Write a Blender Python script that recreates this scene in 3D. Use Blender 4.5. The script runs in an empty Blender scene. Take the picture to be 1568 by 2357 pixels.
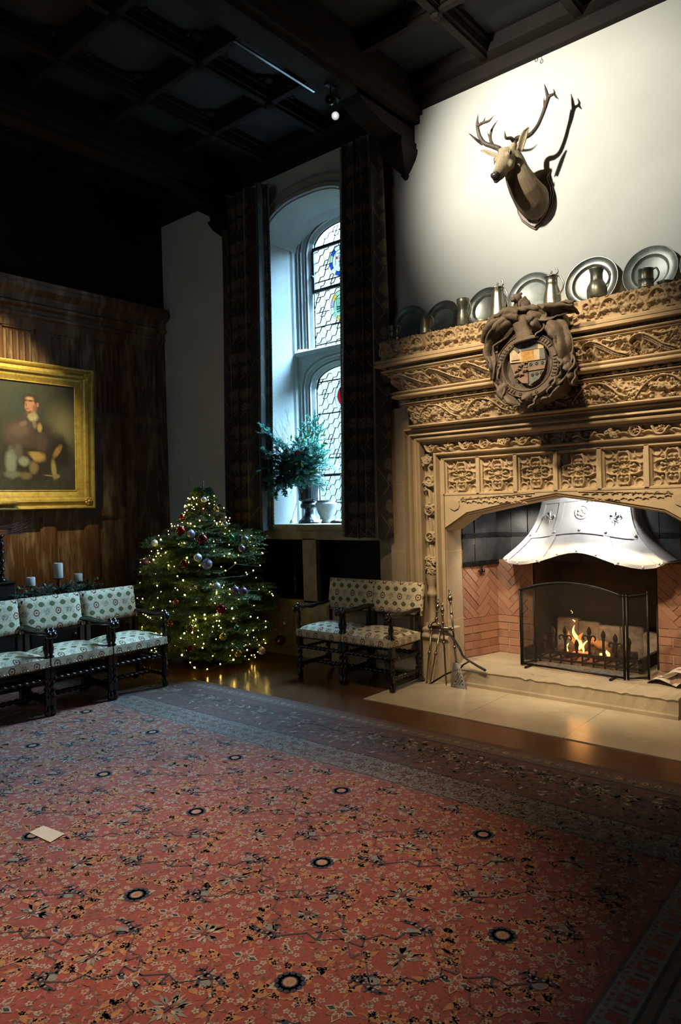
import bpy, math, random
import numpy as np
from mathutils import Vector, Matrix
S = bpy.context.scene
COL = S.collection
PI = math.pi
rnd = random.Random(7)
nr = np.random.RandomState(11)
# ------------------------------------------------------------------ materials
def lin(c):
    return tuple((x/12.92 if x <= .04045 else ((x+.055)/1.055)**2.4) for x in c)
class NT:
    def __init__(s, name):
        s.m = bpy.data.materials.new(name); s.m.use_nodes = True
        s.t = s.m.node_tree; s.t.nodes.clear()
        s.out = s.t.nodes.new('ShaderNodeOutputMaterial')
    def n(s, typ, **kw):
        nd = s.t.nodes.new(typ)
        for k, v in kw.items():
            setattr(nd, k, v)
        return nd
    def link(s, a, b): s.t.links.new(a, b)
    def setin(s, sock, v):
        if hasattr(v, 'links') or isinstance(v, bpy.types.NodeSocket): s.link(v, sock)
        else:
            if isinstance(v, (tuple, list)) and len(v) == 3 and sock.type == 'RGBA': v = (*v, 1)
            sock.default_value = v
    def math(s, op, a, b=0.0, c=None):
        nd = s.n('ShaderNodeMath', operation=op)
        s.setin(nd.inputs[0], a); s.setin(nd.inputs[1], b)
        if c is not None: s.setin(nd.inputs[2], c)
        return nd.outputs[0]
    def mix(s, f, a, b, mode='MIX'):
        nd = s.n('ShaderNodeMix', data_type='RGBA', blend_type=mode)
        s.setin(nd.inputs['Factor'], f); s.setin(nd.inputs[6], a); s.setin(nd.inputs[7], b)
        return nd.outputs[2]
    def coord(s, which='Object'):
        return s.n('ShaderNodeTexCoord').outputs[which]
    def xyz(s, v):
        nd = s.n('ShaderNodeSeparateXYZ'); s.link(v, nd.inputs[0]); return nd.outputs
    def map(s, v, scale=(1, 1, 1), loc=(0, 0, 0), rot=(0, 0, 0)):
        nd = s.n('ShaderNodeMapping'); s.link(v, nd.inputs[0])
        nd.inputs['Scale'].default_value = scale; nd.inputs['Location'].default_value = loc; nd.inputs['Rotation'].default_value = rot
        return nd.outputs[0]
    def noise(s, v, scale=5, detail=4, rough=.55):
        nd = s.n('ShaderNodeTexNoise'); s.link(v, nd.inputs['Vector'])
        nd.inputs['Scale'].default_value = scale; nd.inputs['Detail'].default_value = detail; nd.inputs['Roughness'].default_value = rough
        return nd.outputs[0]
    def ramp(s, f, stops):
        nd = s.n('ShaderNodeValToRGB'); s.setin(nd.inputs[0], f)
        e = nd.color_ramp.elements
        while len(e) < len(stops): e.new(.5)
        for el, (p, c) in zip(e, stops):
            el.position = p; el.color = (*c, 1) if len(c) == 3 else c
        return nd.outputs[0]
    def step(s, x, lo, hi):
        nd = s.n('ShaderNodeMapRange'); s.setin(nd.inputs[0], x)
        nd.inputs[1].default_value = lo; nd.inputs[2].default_value = hi
        return nd.outputs[0]
    def bump(s, h, strength=.3, dist=.01):
        nd = s.n('ShaderNodeBump'); s.setin(nd.inputs['Height'], h)
        nd.inputs['Strength'].default_value = strength; nd.inputs['Distance'].default_value = dist
        return nd.outputs[0]
    def pbr(s, col, rough=.5, metal=0., normal=None, **kw):
        b = s.n('ShaderNodeBsdfPrincipled')
        s.setin(b.inputs['Base Color'], col); s.setin(b.inputs['Roughness'], rough); s.setin(b.inputs['Metallic'], metal)
        if normal is not None: s.link(normal, b.inputs['Normal'])
        for k, v in kw.items(): s.setin(b.inputs[k.replace('_', ' ')], v)
        s.link(b.outputs[0], s.out.inputs[0]); return b
def simple(name, col, rough=.5, metal=0., var=.25, scale=8., bump=0., bscale=40., stretch=(1, 1, 1), **kw):
    t = NT(name); co = t.map(t.coord(), stretch)
    n = t.noise(co, scale, 5)
    f = t.step(n, .3, .7)
    c = t.mix(f, tuple(x*(1-var) for x in col), tuple(min(1, x*(1+var)) for x in col))
    nm = t.bump(t.noise(co, bscale, 4), bump, .01) if bump else None
    t.pbr(c, rough, metal, nm, **kw); return t.m
def emis(name, col, strength):
    t = NT(name); e = t.n('ShaderNodeEmission'); e.inputs[0].default_value = (*col, 1); e.inputs[1].default_value = strength
    t.link(e.outputs[0], t.out.inputs[0]); return t.m
# ------------------------------------------------------------------ mesh building
class MB:
    def __init__(s):
        s.v = []; s.f = []; s.mi = []; s.sm = []; s.n = 0; s.uv = []; s.hasuv = False
    def add(s, vs, fs, mat=0, smooth=False, uv=None):
        vs = np.asarray(vs, float).reshape(-1, 3)
        o = s.n; s.v.append(vs); s.n += len(vs)
        if isinstance(fs, np.ndarray): s.f += (fs+o).tolist(); k = len(fs)
        else:
            s.f += [[i+o for i in f] for f in fs]; k = len(fs)
        s.mi += [mat]*k; s.sm += [smooth]*k
        if uv is not None: s.hasuv = True; s.uv.append(np.asarray(uv, float))
        else: s.uv.append(np.zeros((len(vs), 2)))
        return s
    def box(s, a, b, mat=0, M=None):
        x0, y0, z0 = a; x1, y1, z1 = b
        v = np.array([(x0, y0, z0), (x1, y0, z0), (x1, y1, z0), (x0, y1, z0), (x0, y0, z1), (x1, y0, z1), (x1, y1, z1), (x0, y1, z1)], float)
        if M is not None: v = xf(M, v)
        return s.add(v, [(0, 3, 2, 1), (4, 5, 6, 7), (0, 1, 5, 4), (1, 2, 6, 5), (2, 3, 7, 6), (3, 0, 4, 7)], mat)
    def prism(s, poly, axis, a, b, mat=0, smooth=False, M=None):
        # poly: 2-D points; axis 'x': (y,z), 'y': (x,z), 'z': (x,y)
        n = len(poly)
        def p3(p, d):
            return {'x': (d, p[0], p[1]), 'y': (p[0], d, p[1]), 'z': (p[0], p[1], d)}[axis]
        v = np.array([p3(p, a) for p in poly]+[p3(p, b) for p in poly])
        if M is not None: v = xf(M, v)
        f = [tuple(range(n-1, -1, -1)), tuple(range(n, 2*n))]+[(i, (i+1) % n, n+(i+1) % n, n+i) for i in range(n)]
        return s.add(v, f, mat, smooth)
    def tube(s, pts, r, n=8, mat=0, caps=True, smooth=True, M=None, twist=None, flat=1.0):
        pts = np.asarray(pts, float); m = len(pts)
        r = np.full(m, r, float) if np.isscalar(r) else np.asarray(r, float)
        T = np.gradient(pts, axis=0); T /= np.maximum(np.linalg.norm(T, axis=1, keepdims=True), 1e-9)
        ref = np.array([0, 0, 1.]) if abs(T[0, 2]) < .9 else np.array([1., 0, 0])
        N = np.cross(T[0], ref); N /= np.linalg.norm(N)
        ang = np.arange(n)*2*PI/n; out = []
        for i in range(m):
            N = N-T[i]*(N@T[i]); N /= np.linalg.norm(N); B = np.cross(T[i], N)
            rr = r[i]*np.ones(n)
            if twist is not None: rr = rr*(1+twist[0]*np.cos(twist[2]*(ang)-twist[1]*i))
            out.append(pts[i]+rr[:, None]*(np.cos(ang)[:, None]*N+flat*np.sin(ang)[:, None]*B))
        v = np.concatenate(out)
        if M is not None: v = xf(M, v)
        f = [(i*n+j, i*n+(j+1) % n, (i+1)*n+(j+1) % n, (i+1)*n+j) for i in range(m-1) for j in range(n)]
        if caps: f += [tuple(range(n-1, -1, -1)), tuple(range((m-1)*n, m*n))]
        return s.add(v, f, mat, smooth)
    def lathe(s, prof, n=24, c=(0, 0, 0), mat=0, smooth=True, M=None, flute=None):
        # prof: (r,z) list
        pr = np.asarray(prof, float); m = len(pr); ang = np.arange(n)*2*PI/n
        v = np.zeros((m, n, 3))
        rr = pr[:, 0][:, None]*np.ones(n)[None]
        if flute is not None: rr = rr*(1+flute[1][:, None]*np.cos(flute[0]*ang)[None])
        v[:, :, 0] = rr*np.cos(ang); v[:, :, 1] = rr*np.sin(ang); v[:, :, 2] = pr[:, 1][:, None]
        v = v.reshape(-1, 3)
        if M is not None: v = xf(M, v)
        v = v+np.asarray(c, float)
        f = [(i*n+j, i*n+(j+1) % n, (i+1)*n+(j+1) % n, (i+1)*n+j) for i in range(m-1) for j in range(n)]
        return s.add(v, f, mat, smooth)
    def ball(s, c, r, n=12, mat=0, sc=(1, 1, 1), M=None):
        k = max(5, n//2+1)
        pr = [(max(1e-4, r*math.sin(PI*i/(k-1))), -r*math.cos(PI*i/(k-1))) for i in range(k)]
        D = Matrix.Diagonal((*sc, 1)); D = (M @ D) if M is not None else D
        return s.lathe(pr, n, c, mat, True, D)
    def grid(s, P, mat=0, smooth=True, uv=None, flip=False):
        P = np.asarray(P, float); a, b = P.shape[:2]
        i = np.arange(a*b).reshape(a, b)
        f = np.stack([i[:-1, :-1], i[:-1, 1:], i[1:, 1:], i[1:, :-1]], -1).reshape(-1, 4)
        if flip: f = f[:, ::-1]
        return s.add(P.reshape(-1, 3), f, mat, smooth, None if uv is None else np.asarray(uv).reshape(-1, 2))
    def loft(s, rings, mat=0, smooth=True, caps=True, M=None):
        R = np.asarray(rings, float); m, n = R.shape[:2]; v = R.reshape(-1, 3)
        if M is not None: v = xf(M, v)
        f = [(i*n+j, i*n+(j+1) % n, (i+1)*n+(j+1) % n, (i+1)*n+j) for i in range(m-1) for j in range(n)]
        if caps: f += [tuple(range(n-1, -1, -1)), tuple(range((m-1)*n, m*n))]
        return s.add(v, f, mat, smooth)
    def polys(s, L, mat=0):
        # many separate flat polygons given as (k,3) arrays
        for p in L: s.add(p, [tuple(range(len(p)))], mat)
        return s
def xf(M, v):
    A = np.array(M.to_4x4()); v = np.asarray(v, float)
    return v @ A[:3, :3].T+A[:3, 3]
ROOT = {}
def build(name, mb, mats, parent=None, loc=None, local=False, mods=()):
    """Link the collected shapes as one mesh object. World coordinates unless local."""
    if not isinstance(mats, (list, tuple)): mats = [mats]
    v = np.concatenate(mb.v) if mb.v else np.zeros((0, 3))
    off = np.zeros(3)
    if parent is not None: off = ROOT.get(parent.name, np.zeros(3))
    elif loc is not None: off = np.asarray(loc, float)
    if not local: v = v-off
    me = bpy.data.meshes.new(name)
    me.from_pydata(v.tolist(), [], mb.f)
    for m in mats: me.materials.append(m)
    me.polygons.foreach_set('material_index', mb.mi)
    me.polygons.foreach_set('use_smooth', mb.sm)
    if mb.hasuv:
        uv = np.concatenate(mb.uv); L = me.uv_layers.new(name='UVMap')
        li = np.zeros(len(me.loops), int); me.loops.foreach_get('vertex_index', li)
        L.data.foreach_set('uv', uv[li].ravel())
    me.update(); me.validate()
    o = bpy.data.objects.new(name, me); COL.objects.link(o)
    if parent is not None:
        o.parent = parent; ROOT[o.name] = off
    elif loc is not None:
        o.location = loc; ROOT[o.name] = np.asarray(loc, float)
    for m in mods: m(o)
    return o
def tag(o, label=None, cat=None, group=None, kind=None):
    if label: o['label'] = label
    if cat: o['category'] = cat
    if group: o['group'] = group
    if kind: o['kind'] = kind
    return o
def thing(name, label, cat, loc=(0, 0, 0), rotz=0, group=None, kind=None):
    o = bpy.data.objects.new(name, None); COL.objects.link(o); o.empty_display_size = .05
    o.location = loc; o.rotation_euler = (0, 0, rotz); ROOT[o.name] = np.asarray(loc, float)
    return tag(o, label, cat, group, kind)
def struct(name, mb, mats, label=None, cat=None):
    o = build(name, mb, mats); o['kind'] = 'structure'
    return tag(o, label, cat)
def children(o): return [c for c in bpy.data.objects if c.parent == o]
def dup(root, loc, rotz=None, label=None, group=None):
    r = root.copy(); COL.objects.link(r); r.location = loc
    if rotz is not None: r.rotation_euler = (0, 0, rotz)
    if label: r['label'] = label
    if group: r['group'] = group
    for ch in children(root):
        c = ch.copy(); COL.objects.link(c); c.parent = r
        for g in children(ch):
            d = g.copy(); COL.objects.link(d); d.parent = c
    return r
def bevel(w=.004, seg=2):
    def f(o):
        m = o.modifiers.new('bevel', 'BEVEL'); m.width = w; m.segments = seg; m.limit_method = 'ANGLE'; m.angle_limit = .6
    return f
def smoothpts(P, k=6):
    """Catmull-Rom through points (any dimension)."""
    P = np.asarray(P, float); Q = np.vstack([2*P[0]-P[1], P, 2*P[-1]-P[-2]]); out = []
    for i in range(1, len(Q)-2):
        for t in np.linspace(0, 1, k, endpoint=False):
            a, b, c, d = Q[i-1], Q[i], Q[i+1], Q[i+2]
            out.append(.5*((2*b)+(-a+c)*t+(2*a-5*b+4*c-d)*t*t+(-a+3*b-3*c+d)*t**3))
    out.append(Q[-2]); return np.array(out)
def arc(cx, cz, r, a0, a1, n=12):
    a = np.linspace(math.radians(a0), math.radians(a1), n)
    return np.stack([cx+r*np.cos(a), cz+r*np.sin(a)], 1)
# ------------------------------------------------------------------ carved relief as a height field
class Relief:
    def __init__(s, w, h, res=.005):
        s.w, s.h = w, h; s.nu = max(3, int(w/res)+1); s.nv = max(3, int(h/res)+1)
        s.u = np.linspace(0, w, s.nu); s.v = np.linspace(0, h, s.nv); s.H = np.zeros((s.nv, s.nu))
        s.du = s.u[1]; s.dv = s.v[1]
    def dot(s, x, y, r, h, flat=0.):
        i0 = max(0, int((x-r)/s.du)); i1 = min(s.nu, int((x+r)/s.du)+2)
        j0 = max(0, int((y-r)/s.dv)); j1 = min(s.nv, int((y+r)/s.dv)+2)
        if i0 >= i1 or j0 >= j1: return
        d2 = ((s.u[i0:i1][None]-x)**2+(s.v[j0:j1][:, None]-y)**2)/(r*r)
        k = np.sqrt(np.clip(1-d2, 0, 1))
        W = s.H[j0:j1, i0:i1]; np.maximum(W, h*(flat*(k > 0)+(1-flat)*k), out=W)
    def cut(s, x, y, r, d):
        i0 = max(0, int((x-r)/s.du)); i1 = min(s.nu, int((x+r)/s.du)+2)
        j0 = max(0, int((y-r)/s.dv)); j1 = min(s.nv, int((y+r)/s.dv)+2)
        if i0 >= i1 or j0 >= j1: return
        d2 = ((s.u[i0:i1][None]-x)**2+(s.v[j0:j1][:, None]-y)**2)/(r*r)
        W = s.H[j0:j1, i0:i1]; np.minimum(W, np.where(d2 < 1, d, 9), out=W)
    def stroke(s, P, r, h, taper=(1, 1), flat=0.):
        P = np.asarray(P, float); seg = np.linalg.norm(np.diff(P, axis=0), axis=1); L = seg.sum()
        n = max(2, int(L/(max(.0015, r*.4)))); c = np.concatenate([[0], np.cumsum(seg)])/max(L, 1e-9)
        t = np.linspace(0, 1, n); X = np.interp(t, c, P[:, 0]); Y = np.interp(t, c, P[:, 1])
        for x, y, q in zip(X, Y, t):
            k = taper[0]+(taper[1]-taper[0])*q; s.dot(x, y, r*max(.15, k), h*(.4+.6*max(.2, k)), flat)
    def curl(s, x, y, a, L, r, h, bend):
        n = 9; P = [(x, y)]
        for i in range(n):
            a += bend/n*(1+i*.25); x += L/n*math.cos(a); y += L/n*math.sin(a); P.append((x, y))
        s.stroke(P, r, h, (1, .5)); s.dot(x, y, r*1.25, h)
    def leaf(s, x, y, a, L, w, h):
        ca, sa = math.cos(a), math.sin(a)
        for k in (-1, -.5, 0, .5, 1):
            t = np.linspace(0, 1, 7); off = k*w*np.sin(PI*t**.8)
            P = np.stack([x+ca*L*t-sa*off, y+sa*L*t+ca*off], 1); s.stroke(P, w*.3, h*(1-.3*abs(k)), (.7, .6))
    def grapes(s, x, y, r, h):
        for i in range(9):
            a = i*2.4; q = r*math.sqrt(i/9); s.dot(x+q*math.cos(a), y+q*math.sin(a), r*.36, h*(1-.3*q/r))
    def fill(s, n, R, r=.007, h=.03, L=.05):
        for _ in range(n):
            s.curl(R.uniform(0, s.w), R.uniform(0, s.h), R.uniform(0, 6.3), L*R.uniform(.6, 1.2), r*R.uniform(.7, 1.2), h*R.uniform(.45, 1), R.choice([-1, 1])*R.uniform(1.2, 3.2))
    def mesh(s, mb, f, mat=0, flip=False):
        """f(U,V,H) -> stacked xyz"""
        U, V = np.meshgrid(s.u, s.v); mb.grid(f(U, V, s.H), mat, True, None, flip)
def S3(x, y, z): return np.stack(np.broadcast_arrays(x, y, z), -1)
# ------------------------------------------------------------------ palette
def mk_stone(name, base, var=.18, joints=None):
    t = NT(name); co = t.coord()
    n1 = t.noise(co, 2.2, 6); n2 = t.noise(co, 30, 5, .7)
    c = t.mix(t.step(n1, .3, .7), tuple(x*(1-var) for x in base), tuple(x*(1+var) for x in base))
    c = t.mix(t.math('MULTIPLY', t.step(n2, .45, .75), .35), c, tuple(x*.62 for x in base))
    if joints:
        z = t.xyz(co)[2]
        fr = t.math('PINGPONG', t.math('ADD', z, joints[1]), joints[0]/2)
        c = t.mix(t.math('MULTIPLY', t.math('LESS_THAN', fr, .0035), .55), c, tuple(min(1, x*1.5) for x in base))
    t.pbr(c, .85, 0, t.bump(n2, .35, .006)); return t.m
STONE = mk_stone('warm_limestone', (.44, .335, .21))
STONEJ = mk_stone('warm_limestone_ashlar', (.46, .355, .225), .15, (.62, .09))
STONE_DK = mk_stone('weathered_limestone', (.20, .155, .115))
STONE_GR = mk_stone('grey_window_stone', (.40, .40, .38), .14)
HEARTH = mk_stone('hearth_flagstone', (.36, .29, .20), .25)
t = NT('white_plaster'); co = t.coord(); n = t.noise(co, 1.6, 5); n2 = t.noise(co, 60, 4, .7)
t.pbr(t.mix(t.step(n, .3, .7), (.61, .60, .54), (.70, .695, .63)), .9, 0, t.bump(n2, .12, .004)); PLASTER = t.m
t = NT('rough_sill_plaster'); co = t.coord(); n = t.noise(co, 7, 6, .7)
t.pbr(t.ramp(n, [(.3, (.16, .13, .085)), (.55, (.30, .26, .18)), (.75, (.40, .35, .26))]), .9, 0, t.bump(n, .5, .012)); SILLP = t.m
t = NT('dark_oak_panelling'); co = t.coord(); w = t.noise(t.map(co, (3, 26, .8)), 3, 6, .65); n = t.noise(t.map(co, (1, 6, 1.4)), 2.2, 5)
c = t.mix(t.step(w, .3, .7), (.075, .032, .014), (.20, .10, .045)); c = t.mix(t.step(n, .48, .72), c, (.37, .27, .175))
t.pbr(c, .42, 0, t.bump(w, .25, .004)); OAK = t.m
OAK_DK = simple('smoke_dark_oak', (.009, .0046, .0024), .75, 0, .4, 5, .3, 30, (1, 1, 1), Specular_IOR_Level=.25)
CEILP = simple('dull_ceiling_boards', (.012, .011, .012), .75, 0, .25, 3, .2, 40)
CHAIRW = simple('polished_ebonised_wood', (.014, .009, .007), .22, 0, .3, 14, .1, 50)
t = NT('oak_floorboards'); co = t.coord(); br = t.n('ShaderNodeTexBrick'); t.link(co, br.inputs[0])
br.offset = .37; br.inputs['Scale'].default_value = 1; br.inputs['Brick Width'].default_value = 2.6; br.inputs['Row Height'].default_value = .135; br.inputs['Mortar Size'].default_value = .0022
br.inputs['Color1'].default_value = (.075, .032, .013, 1); br.inputs['Color2'].default_value = (.125, .056, .023, 1); br.inputs['Mortar'].default_value = (.012, .006, .004, 1)
w = t.noise(t.map(co, (1.2, 30, 1)), 3, 5)
t.pbr(t.mix(.5, br.outputs[0], t.mix(t.step(w, .3, .7), (.05, .02, .008), (.18, .085, .035))), .22, 0, t.bump(w, .05, .002)); BOARDS = t.m
t = NT('polished_cream_marble'); co = t.coord(); n = t.noise(co, 3.5, 7, .65); x = t.xyz(co)[0]
j = t.math('MINIMUM', t.math('ABSOLUTE', t.math('ADD', x, 1.931)), t.math('ABSOLUTE', t.math('ADD', x, 2.72)))
c = t.mix(t.step(n, .3, .7), (.43, .345, .235), (.56, .47, .34)); c = t.mix(t.math('LESS_THAN', j, .0016), c, (.1, .07, .05))
t.pbr(c, .24); MARBLE = t.m
IRON = simple('black_iron', (.012, .012, .013), .45, .6, .4, 12, .25, 60)
IRON_RUST = simple('sooty_rusted_iron', (.045, .026, .017), .7, .4, .5, 20, .4, 60)
STEEL = simple('burnished_steel', (.23, .20, .16), .28, 1., .3, 20)
t = NT('hammered_hood_steel'); co = t.coord(); n = t.noise(co, 5, 6, .6); n2 = t.noise(co, 34, 4)
t.pbr(t.mix(t.step(n, .3, .7), (.50, .50, .51), (.74, .74, .75)), t.math('ADD', .46, t.math('MULTIPLY', n, .2)), .35, t.bump(n2, .12, .004)); HOODM = t.m
t = NT('dull_black_steel_plate'); co = t.coord(); n = t.noise(co, 6, 6, .7)
t.pbr(t.ramp(n, [(.3, (.022, .022, .025)), (.7, (.075, .075, .08))]), .5, .5, t.bump(n, .25, .006)); PLATEM = t.m
t = NT('old_red_brick'); co = t.coord(); n = t.noise(co, 18, 5, .7); r = t.n('ShaderNodeNewGeometry').outputs['Random Per Island']
c = t.mix(r, (.27, .115, .07), (.40, .20, .125)); c = t.mix(t.step(n, .45, .7), c, (.33, .21, .15)); t.pbr(c, .85, 0, t.bump(n, .4, .006)); BRICK = t.m
MORTAR = simple('pale_mortar', (.42, .31, .22), .9, 0, .25, 30, .3, 80)
SOOT = simple('soot_black_masonry', (.020, .014, .011), .95, 0, .5, 9, .4, 40)
SOOTSTONE = simple('smoked_fireback_stone', (.24, .21, .17), .9, 0, .4, 12, .5, 35)
ASH = simple('grey_wood_ash', (.22, .19, .165), .95, 0, .4, 40, .6, 90)
t = NT('tarnished_pewter'); co = t.coord(); n = t.noise(co, 9, 6, .65); n2 = t.noise(co, 60, 4)
c = t.ramp(n, [(.3, (.14, .16, .145)), (.55, (.27, .29, .265)), (.75, (.40, .41, .375))])
t.pbr(c, t.math('ADD', .30, t.math('MULTIPLY', n, .30)), .55, t.bump(n2, .1, .002)); PEWTER = t.m
t = NT('bright_pewter'); co = t.coord(); n = t.noise(co, 7, 6, .65)
t.pbr(t.ramp(n, [(.3, (.34, .35, .31)), (.7, (.56, .57, .52))]), t.math('ADD', .20, t.math('MULTIPLY', n, .22)), .9); PEWTER_B = t.m
PEWTER_D = simple('blackened_pewter', (.16, .17, .15), .34, .6, .4, 10, .1, 60)
t = NT('worn_gilding'); co = t.coord(); n = t.noise(co, 16, 6, .7)
t.pbr(t.ramp(n, [(.3, (.48, .30, .06)), (.55, (.74, .53, .13)), (.75, (.82, .64, .21))]), .38, .35, t.bump(n, .2, .004)); GILT = t.m
t = NT('patterned_wool_upholstery'); uv = t.coord('UV'); x = t.xyz(uv)
U, V = x[0], x[1]
row = t.math('FLOOR', t.math('DIVIDE', V, .065)); odd = t.math('ABSOLUTE', t.math('MODULO', row, 2))
fv = t.math('SUBTRACT', t.math('FRACT', t.math('DIVIDE', V, .065)), .5)
uu = t.math('ADD', t.math('DIVIDE', U, .096), t.math('MULTIPLY', odd, .5))
fu = t.math('SUBTRACT', t.math('FRACT', uu), .5); alt = t.math('ABSOLUTE', t.math('MODULO', t.math('FLOOR', uu), 2))
wob = t.math('MULTIPLY', t.math('SUBTRACT', t.noise(uv, 70, 2), .5), .16)
def ell(ax, az):
    return t.math('ADD', t.math('SQRT', t.math('ADD', t.math('POWER', t.math('DIVIDE', fu, ax), 2), t.math('POWER', t.math('DIVIDE', fv, az), 2))), wob)
le = t.math('ADD', t.math('ADD', t.math('POWER', t.math('DIVIDE', fu, .29), 2), t.math('DIVIDE', t.math('ABSOLUTE', fv), .33)), wob)
th = t.math('MULTIPLY', t.math('COSINE', t.math('MULTIPLY', t.math('ARCTAN2', fv, fu), 9)), .09)
ring = t.math('ABSOLUTE', t.math('SUBTRACT', t.math('ADD', ell(.27, .44), th), .84))
base = t.mix(t.step(t.noise(uv, 26, 4), .35, .7), (.60, .51, .33), (.74, .66, .47))
ln = t.math('ABSOLUTE', t.math('SUBTRACT', t.noise(uv, 22, 3), .5)); base = t.mix(t.math('MULTIPLY', t.math('LESS_THAN', ln, .012), .55), base, (.25, .16, .13))
lv = t.mix(t.step(t.noise(uv, 150, 2), .4, .6), (.07, .10, .035), (.17, .16, .06))
c1 = t.mix(t.math('LESS_THAN', le, 1), base, t.mix(t.step(le, .8, .95), lv, (.05, .04, .02)))
c2 = t.mix(t.math('LESS_THAN', ring, .17), base, t.mix(alt, (.15, .028, .022), (.055, .07, .075)))
c2 = t.mix(t.math('LESS_THAN', ell(.10, .13), 1), c2, (.17, .09, .06))
c2b = t.mix(t.math('MULTIPLY', t.math('LESS_THAN', ell(.30, .40), 1), t.step(t.noise(uv, 110, 3), .44, .56)), base, (.20, .15, .13))
c2 = t.mix(alt, c2, c2b)
c = t.mix(odd, c2, c1)
t.pbr(c, .85, 0, t.bump(t.noise(uv, 420, 2), .25, .002)); WOOL = t.m
t = NT('dark_brocade_curtain'); uv = t.coord('UV'); x = t.xyz(uv); U, V = x[0], x[1]
fu = t.math('SUBTRACT', t.math('FRACT', t.math('DIVIDE', U, .30)), .5); fv = t.math('SUBTRACT', t.math('FRACT', t.math('DIVIDE', V, .40)), .5)
nz = t.noise(uv, 30, 3)
d1 = t.math('ADD', t.math('SQRT', t.math('ADD', t.math('POWER', t.math('DIVIDE', fu, .26), 2), t.math('POWER', t.math('DIVIDE', t.math('SUBTRACT', fv, .22), .15), 2))), t.math('MULTIPLY', t.math('SUBTRACT', nz, .5), 1.6))
d2 = t.math('ADD', t.math('SQRT', t.math('ADD', t.math('POWER', t.math('DIVIDE', fu, .15), 2), t.math('POWER', t.math('DIVIDE', t.math('ADD', fv, .12), .10), 2))), t.math('MULTIPLY', t.math('SUBTRACT', nz, .5), 1.2))
sw = t.math('ABSOLUTE', t.math('SUBTRACT', t.math('ABSOLUTE', fu), t.math('ADD', .05, t.math('MULTIPLY', t.math('ABSOLUTE', t.math('ADD', fv, .28)), 1.1))))
motif = t.math('MAXIMUM', t.math('LESS_THAN', d1, 1), t.math('LESS_THAN', d2, 1))
motif = t.math('MULTIPLY', motif, t.step(t.noise(uv, 90, 3), .38, .55))
motif = t.math('MAXIMUM', motif, t.math('MULTIPLY', t.math('LESS_THAN', sw, .022), .7))
c = t.mix(t.math('MULTIPLY', motif, .85), t.mix(nz, (.020, .017, .014), (.042, .034, .026)), (.22, .155, .08))
t.pbr(c, .8, 0, t.bump(t.noise(uv, 300, 2), .3, .002), Sheen_Weight=.7, Sheen_Roughness=.45); CURTAIN = t.m
t = NT('fir_needles'); g = t.n('ShaderNodeNewGeometry').outputs['Random Per Island']
t.pbr(t.mix(g, (.045, .10, .035), (.12, .22, .075)), .55); NEEDLE = t.m
t = NT('blue_fir_needles'); g = t.n('ShaderNodeNewGeometry').outputs['Random Per Island']
b = t.pbr(t.mix(g, (.03, .10, .085), (.11, .26, .22)), .5); tr = t.n('ShaderNodeBsdfTranslucent'); tr.inputs[0].default_value = (.12, .36, .28, 1)
ms = t.n('ShaderNodeMixShader'); ms.inputs[0].default_value = .3; t.link(b.outputs[0], ms.inputs[1]); t.link(tr.outputs[0], ms.inputs[2]); t.link(ms.outputs[0], t.out.inputs[0]); BLUEFIR = t.m
IVY = simple('variegated_holly_leaf', (.20, .34, .10), .35, 0, .5, 30)
BARK = simple('brown_bark', (.07, .045, .03), .85, 0, .3, 20, .4, 60)
TWIG = simple('red_twig', (.16, .05, .045), .6, 0, .3, 20)
WAX = simple('ivory_wax', (.72, .70, .64), .5, 0, .06, 8)
PATCH = simple('pale_patch', (.46, .36, .25), .8, 0, .1, 12)
# ------------------------------------------------------------------ camera (measured from the photograph)
cd = bpy.data.cameras.new('camera'); cam = bpy.data.objects.new('camera', cd); COL.objects.link(cam)
cd.sensor_fit = 'VERTICAL'; cd.sensor_height = 36; cd.sensor_width = 24; cd.lens = 1638.72*36/2357; cd.clip_end = 60
_a, _p, _r = math.radians(40.0127), math.radians(-.6315), math.radians(1.5875)
fw = Vector((-math.sin(_a)*math.cos(_p), math.cos(_a)*math.cos(_p), math.sin(_p))); rt = Vector((math.cos(_a), math.sin(_a), 0)); up = rt.cross(fw)
r2 = rt*math.cos(_r)-up*math.sin(_r); u2 = up*math.cos(_r)+rt*math.sin(_r)
M = Matrix((r2, u2, -fw)).transposed().to_4x4(); M.translation = (0, 0, 1.6); cam.matrix_world = M
S.camera = cam
XW, YN = -7.46, 5.5           # west wall, north wall
CX = -2.326                   # centre line of the fireplace
ZC = 5.42                     # ceiling boards
# ------------------------------------------------------------------ floor
m = MB(); m.box((XW, -4, -.1), (4, YN, 0)); struct('floor', m, BOARDS)
m = MB(); m.box((-3.62, 4.54, -.01), (-1.03, 5.40, .006)); struct('floor_hearth_slab', m, MARBLE)
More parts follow.
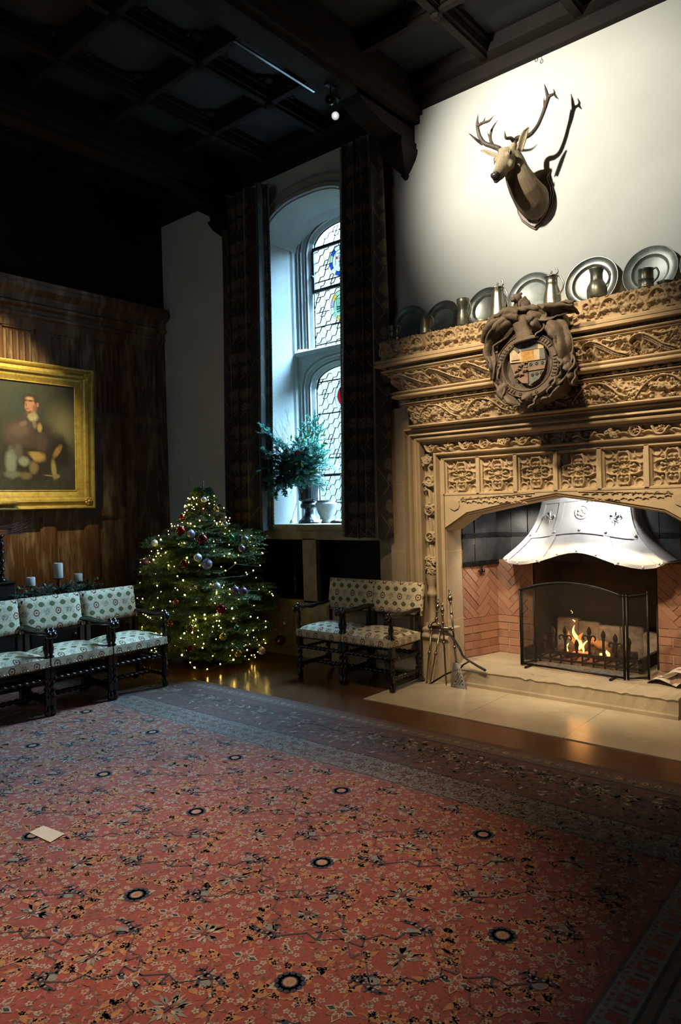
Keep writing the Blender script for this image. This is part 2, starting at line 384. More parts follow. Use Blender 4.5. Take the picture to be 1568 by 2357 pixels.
# ------------------------------------------------------------------ north wall: window arch, two recesses, fireplace hole
WX, WH = -4.95, .65           # window reveal centre and half width
def arch_z(x, h=WH, zs=4.50, za=4.80):
    q = min(1, abs(x-WX)/h); return zs+(za-zs)*(1-q**2.6)**.62
m = MB()
def wq(x0, x1, z0, z1): m.box((x0, YN, z0), (x1, 5.96, z1))
wq(XW, -5.93, 0, ZC); wq(-5.93, WX-WH, 1.40, ZC); wq(WX+WH, -4.08, 1.40, ZC)
wq(-4.08, CX-1.05, 0, ZC); wq(CX+1.05, 4, 0, ZC); wq(CX-1.05, CX+1.05, 1.75, ZC)
xs = np.linspace(WX-WH, WX+WH, 25)
for a, b in zip(xs[:-1], xs[1:]):
    za, zb = arch_z(a), arch_z(b)
    m.add([(a, YN, za), (b, YN, zb), (b, YN, ZC), (a, YN, ZC), (a, 5.96, za), (b, 5.96, zb), (b, 5.96, ZC), (a, 5.96, ZC)], [(0, 1, 2, 3), (0, 4, 5, 1), (3, 2, 6, 7), (5, 4, 7, 6)])
struct('wall_north', m, PLASTER)
# stone lining of the window reveal, sill and the pierced base below it
m = MB()
for sx in (-1, 1):
    xo = WX+sx*WH; xi = WX+sx*.575
    m.prism([(xo, YN-.012), (xi+sx*.02, 5.80), (xi+sx*.02, 5.84), (xi, 5.86), (xi, 5.95), (xo+sx*.03, 5.95), (xo+sx*.03, YN-.012)], 'z', 1.40, 4.52)
pr = []
for x in np.linspace(-WH, WH, 31):
    k = .575/WH
    pr.append([(WX+x, YN-.012, arch_z(WX+x)-.004), (WX+x*k, 5.84, arch_z(WX+x)-.05), (WX+x*k, 5.95, arch_z(WX+x)-.09), (WX+x, 5.95, arch_z(WX+x)+.03), (WX+x, YN-.012, arch_z(WX+x)+.03)])
m.loft(pr, smooth=False)
struct('trim_window_reveal', m, STONE_GR)
m = MB()
o = []
for d, y in ((.17, 5.50), (.165, 5.47), (.13, 5.462), (.12, 5.485), (.085, 5.488), (.06, 5.465), (.02, 5.465), (.0, 5.50)):
    row = []
    for x in np.linspace(-1, 1, 41):
        h = WH+d; X = WX+x*h; row.append((X, y, arch_z(X, h, 4.50, 4.80+d)+.0))
    o.append(row)
m.grid(np.array(o), smooth=False)
struct('trim_window_arch', m, STONE_GR)
m = MB()
m.box((-5.97, 5.40, 1.345), (-4.04, 5.95, 1.40)); m.box((-5.93, 5.46, 1.24), (-4.08, 5.52, 1.346))
m.box((-5.12, 5.46, .58), (-4.93, 5.53, 1.25)); m.box((-5.93, 5.46, 0), (-4.08, 5.53, .60)); m.box((-5.95, 5.47, 0), (-5.88, 5.53, 1.36))
m.box((-4.11, 5.47, 0), (-3.93, 5.53, 1.36))
struct('trim_window_sill', m, SILLP)
m = MB()
m.box((-5.93, 5.78, .5), (-4.08, 5.80, 1.30)); m.box((-5.93, 5.52, .56), (-4.08, 5.80, .585)); m.box((-5.93, 5.52, 1.255), (-4.08, 5.80, 1.28)); m.box((-5.10, 5.53, .56), (-4.95, 5.80, 1.27))
m.box((-5.94, 5.52, .5), (-5.89, 5.80, 1.30)); m.box((-4.12, 5.52, .5), (-4.07, 5.80, 1.30))
struct('trim_sill_recess', m, OAK_DK)
m = MB(); rows = []
for i in range(24):
    z = 2.45+i*.105; m.box((-3.99, YN-.014, z), (-3.868+.008*math.sin(i*2.3)+.006*math.sin(i*5.1), YN+.01, z+.105))
struct('trim_stone_quoin', m, STONE_DK)
# ------------------------------------------------------------------ west wall panelling
m = MB(); m.box((XW-.2, -4, 0), (XW, YN, ZC)); struct('wall_west', m, OAK)
m = MB()
x1 = XW+.028
for z0, z1 in ((0, .16), (.70, .80), (1.54, 1.63), (2.63, 2.72), (3.58, 3.70)): m.box((XW, -4, z0), (x1-.003, YN-.01, z1))
ys = [YN-.02-.527*k for k in range(18)]
for y in ys: m.box((XW, y-.07, 0), (x1, y+.07, 3.70))
for y in ys[:-1]:
    for z0, z1 in ((.80, 1.54), (1.63, 2.63), (2.72, 3.58)):
        ya, yb = y-.527+.07, y-.07
        for d, w in ((.0, .020),):
            for a, b in (((ya, z0), (ya+w, z1)), ((yb-w, z0), (yb, z1))): m.box((XW, a[0], a[1]), (XW+.018, b[0], b[1]))
            m.box((XW, ya, z0), (XW+.018, yb, z0+w)); m.box((XW, ya, z1-w), (XW+.018, yb, z1))
        # linen-fold ridges
        if z0 > 2.5:
            for k in range(5):
                yy = ya+.06+k*(yb-ya-.12)/4; m.prism([(yy-.016, XW), (yy, XW+.014), (yy+.016, XW)][::1] and [(XW, yy-.016), (XW+.014, yy), (XW, yy+.016)], 'z', z0+.04, z1-.05)
struct('trim_panelling', m, OAK)
m = MB()
pr = [(XW, 3.68), (XW+.05, 3.70), (XW+.055, 3.73), (XW+.035, 3.74), (XW+.04, 3.78), (XW+.085, 3.80), (XW+.09, 3.83), (XW+.06, 3.85), (XW+.075, 3.92), (XW+.15, 3.97), (XW+.16, 4.02), (XW+.14, 4.03), (XW+.15, 4.07), (XW, 4.10)]
m.prism(pr, 'y', -4, YN-.005); struct('trim_cornice_west', m, OAK)
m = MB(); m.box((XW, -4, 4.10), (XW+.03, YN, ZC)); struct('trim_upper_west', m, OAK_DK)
# ------------------------------------------------------------------ ceiling
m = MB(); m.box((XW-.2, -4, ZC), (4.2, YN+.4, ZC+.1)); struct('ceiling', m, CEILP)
m = MB()
def rib_ns(x, w=.055, zb=5.27):
    m.box((x-w, -4, zb+.03), (x+w, YN, ZC)); m.box((x-w*.55, -4, zb), (x+w*.55, YN, zb+.04)); m.box((x-w*1.5, -4, ZC-.05), (x+w*1.5, YN, ZC))
def rib_ew(y, w=.05, zb=5.28):
    m.box((XW, y-w, zb+.03), (4, y+w, ZC)); m.box((XW, y-w*.55, zb), (4, y+w*.55, zb+.04)); m.box((XW, y-w*1.5, ZC-.05), (4, y+w*1.5, ZC))
for x in (-6.87, -5.45, -4.65, -2.85, -2.05, -.45, .35, 1.95): rib_ns(x)
for k in range(11): rib_ew(4.68-k*.80)
for x in (-6.87, -5.45, -4.65, -2.85, -2.05, -.45):
    for k in range(6):
        y = 4.68-k*.80; m.lathe([(.001, 5.235), (.03, 5.24), (.05, 5.262), (.035, 5.275), (.06, 5.29), (.06, 5.32)], 8, (x, y, 0), smooth=False)
        for sx in (-1, 1):
            for sy in (-1, 1):
                m.ball((x+sx*.13, y+sy*.13, ZC-.02), .05, 8, sc=(1.2, 1.2, .5)); m.ball((x+sx*.20, y+sy*.09, ZC-.02), .03, 6, sc=(1.2, 1, .5)); m.ball((x+sx*.09, y+sy*.20, ZC-.02), .03, 6, sc=(1.2, 1, .5))
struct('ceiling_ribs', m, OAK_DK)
m = MB()
pr = [(YN, 5.14), (YN-.05, 5.15), (YN-.06, 5.19), (YN-.03, 5.20), (YN-.05, 5.26), (YN-.12, 5.30), (YN-.13, 5.36), (YN-.10, 5.37), (YN-.12, ZC), (YN, ZC)]
m.prism(pr, 'x', XW, 4); struct('trim_cornice_north', m, OAK_DK)
for i, xb in enumerate((-3.71, -6.10, .65)):
    m = MB()
    m.box((xb-.16, -4, 5.03), (xb+.16, YN, ZC)); m.box((xb-.19, -4, 5.10), (xb+.19, YN, 5.16)); m.box((xb-.10, -4, 4.99), (xb+.10, YN, 5.04))
    br = [(YN, 4.78), (YN-.20, 4.80), (YN-.24, 4.86)]+[(YN-.24-.62*math.sin(q)*1.0, 4.86+.20*(1-math.cos(q))) for q in np.linspace(.1, PI/2, 9)]+[(YN-.9, 5.06), (YN, 5.06)]
    m.prism(br, 'x', xb-.10, xb+.10)
    struct('ceiling_beam' if i == 0 else 'ceiling_beam.%03d' % i, m, OAK_DK)
    m = MB()
    def sq(z, h): return [(xb-h, YN-2*h, z), (xb+h, YN-2*h, z), (xb+h, YN, z), (xb-h, YN, z)]
    m.loft([sq(4.57, .012), sq(4.60, .03), sq(4.61, .022), sq(4.64, .05), sq(4.72, .105), sq(4.77, .125), sq(4.80, .13), sq(4.82, .115), sq(4.86, .12)], smooth=False)
    struct('trim_corbel' if i == 0 else 'trim_corbel.%03d' % i, m, OAK_DK)
# ------------------------------------------------------------------ walls behind the viewer
m = MB(); m.box((4, -4, 0), (4.2, YN, ZC)); struct('wall_east', m, OAK)
m = MB(); m.box((XW, -4.2, 0), (4, -4, 1.6)); m.box((XW, -4.2, 4.8), (4, -4, ZC)); m.box((XW, -4.2, 1.6), (-7.1, -4, 4.8)); m.box((-3.7, -4.2, 1.6), (4, -4, 4.8))
for x in (-5.97, -4.83): m.box((x-.07, -4.2, 1.6), (x+.07, -4.0, 4.8))
m.box((-7.1, -4.2, 3.3), (-3.7, -4.0, 3.42))
struct('wall_south', m, OAK)
# ------------------------------------------------------------------ window
W = thing('window_1', None, None, (WX, 5.95, 1.40), kind='structure')
def arched(h, zb, zs, za, n=14, p=2.2):
    P = [(WX-h, zb)]
    for x in np.linspace(-1, 1, 2*n+1): P.append((WX+x*h, zs+(za-zs)*(1-abs(x)**p)**(1/p)))
    P.append((WX+h, zb)); return P
m = MB()
def nested(h0, zb, zs, za, steps, closed_sill=True):
    rows = []
    for d, y in steps:
        rows.append([(x, y, z) for x, z in arched(h0+d, zb, zs+d*.3, za+d)])
    m.grid(np.array(rows), smooth=False)
ST = [(.0, 6.06), (.0, 6.02), (.03, 5.99), (.035, 5.97), (.055, 5.985), (.06, 5.955), (.085, 5.95), (.09, 5.93), (.115, 5.94), (.12, 5.91), (.145, 5.905)]
GH = .425
nested(GH, 3.36, 4.42, 4.69, ST); nested(GH, 1.42, 2.92, 3.13, ST)
# slab of stone with the two lights cut away
for zb, zs, za, ztop in ((3.30, 4.42, 4.69, 5.05), (1.40, 2.92, 3.13, 3.30)):
    A = arched(GH+.145, zb, zs+.04, za+.145)
    for (xa, z1), (xb, z2) in zip(A[1:-2], A[2:-1]): m.add([(xa, 5.905, z1), (xb, 5.905, z2), (xb, 5.905, max(ztop, z2)), (xa, 5.905, max(ztop, z1))], [(0, 1, 2, 3)])
    for sx in (-1, 1): m.box((WX+sx*(GH+.145) if sx > 0 else WX-.72, 5.905, zb), (WX+.72 if sx > 0 else WX-(GH+.145), 6.06, ztop))
m.prism([(5.88, 3.27), (5.86, 3.31), (5.90, 3.33), (6.06, 3.37), (6.06, 3.27)], 'x', WX-.59, WX+.59)
m.prism([(5.90, 1.39), (5.90, 1.41), (6.06, 1.43), (6.06, 1.39)], 'x', WX-.6, WX+.6)
build('window_frame', m, STONE_GR, W)
t = NT('old_leaded_glass'); co = t.coord(); n = t.noise(co, 9, 2)
tr = t.n('ShaderNodeBsdfTransparent'); t.link(t.mix(n, (.78, .93, .97), (.93, .99, 1.)), tr.inputs[0]); gl = t.n('ShaderNodeBsdfGlossy'); gl.inputs['Roughness'].default_value = .08
ms = t.n('ShaderNodeMixShader'); ms.inputs[0].default_value = .04; t.link(tr.outputs[0], ms.inputs[1]); t.link(gl.outputs[0], ms.inputs[2]); t.link(ms.outputs[0], t.out.inputs[0]); GLASS = t.m
def stain(name, c):
    t = NT(name); n = t.noise(t.coord(), 30, 3); tr = t.n('ShaderNodeBsdfTransparent'); t.link(t.mix(n, tuple(x*.7 for x in c), c), tr.inputs[0]); t.link(tr.outputs[0], t.out.inputs[0]); return t.m
m = MB()
for zb, zs, za in ((3.36, 4.42, 4.69), (1.42, 2.92, 3.13)):
    A = arched(GH, zb, zs, za); m.add([(x, 6.05, z) for x, z in A], [tuple(range(len(A)))])
build('window_glass', m, GLASS, W)
m = MB()
def cap(x, zs, za): return zs+(za-zs)*(1-min(1, abs(x-WX)/GH)**2.2)**(1/2.2)
MED = [(-4.975, 4.27), (-4.975, 3.78), (-4.955, 2.79)]; MR = .165
def bar(x0, z0, x1, z1, r=.0035):
    for mx, mz in MED:                                   # stop at the painted roundels
        if math.hypot((x0+x1)/2-mx, (z0+z1)/2-mz) < MR: return
    m.box((0, -.004, -r), (math.hypot(x1-x0, z1-z0), .004, r), 0, Matrix.Translation((x0, 6.045, z0)) @ Matrix.Rotation(-math.atan2(z1-z0, x1-x0), 4, 'Y'))
for zb, zs, za in ((3.36, 4.42, 4.69), (1.42, 2.92, 3.13)):
    A = arched(GH, zb, zs, za)
    for i in range(len(A)-1): bar(A[i][0], A[i][1], A[i+1][0], A[i+1][1], .009)
    p = .17; nz = int((za-zb)/p)+1
    for j in range(nz):
        for i in range(-3, 4):
            cx, cz = WX+i*.15+(.075 if j % 2 else 0), zb+.06+j*p
            a = [(cx-.05, cz), (cx-.022, cz+.05), (cx+.028, cz+.05), (cx+.05, cz), (cx+.022, cz-.05), (cx-.028, cz-.05)]
            L = [(a[k], a[(k+1) % 6]) for k in range(6)]+[((cx+.05, cz), (cx+.10, cz)), ((cx-.022, cz+.05), (cx-.05, cz+.12)), ((cx+.028, cz+.05), (cx+.06, cz+.12))]
            if (i+j) % 3 == 0: L += [((cx, cz), q) for q in a]
            for q0, q1 in L:
                if all(abs(q[0]-WX) < GH-.002 and zb < q[1] < cap(q[0], zs, za) for q in (q0, q1)): bar(*q0, *q1, .0030)
for z in (3.40, 3.60, 3.92, 4.10): bar(WX-GH, z, WX+GH, z, .005)
for z in (1.62, 2.12, 2.62, 2.98): bar(WX-GH, z, WX+GH, z, .006)
bar(WX-GH, 1.93, WX+GH, 1.93, .014)
build('lead_cames', m, IRON, W)
m = MB()
for z in (4.00, 4.47): m.box((WX-GH, 6.015, z-.016), (WX+GH, 6.04, z+.016))
for sx in (-1, 1): m.box((WX+sx*(GH-.016)-.016, 6.015, 4.0), (WX+sx*(GH-.016)+.016, 6.04, 4.47))
m.box((WX-.006, 6.02, 4.0), (WX+.006, 6.04, 4.47)); m.ball((WX-GH+.02, 6.0, 4.16), .02, 8)
build('casement_frame', m, IRON, W)
GB = stain('blue_glass', (.02, .09, .50)); GR = stain('ruby_glass', (.62, .012, .03)); GY = stain('amber_glass', (.85, .62, .12)); GG = stain('pale_green_glass', (.45, .78, .62)); GV = stain('lilac_glass', (.5, .5, .82)); GW = stain('cream_glass', (.95, .92, .66)); GC = stain('clear_roundel_glass', (.85, .96, .98))
def disc(mb, cx, cz, r0, r1, a0, a1, y, mat, n=8):
    A = np.radians(np.linspace(a0, a1, n)); P = [(cx+r1*math.cos(a), y, cz+1.12*r1*math.sin(a)) for a in A]+[(cx+r0*math.cos(a), y, cz+1.12*r0*math.sin(a)) for a in A[::-1]]
    mb.add(P, [tuple(range(len(P)))], mat)
def rect(mb, x0, z0, x1, z1, y, mat): mb.add([(x0, y, z0), (x1, y, z0), (x1, y, z1), (x0, y, z1)], [(0, 1, 2, 3)], mat)
for k, (mx, mz) in enumerate(MED):
    m = MB(); lead = MB(); y = 6.038
    for i in range(12):
        mat = [(0, 5)[i % 2], (2, 4, 6, 3)[i % 4], 6][k]
        if k == 0: mat = 0 if i % 2 == 0 else (3 if i % 4 == 1 else 6)
        disc(m, mx, mz, .105, .148, i*30, i*30+30, y, mat)
        a = math.radians(i*30)
        if k < 2 or i % 3 == 0: lead.tube([(mx+.105*math.cos(a), y-.003, mz+.118*math.sin(a)), (mx+.148*math.cos(a), y-.003, mz+.166*math.sin(a))], .003, 5)
    for r in (.105, .148):
        q = np.radians(np.linspace(0, 360, 37)); lead.tube(np.stack([mx+r*np.cos(q), q*0+y-.003, mz+1.12*r*np.sin(q)], 1), .0035, 5)
    if k == 2:
        disc(m, mx, mz, 0, .105, 0, 360, y, 1, 30); rect(m, mx-.066, mz-.0, mx+.066, mz+.085, y-.002, 0)
        m.add([(mx-.066, y-.002, mz), (mx-.066, y-.002, mz-.03), (mx, y-.002, mz-.105), (mx+.066, y-.002, mz-.03), (mx+.066, y-.002, mz)], [(0, 1, 2, 3, 4)], 5)
        for i in range(4): m.add([(mx-.066+i*.033, y-.003, mz), (mx-.033+i*.033, y-.003, mz), (mx-.0495+i*.033, y-.003, mz+.035)], [(0, 1, 2)], 5)
        lead.tube([(mx-.066, y-.004, mz-.03), (mx-.066, y-.004, mz+.085), (mx+.066, y-.004, mz+.085), (mx+.066, y-.004, mz-.03), (mx, y-.004, mz-.105), (mx-.066, y-.004, mz-.03)], .003, 5); lead.tube([(mx-.03, y-.004, mz-.07), (mx+.05, y-.004, mz)], .0025, 5)
    else:
        disc(m, mx, mz, 0, .105, 0, 360, y, (6, 3)[k], 30)
        s = .062
        if k == 1:
            rect(m, mx-s, mz, mx, mz+.08, y-.002, 6); rect(m, mx, mz, mx+s, mz+.08, y-.002, 1); rect(m, mx, mz-.075, mx+s, mz, y-.002, 1); rect(m, mx-s, mz-.075, mx, mz, y-.002, 3)
            for i in range(3): rect(m, mx-s, mz-.065+i*.025, mx, mz-.055+i*.025, y-.003, 0)
            rect(m, mx+.012, mz+.02, mx+s-.01, mz+.06, y-.003, 5)
        else:
            rect(m, mx-s*.3, mz-.02, mx+s*.9, mz+.0, y-.002, 2); rect(m, mx-s*.3, mz-.06, mx+s*.9, mz-.025, y-.002, 4); rect(m, mx-s*.9, mz+.02, mx-s*.5, mz+.05, y-.002, 1)
            for i in range(3): rect(m, mx-.02+i*.028, mz+.01, mx+.0+i*.028, mz+.065, y-.002, 4)
        lead.tube([(mx-s, y-.004, mz-.04), (mx-s, y-.004, mz+.08), (mx+s, y-.004, mz+.08), (mx+s, y-.004, mz-.04), (mx, y-.004, mz-.10), (mx-s, y-.004, mz-.04)], .0028, 5); lead.tube([(mx, y-.004, mz-.1), (mx, y-.004, mz+.08)], .0025, 5); lead.tube([(mx-s, y-.004, mz), (mx+s, y-.004, mz)], .0025, 5)
    o = build('painted_roundel', m, [GB, GR, GY, GG, GV, GW, GC], W); o['label'] = ['blue bordered heraldic glass roundel', 'amber and lilac bordered heraldic roundel with quartered shield', 'red roundel with blue and cream shield'][k]
    build('roundel_lead', lead, IRON, o)
# ------------------------------------------------------------------ carved stone chimneypiece
FP = thing('fireplace', 'monumental carved stone fireplace with an arched opening and heraldic overmantel', 'fireplace', (CX, 5.45, 0))
YB, XH = 5.45, 1.134          # wall face, half width of the block the cornice returns around
R1 = np.random.RandomState(3)
def cornice(prof, name, mat=STONE, smooth=False):
    m = MB(); rows = []
    for p, z in prof: rows.append([(CX-XH-p, YN+.02, z), (CX-XH-p, YB-p, z), (CX+XH+p, YB-p, z), (CX+XH+p, YN+.02, z)])
    m.grid(np.array(rows), 0, smooth); return m
def roll(p, z0, z1, d=.016, n=5):
    return [(p+d*math.sin(PI*t), z0+(z1-z0)*t) for t in np.linspace(0, 1, n)]
m = cornice([(-.06, 3.03), (.318, 3.03), (.322, 3.024), (.322, 2.87), (.36, 2.862), (.368, 2.85), (.368, 2.832), (.362, 2.829), (.362, 2.824), (.37, 2.821), (.37, 2.803), (.34, 2.80), (.285, 2.795), (.285, 2.776)], 'mantel_shelf')
build('mantel_shelf', m, STONE, FP)
m = cornice([(.285, 2.776), (.315, 2.775)]+roll(.315, 2.774, 2.752)+[(.30, 2.751)]+roll(.305, 2.750, 2.738, .010)+[(.285, 2.737), (.20, 2.592), (.235, 2.589), (.245, 2.585)]+roll(.25, 2.583, 2.560)+[(.245, 2.559)]+roll(.25, 2.556, 2.522)+[(.225, 2.518), (.17, 2.515), (.17, 2.484), (.195, 2.483)]+roll(.2, 2.482, 2.468)+[(.185, 2.467)]+roll(.19, 2.466, 2.455, .008)+[(.165, 2.453), (.125, 2.292), (.145, 2.288)]+roll(.15, 2.287, 2.264)+[(.12, 2.262), (.0, 2.262)], 'cornice')
build('cornice', m, STONE, FP)
# ---- carved bands -------------------------------------------------
def band(name, z0, z1, p0, p1, rel, label=None):
    """relief on the front, running on round the left and right returns"""
    m = MB(); W2 = 2*(XH+(p0+p1)/2)
    def f(U, V, H):
        q = V/(z1-z0); p = p0+(p1-p0)*q; k = (XH+p)/(XH+(p0+p1)/2)
        e = np.clip(np.minimum(U, W2-U)/.02, 0, 1)
        return S3(CX+(U-W2/2)*k, YB-p-H-.004, z0+V)
    rel.mesh(m, f)
    # returns: same carving folded back to the wall
    n = max(3, int((YN-YB+p0)/rel.du)); sub = rel.H[:, :n]
    for sx in (-1, 1):
        d = np.linspace(0, YN-YB+max(p0, p1)-.01, n); P = np.zeros((rel.nv, n, 3)); q = rel.v/(z1-z0); p = p0+(p1-p0)*q
        P[:, :, 0] = CX+sx*(XH+p[:, None]+sub[:, ::1]*np.clip(d/.02, 0, 1)[None]+rel.H[:, :1]*(1-np.clip(d/.02, 0, 1))[None]*0)
        P[:, :, 1] = YB-p[:, None]+d[None]; P[:, :, 2] = z0+rel.v[:, None]
        m.grid(P, 0, True, None, sx > 0)
    o = build(name, m, STONE, FP)
    return o
BW = 2*(XH+.245)
# big acanthus scroll band
r = Relief(BW, .145, .0042); R = np.random.RandomState(5)
for i in range(9):
    x = .02+i*.335+.03
    P = [(x+.01, .055), (x-.005, .085), (x+.015, .115), (x+.055, .128), (x+.10, .118), (x+.16, .085), (x+.23, .045), (x+.31, .018)]
    for k, d in ((1, 0), (.8, -.014), (.65, -.027)):
        Q = smoothpts([(a, b+d*min(1, max(0, (a-x)/.1))) for a, b in P], 5); r.stroke(Q, .0095, .060*k+.014, (1, .6))
    r.stroke(smoothpts([(x+.055, .115), (x+.085, .09), (x+.075, .055), (x+.095, .02)], 5), .022, .045, (1.1, .7))
    for k in range(4): r.leaf(x+.085, .075-k*.016, -.5-.45*k, .06, .012, .05)
    r.dot(x+.028, .07, .018, .05); r.stroke(smoothpts([(x+.03, .075), (x+.055, .085), (x+.05, .06), (x+.03, .05)], 5), .006, .055)
    r.grapes(x+.21, .03, .027, .05)
    for k in range(4): r.leaf(x+.19+.02*k, .095+.012*(k % 2), .2+.4*k, .06, .013, .045)
    r.stroke(smoothpts([(x+.14, .13), (x+.20, .115), (x+.27, .12), (x+.31, .10)], 5), .009, .045, (1, .7)); r.dot(x+.285, .115, .022, .05); r.leaf(x+.26, .06, .6, .07, .014, .04)
r.fill(520, R, .0085, .040, .05)
for _ in range(110): r.leaf(R.uniform(0, r.w), R.uniform(.01, r.h-.01), R.uniform(0, 6.3), .05, .011, .044)
band('acanthus_band', 2.592, 2.737, .195, .28, r)
# vine band with birds
r = Relief(BW, .16, .0042); R = np.random.RandomState(9)
for i in range(6):
    x = .10+i*.47; s = 1 if i < 3 else -1
    b = x+.16
    for k in range(7): r.stroke(smoothpts([(b-s*.02, .075), (b-s*.05, .062-.003*k), (b-s*(.075+.006*k), .035+.008*k)], 4), .0085, .05, (1.1, .5))
    for k in range(12): r.dot(b+s*.012*math.cos(k)+s*.005, .075+.012*math.sin(k*1.7), .02, .056)
    r.stroke(smoothpts([(b+s*.01, .085), (b+s*.03, .105), (b+s*.02, .12)], 4), .014, .055, (1.1, .8)); r.dot(b+s*.02, .118, .014, .058); r.stroke([(b+s*.025, .118), (b+s*.05, .108)], .006, .05, (1, .3))
    r.stroke(smoothpts([(x-.02, .02), (x+.02, .075), (x+.07, .12), (x+.14, .148), (x+.22, .135), (x+.28, .095), (x+.33, .05), (x+.38, .03)], 5), .0075, .045)
    r.grapes(b+s*.075, .09, .026, .05); r.grapes(x+.03, .115, .024, .048); r.grapes(x+.37, .085, .024, .048)
    for k in range(4): r.leaf(x+.29+.02*k, .11, -.3+.8*k, .055, .014, .045)
    r.stroke(smoothpts([(x+.30, .15), (x+.33, .10), (x+.38, .07), (x+.43, .08)], 5), .013, .045, (1, .6))
    for k in range(5): r.leaf(x+.40, .045+.02*k, 1.2*k, .05, .013, .042)
r.fill(620, R, .0075, .042, .045)
for _ in range(120): r.leaf(R.uniform(0, r.w), R.uniform(.01, r.h-.01), R.uniform(0, 6.3), .045, .010, .045)
band('vine_band', 2.292, 2.453, .12, .16, r)
# cresting with roundels and hanging cusps
r = Relief(2*(XH+.325), .157, .0045); R = np.random.RandomState(2); n = 18
for i in range(n):
    x = (i+.5)*r.w/n
    if i % 2 == 0:
        for q in np.linspace(0, PI, 24): r.dot(x+.065*math.cos(q), .045+.085*math.sin(q), .011, .045)
        for k in range(5): r.leaf(x, .05, PI/2+(k-2)*.5, .055, .011, .04)
        for k in (-1, 1): r.curl(x+k*.03, .05, PI/2+k, .06, .010, .04, k*-3)
    else:
        for q in np.linspace(0, 2*PI, 26): r.dot(x+.028*math.cos(q), .09+.034*math.sin(q), .0085, .044)
        r.dot(x, .092, .017, .036); r.dot(x, .04, .016, .04)
    for k in (-.5, .5):
        for j in (-1, 1): r.curl(x+k*.08, .05, -PI/2+j*.9, .045, .010, .042, j*2.5)
r.fill(420, R, .009, .038, .045)
for i in range(2*n):
    x = (i+.5)*r.w/(2*n)
    r.cut(x, .016, .019, .0); r.cut(x+.018, .04, .009, .0)
for i in range(70): r.leaf(R.uniform(0, r.w), .10+.03*R.rand(), R.uniform(.3, 2.8), .05, .012, .042)
band('cresting', 2.87, 3.027, .322, .322, r)
# small running leaf and small flower trails in the hollows
r = Relief(2*(XH+.285), .022, .004)
for i in range(34):
    x = .02+i*.083; r.leaf(x, .006, .22, .065, .010, .028)
    r.dot(x+.07, .012, .009, .02)
m = MB(); r.mesh(m, lambda U, V, H: S3(CX+U-r.w/2, YB-.285-H, 2.774+V)); build('leaf_trail', m, STONE, FP)
r = Relief(2*(XH+.17), .034, .004)
for i in range(28):
    x = .04+i*.095
    for k in range(6): r.dot(x+.014*math.cos(k*1.05), .017+.011*math.sin(k*1.05), .009, .032)
    r.dot(x, .017, .007, .038); r.stroke([(x+.03, .012), (x+.06, .02)], .006, .02)
m = MB(); r.mesh(m, lambda U, V, H: S3(CX+U-r.w/2, YB-.17-H, 2.483+V)); build('flower_trail', m, STONE, FP)
# ---- piers and square hood moulding -------------------------------------
m = MB()
for sx in (-1, 1):
    a, b = sorted((CX+sx*1.605, CX+sx*1.37)); m.box((a, 5.41, 0), (b, YN+.02, 2.47)); a, b = sorted((CX+sx*1.40, CX+sx*1.2)); m.box((a, 5.43, 0), (b, YN+.02, .5))
m.box((CX-1.40, 5.44, 2.12), (CX+1.40, YN+.02, 2.30)); m.box((CX-XH-.05, 5.46, 2.25), (CX+XH+.05, YN+.02, 3.03))
build('pier', m, STONEJ, FP)
def frame(prof, hw, zt, z0, mat=STONE):
    """sweep (dx, dz, y) up the left jamb, over the top and down the right"""
    m = MB(); rows = []
    for dx, dz, y in prof: rows.append([(CX-hw-dx, y, z0), (CX-hw-dx, y, zt+dz), (CX+hw+dx, y, zt+dz), (CX+hw+dx, y, z0)])
    m.grid(np.array(rows), 0, False); return m
P = [(.137, .127, 5.41), (.135, .125, 5.345), (.118, .108, 5.335), (.110, .098, 5.375), (.10, .088, 5.385), (.088, .078, 5.385), (.082, .072, 5.355), (.066, .058, 5.350), (.060, .054, 5.385), (.052, .046, 5.395), (.045, .040, 5.385), (.034, .030, 5.372), (.020, .018, 5.376), (.010, .008, 5.395), (.004, .002, 5.40), (0, 0, 5.41), (0, 0, 5.50)]
build('hood_moulding', frame(P, 1.259, 2.138, .42), STONE, FP)
m = MB()
for sx in (-1, 1): a, b = sorted((CX+sx*1.13, CX+sx*1.26)); m.box((a, 5.485, .42), (b, YN+.02, 2.14))
m.box((CX-1.26, 5.485, 2.02), (CX+1.26, YN+.02, 2.14)); build('channel', m, STONE, FP)
P = [(.085, .06, 5.50), (.085, .06, 5.425), (.070, .05, 5.415), (.060, .042, 5.42), (.056, .040, 5.435), (.048, .030, 5.475), (.030, .012, 5.475), (.016, .006, 5.45), (.008, .002, 5.44), (0, 0, 5.445)]
build('inner_moulding', frame(P, 1.044, 1.972, .42), STONE, FP)
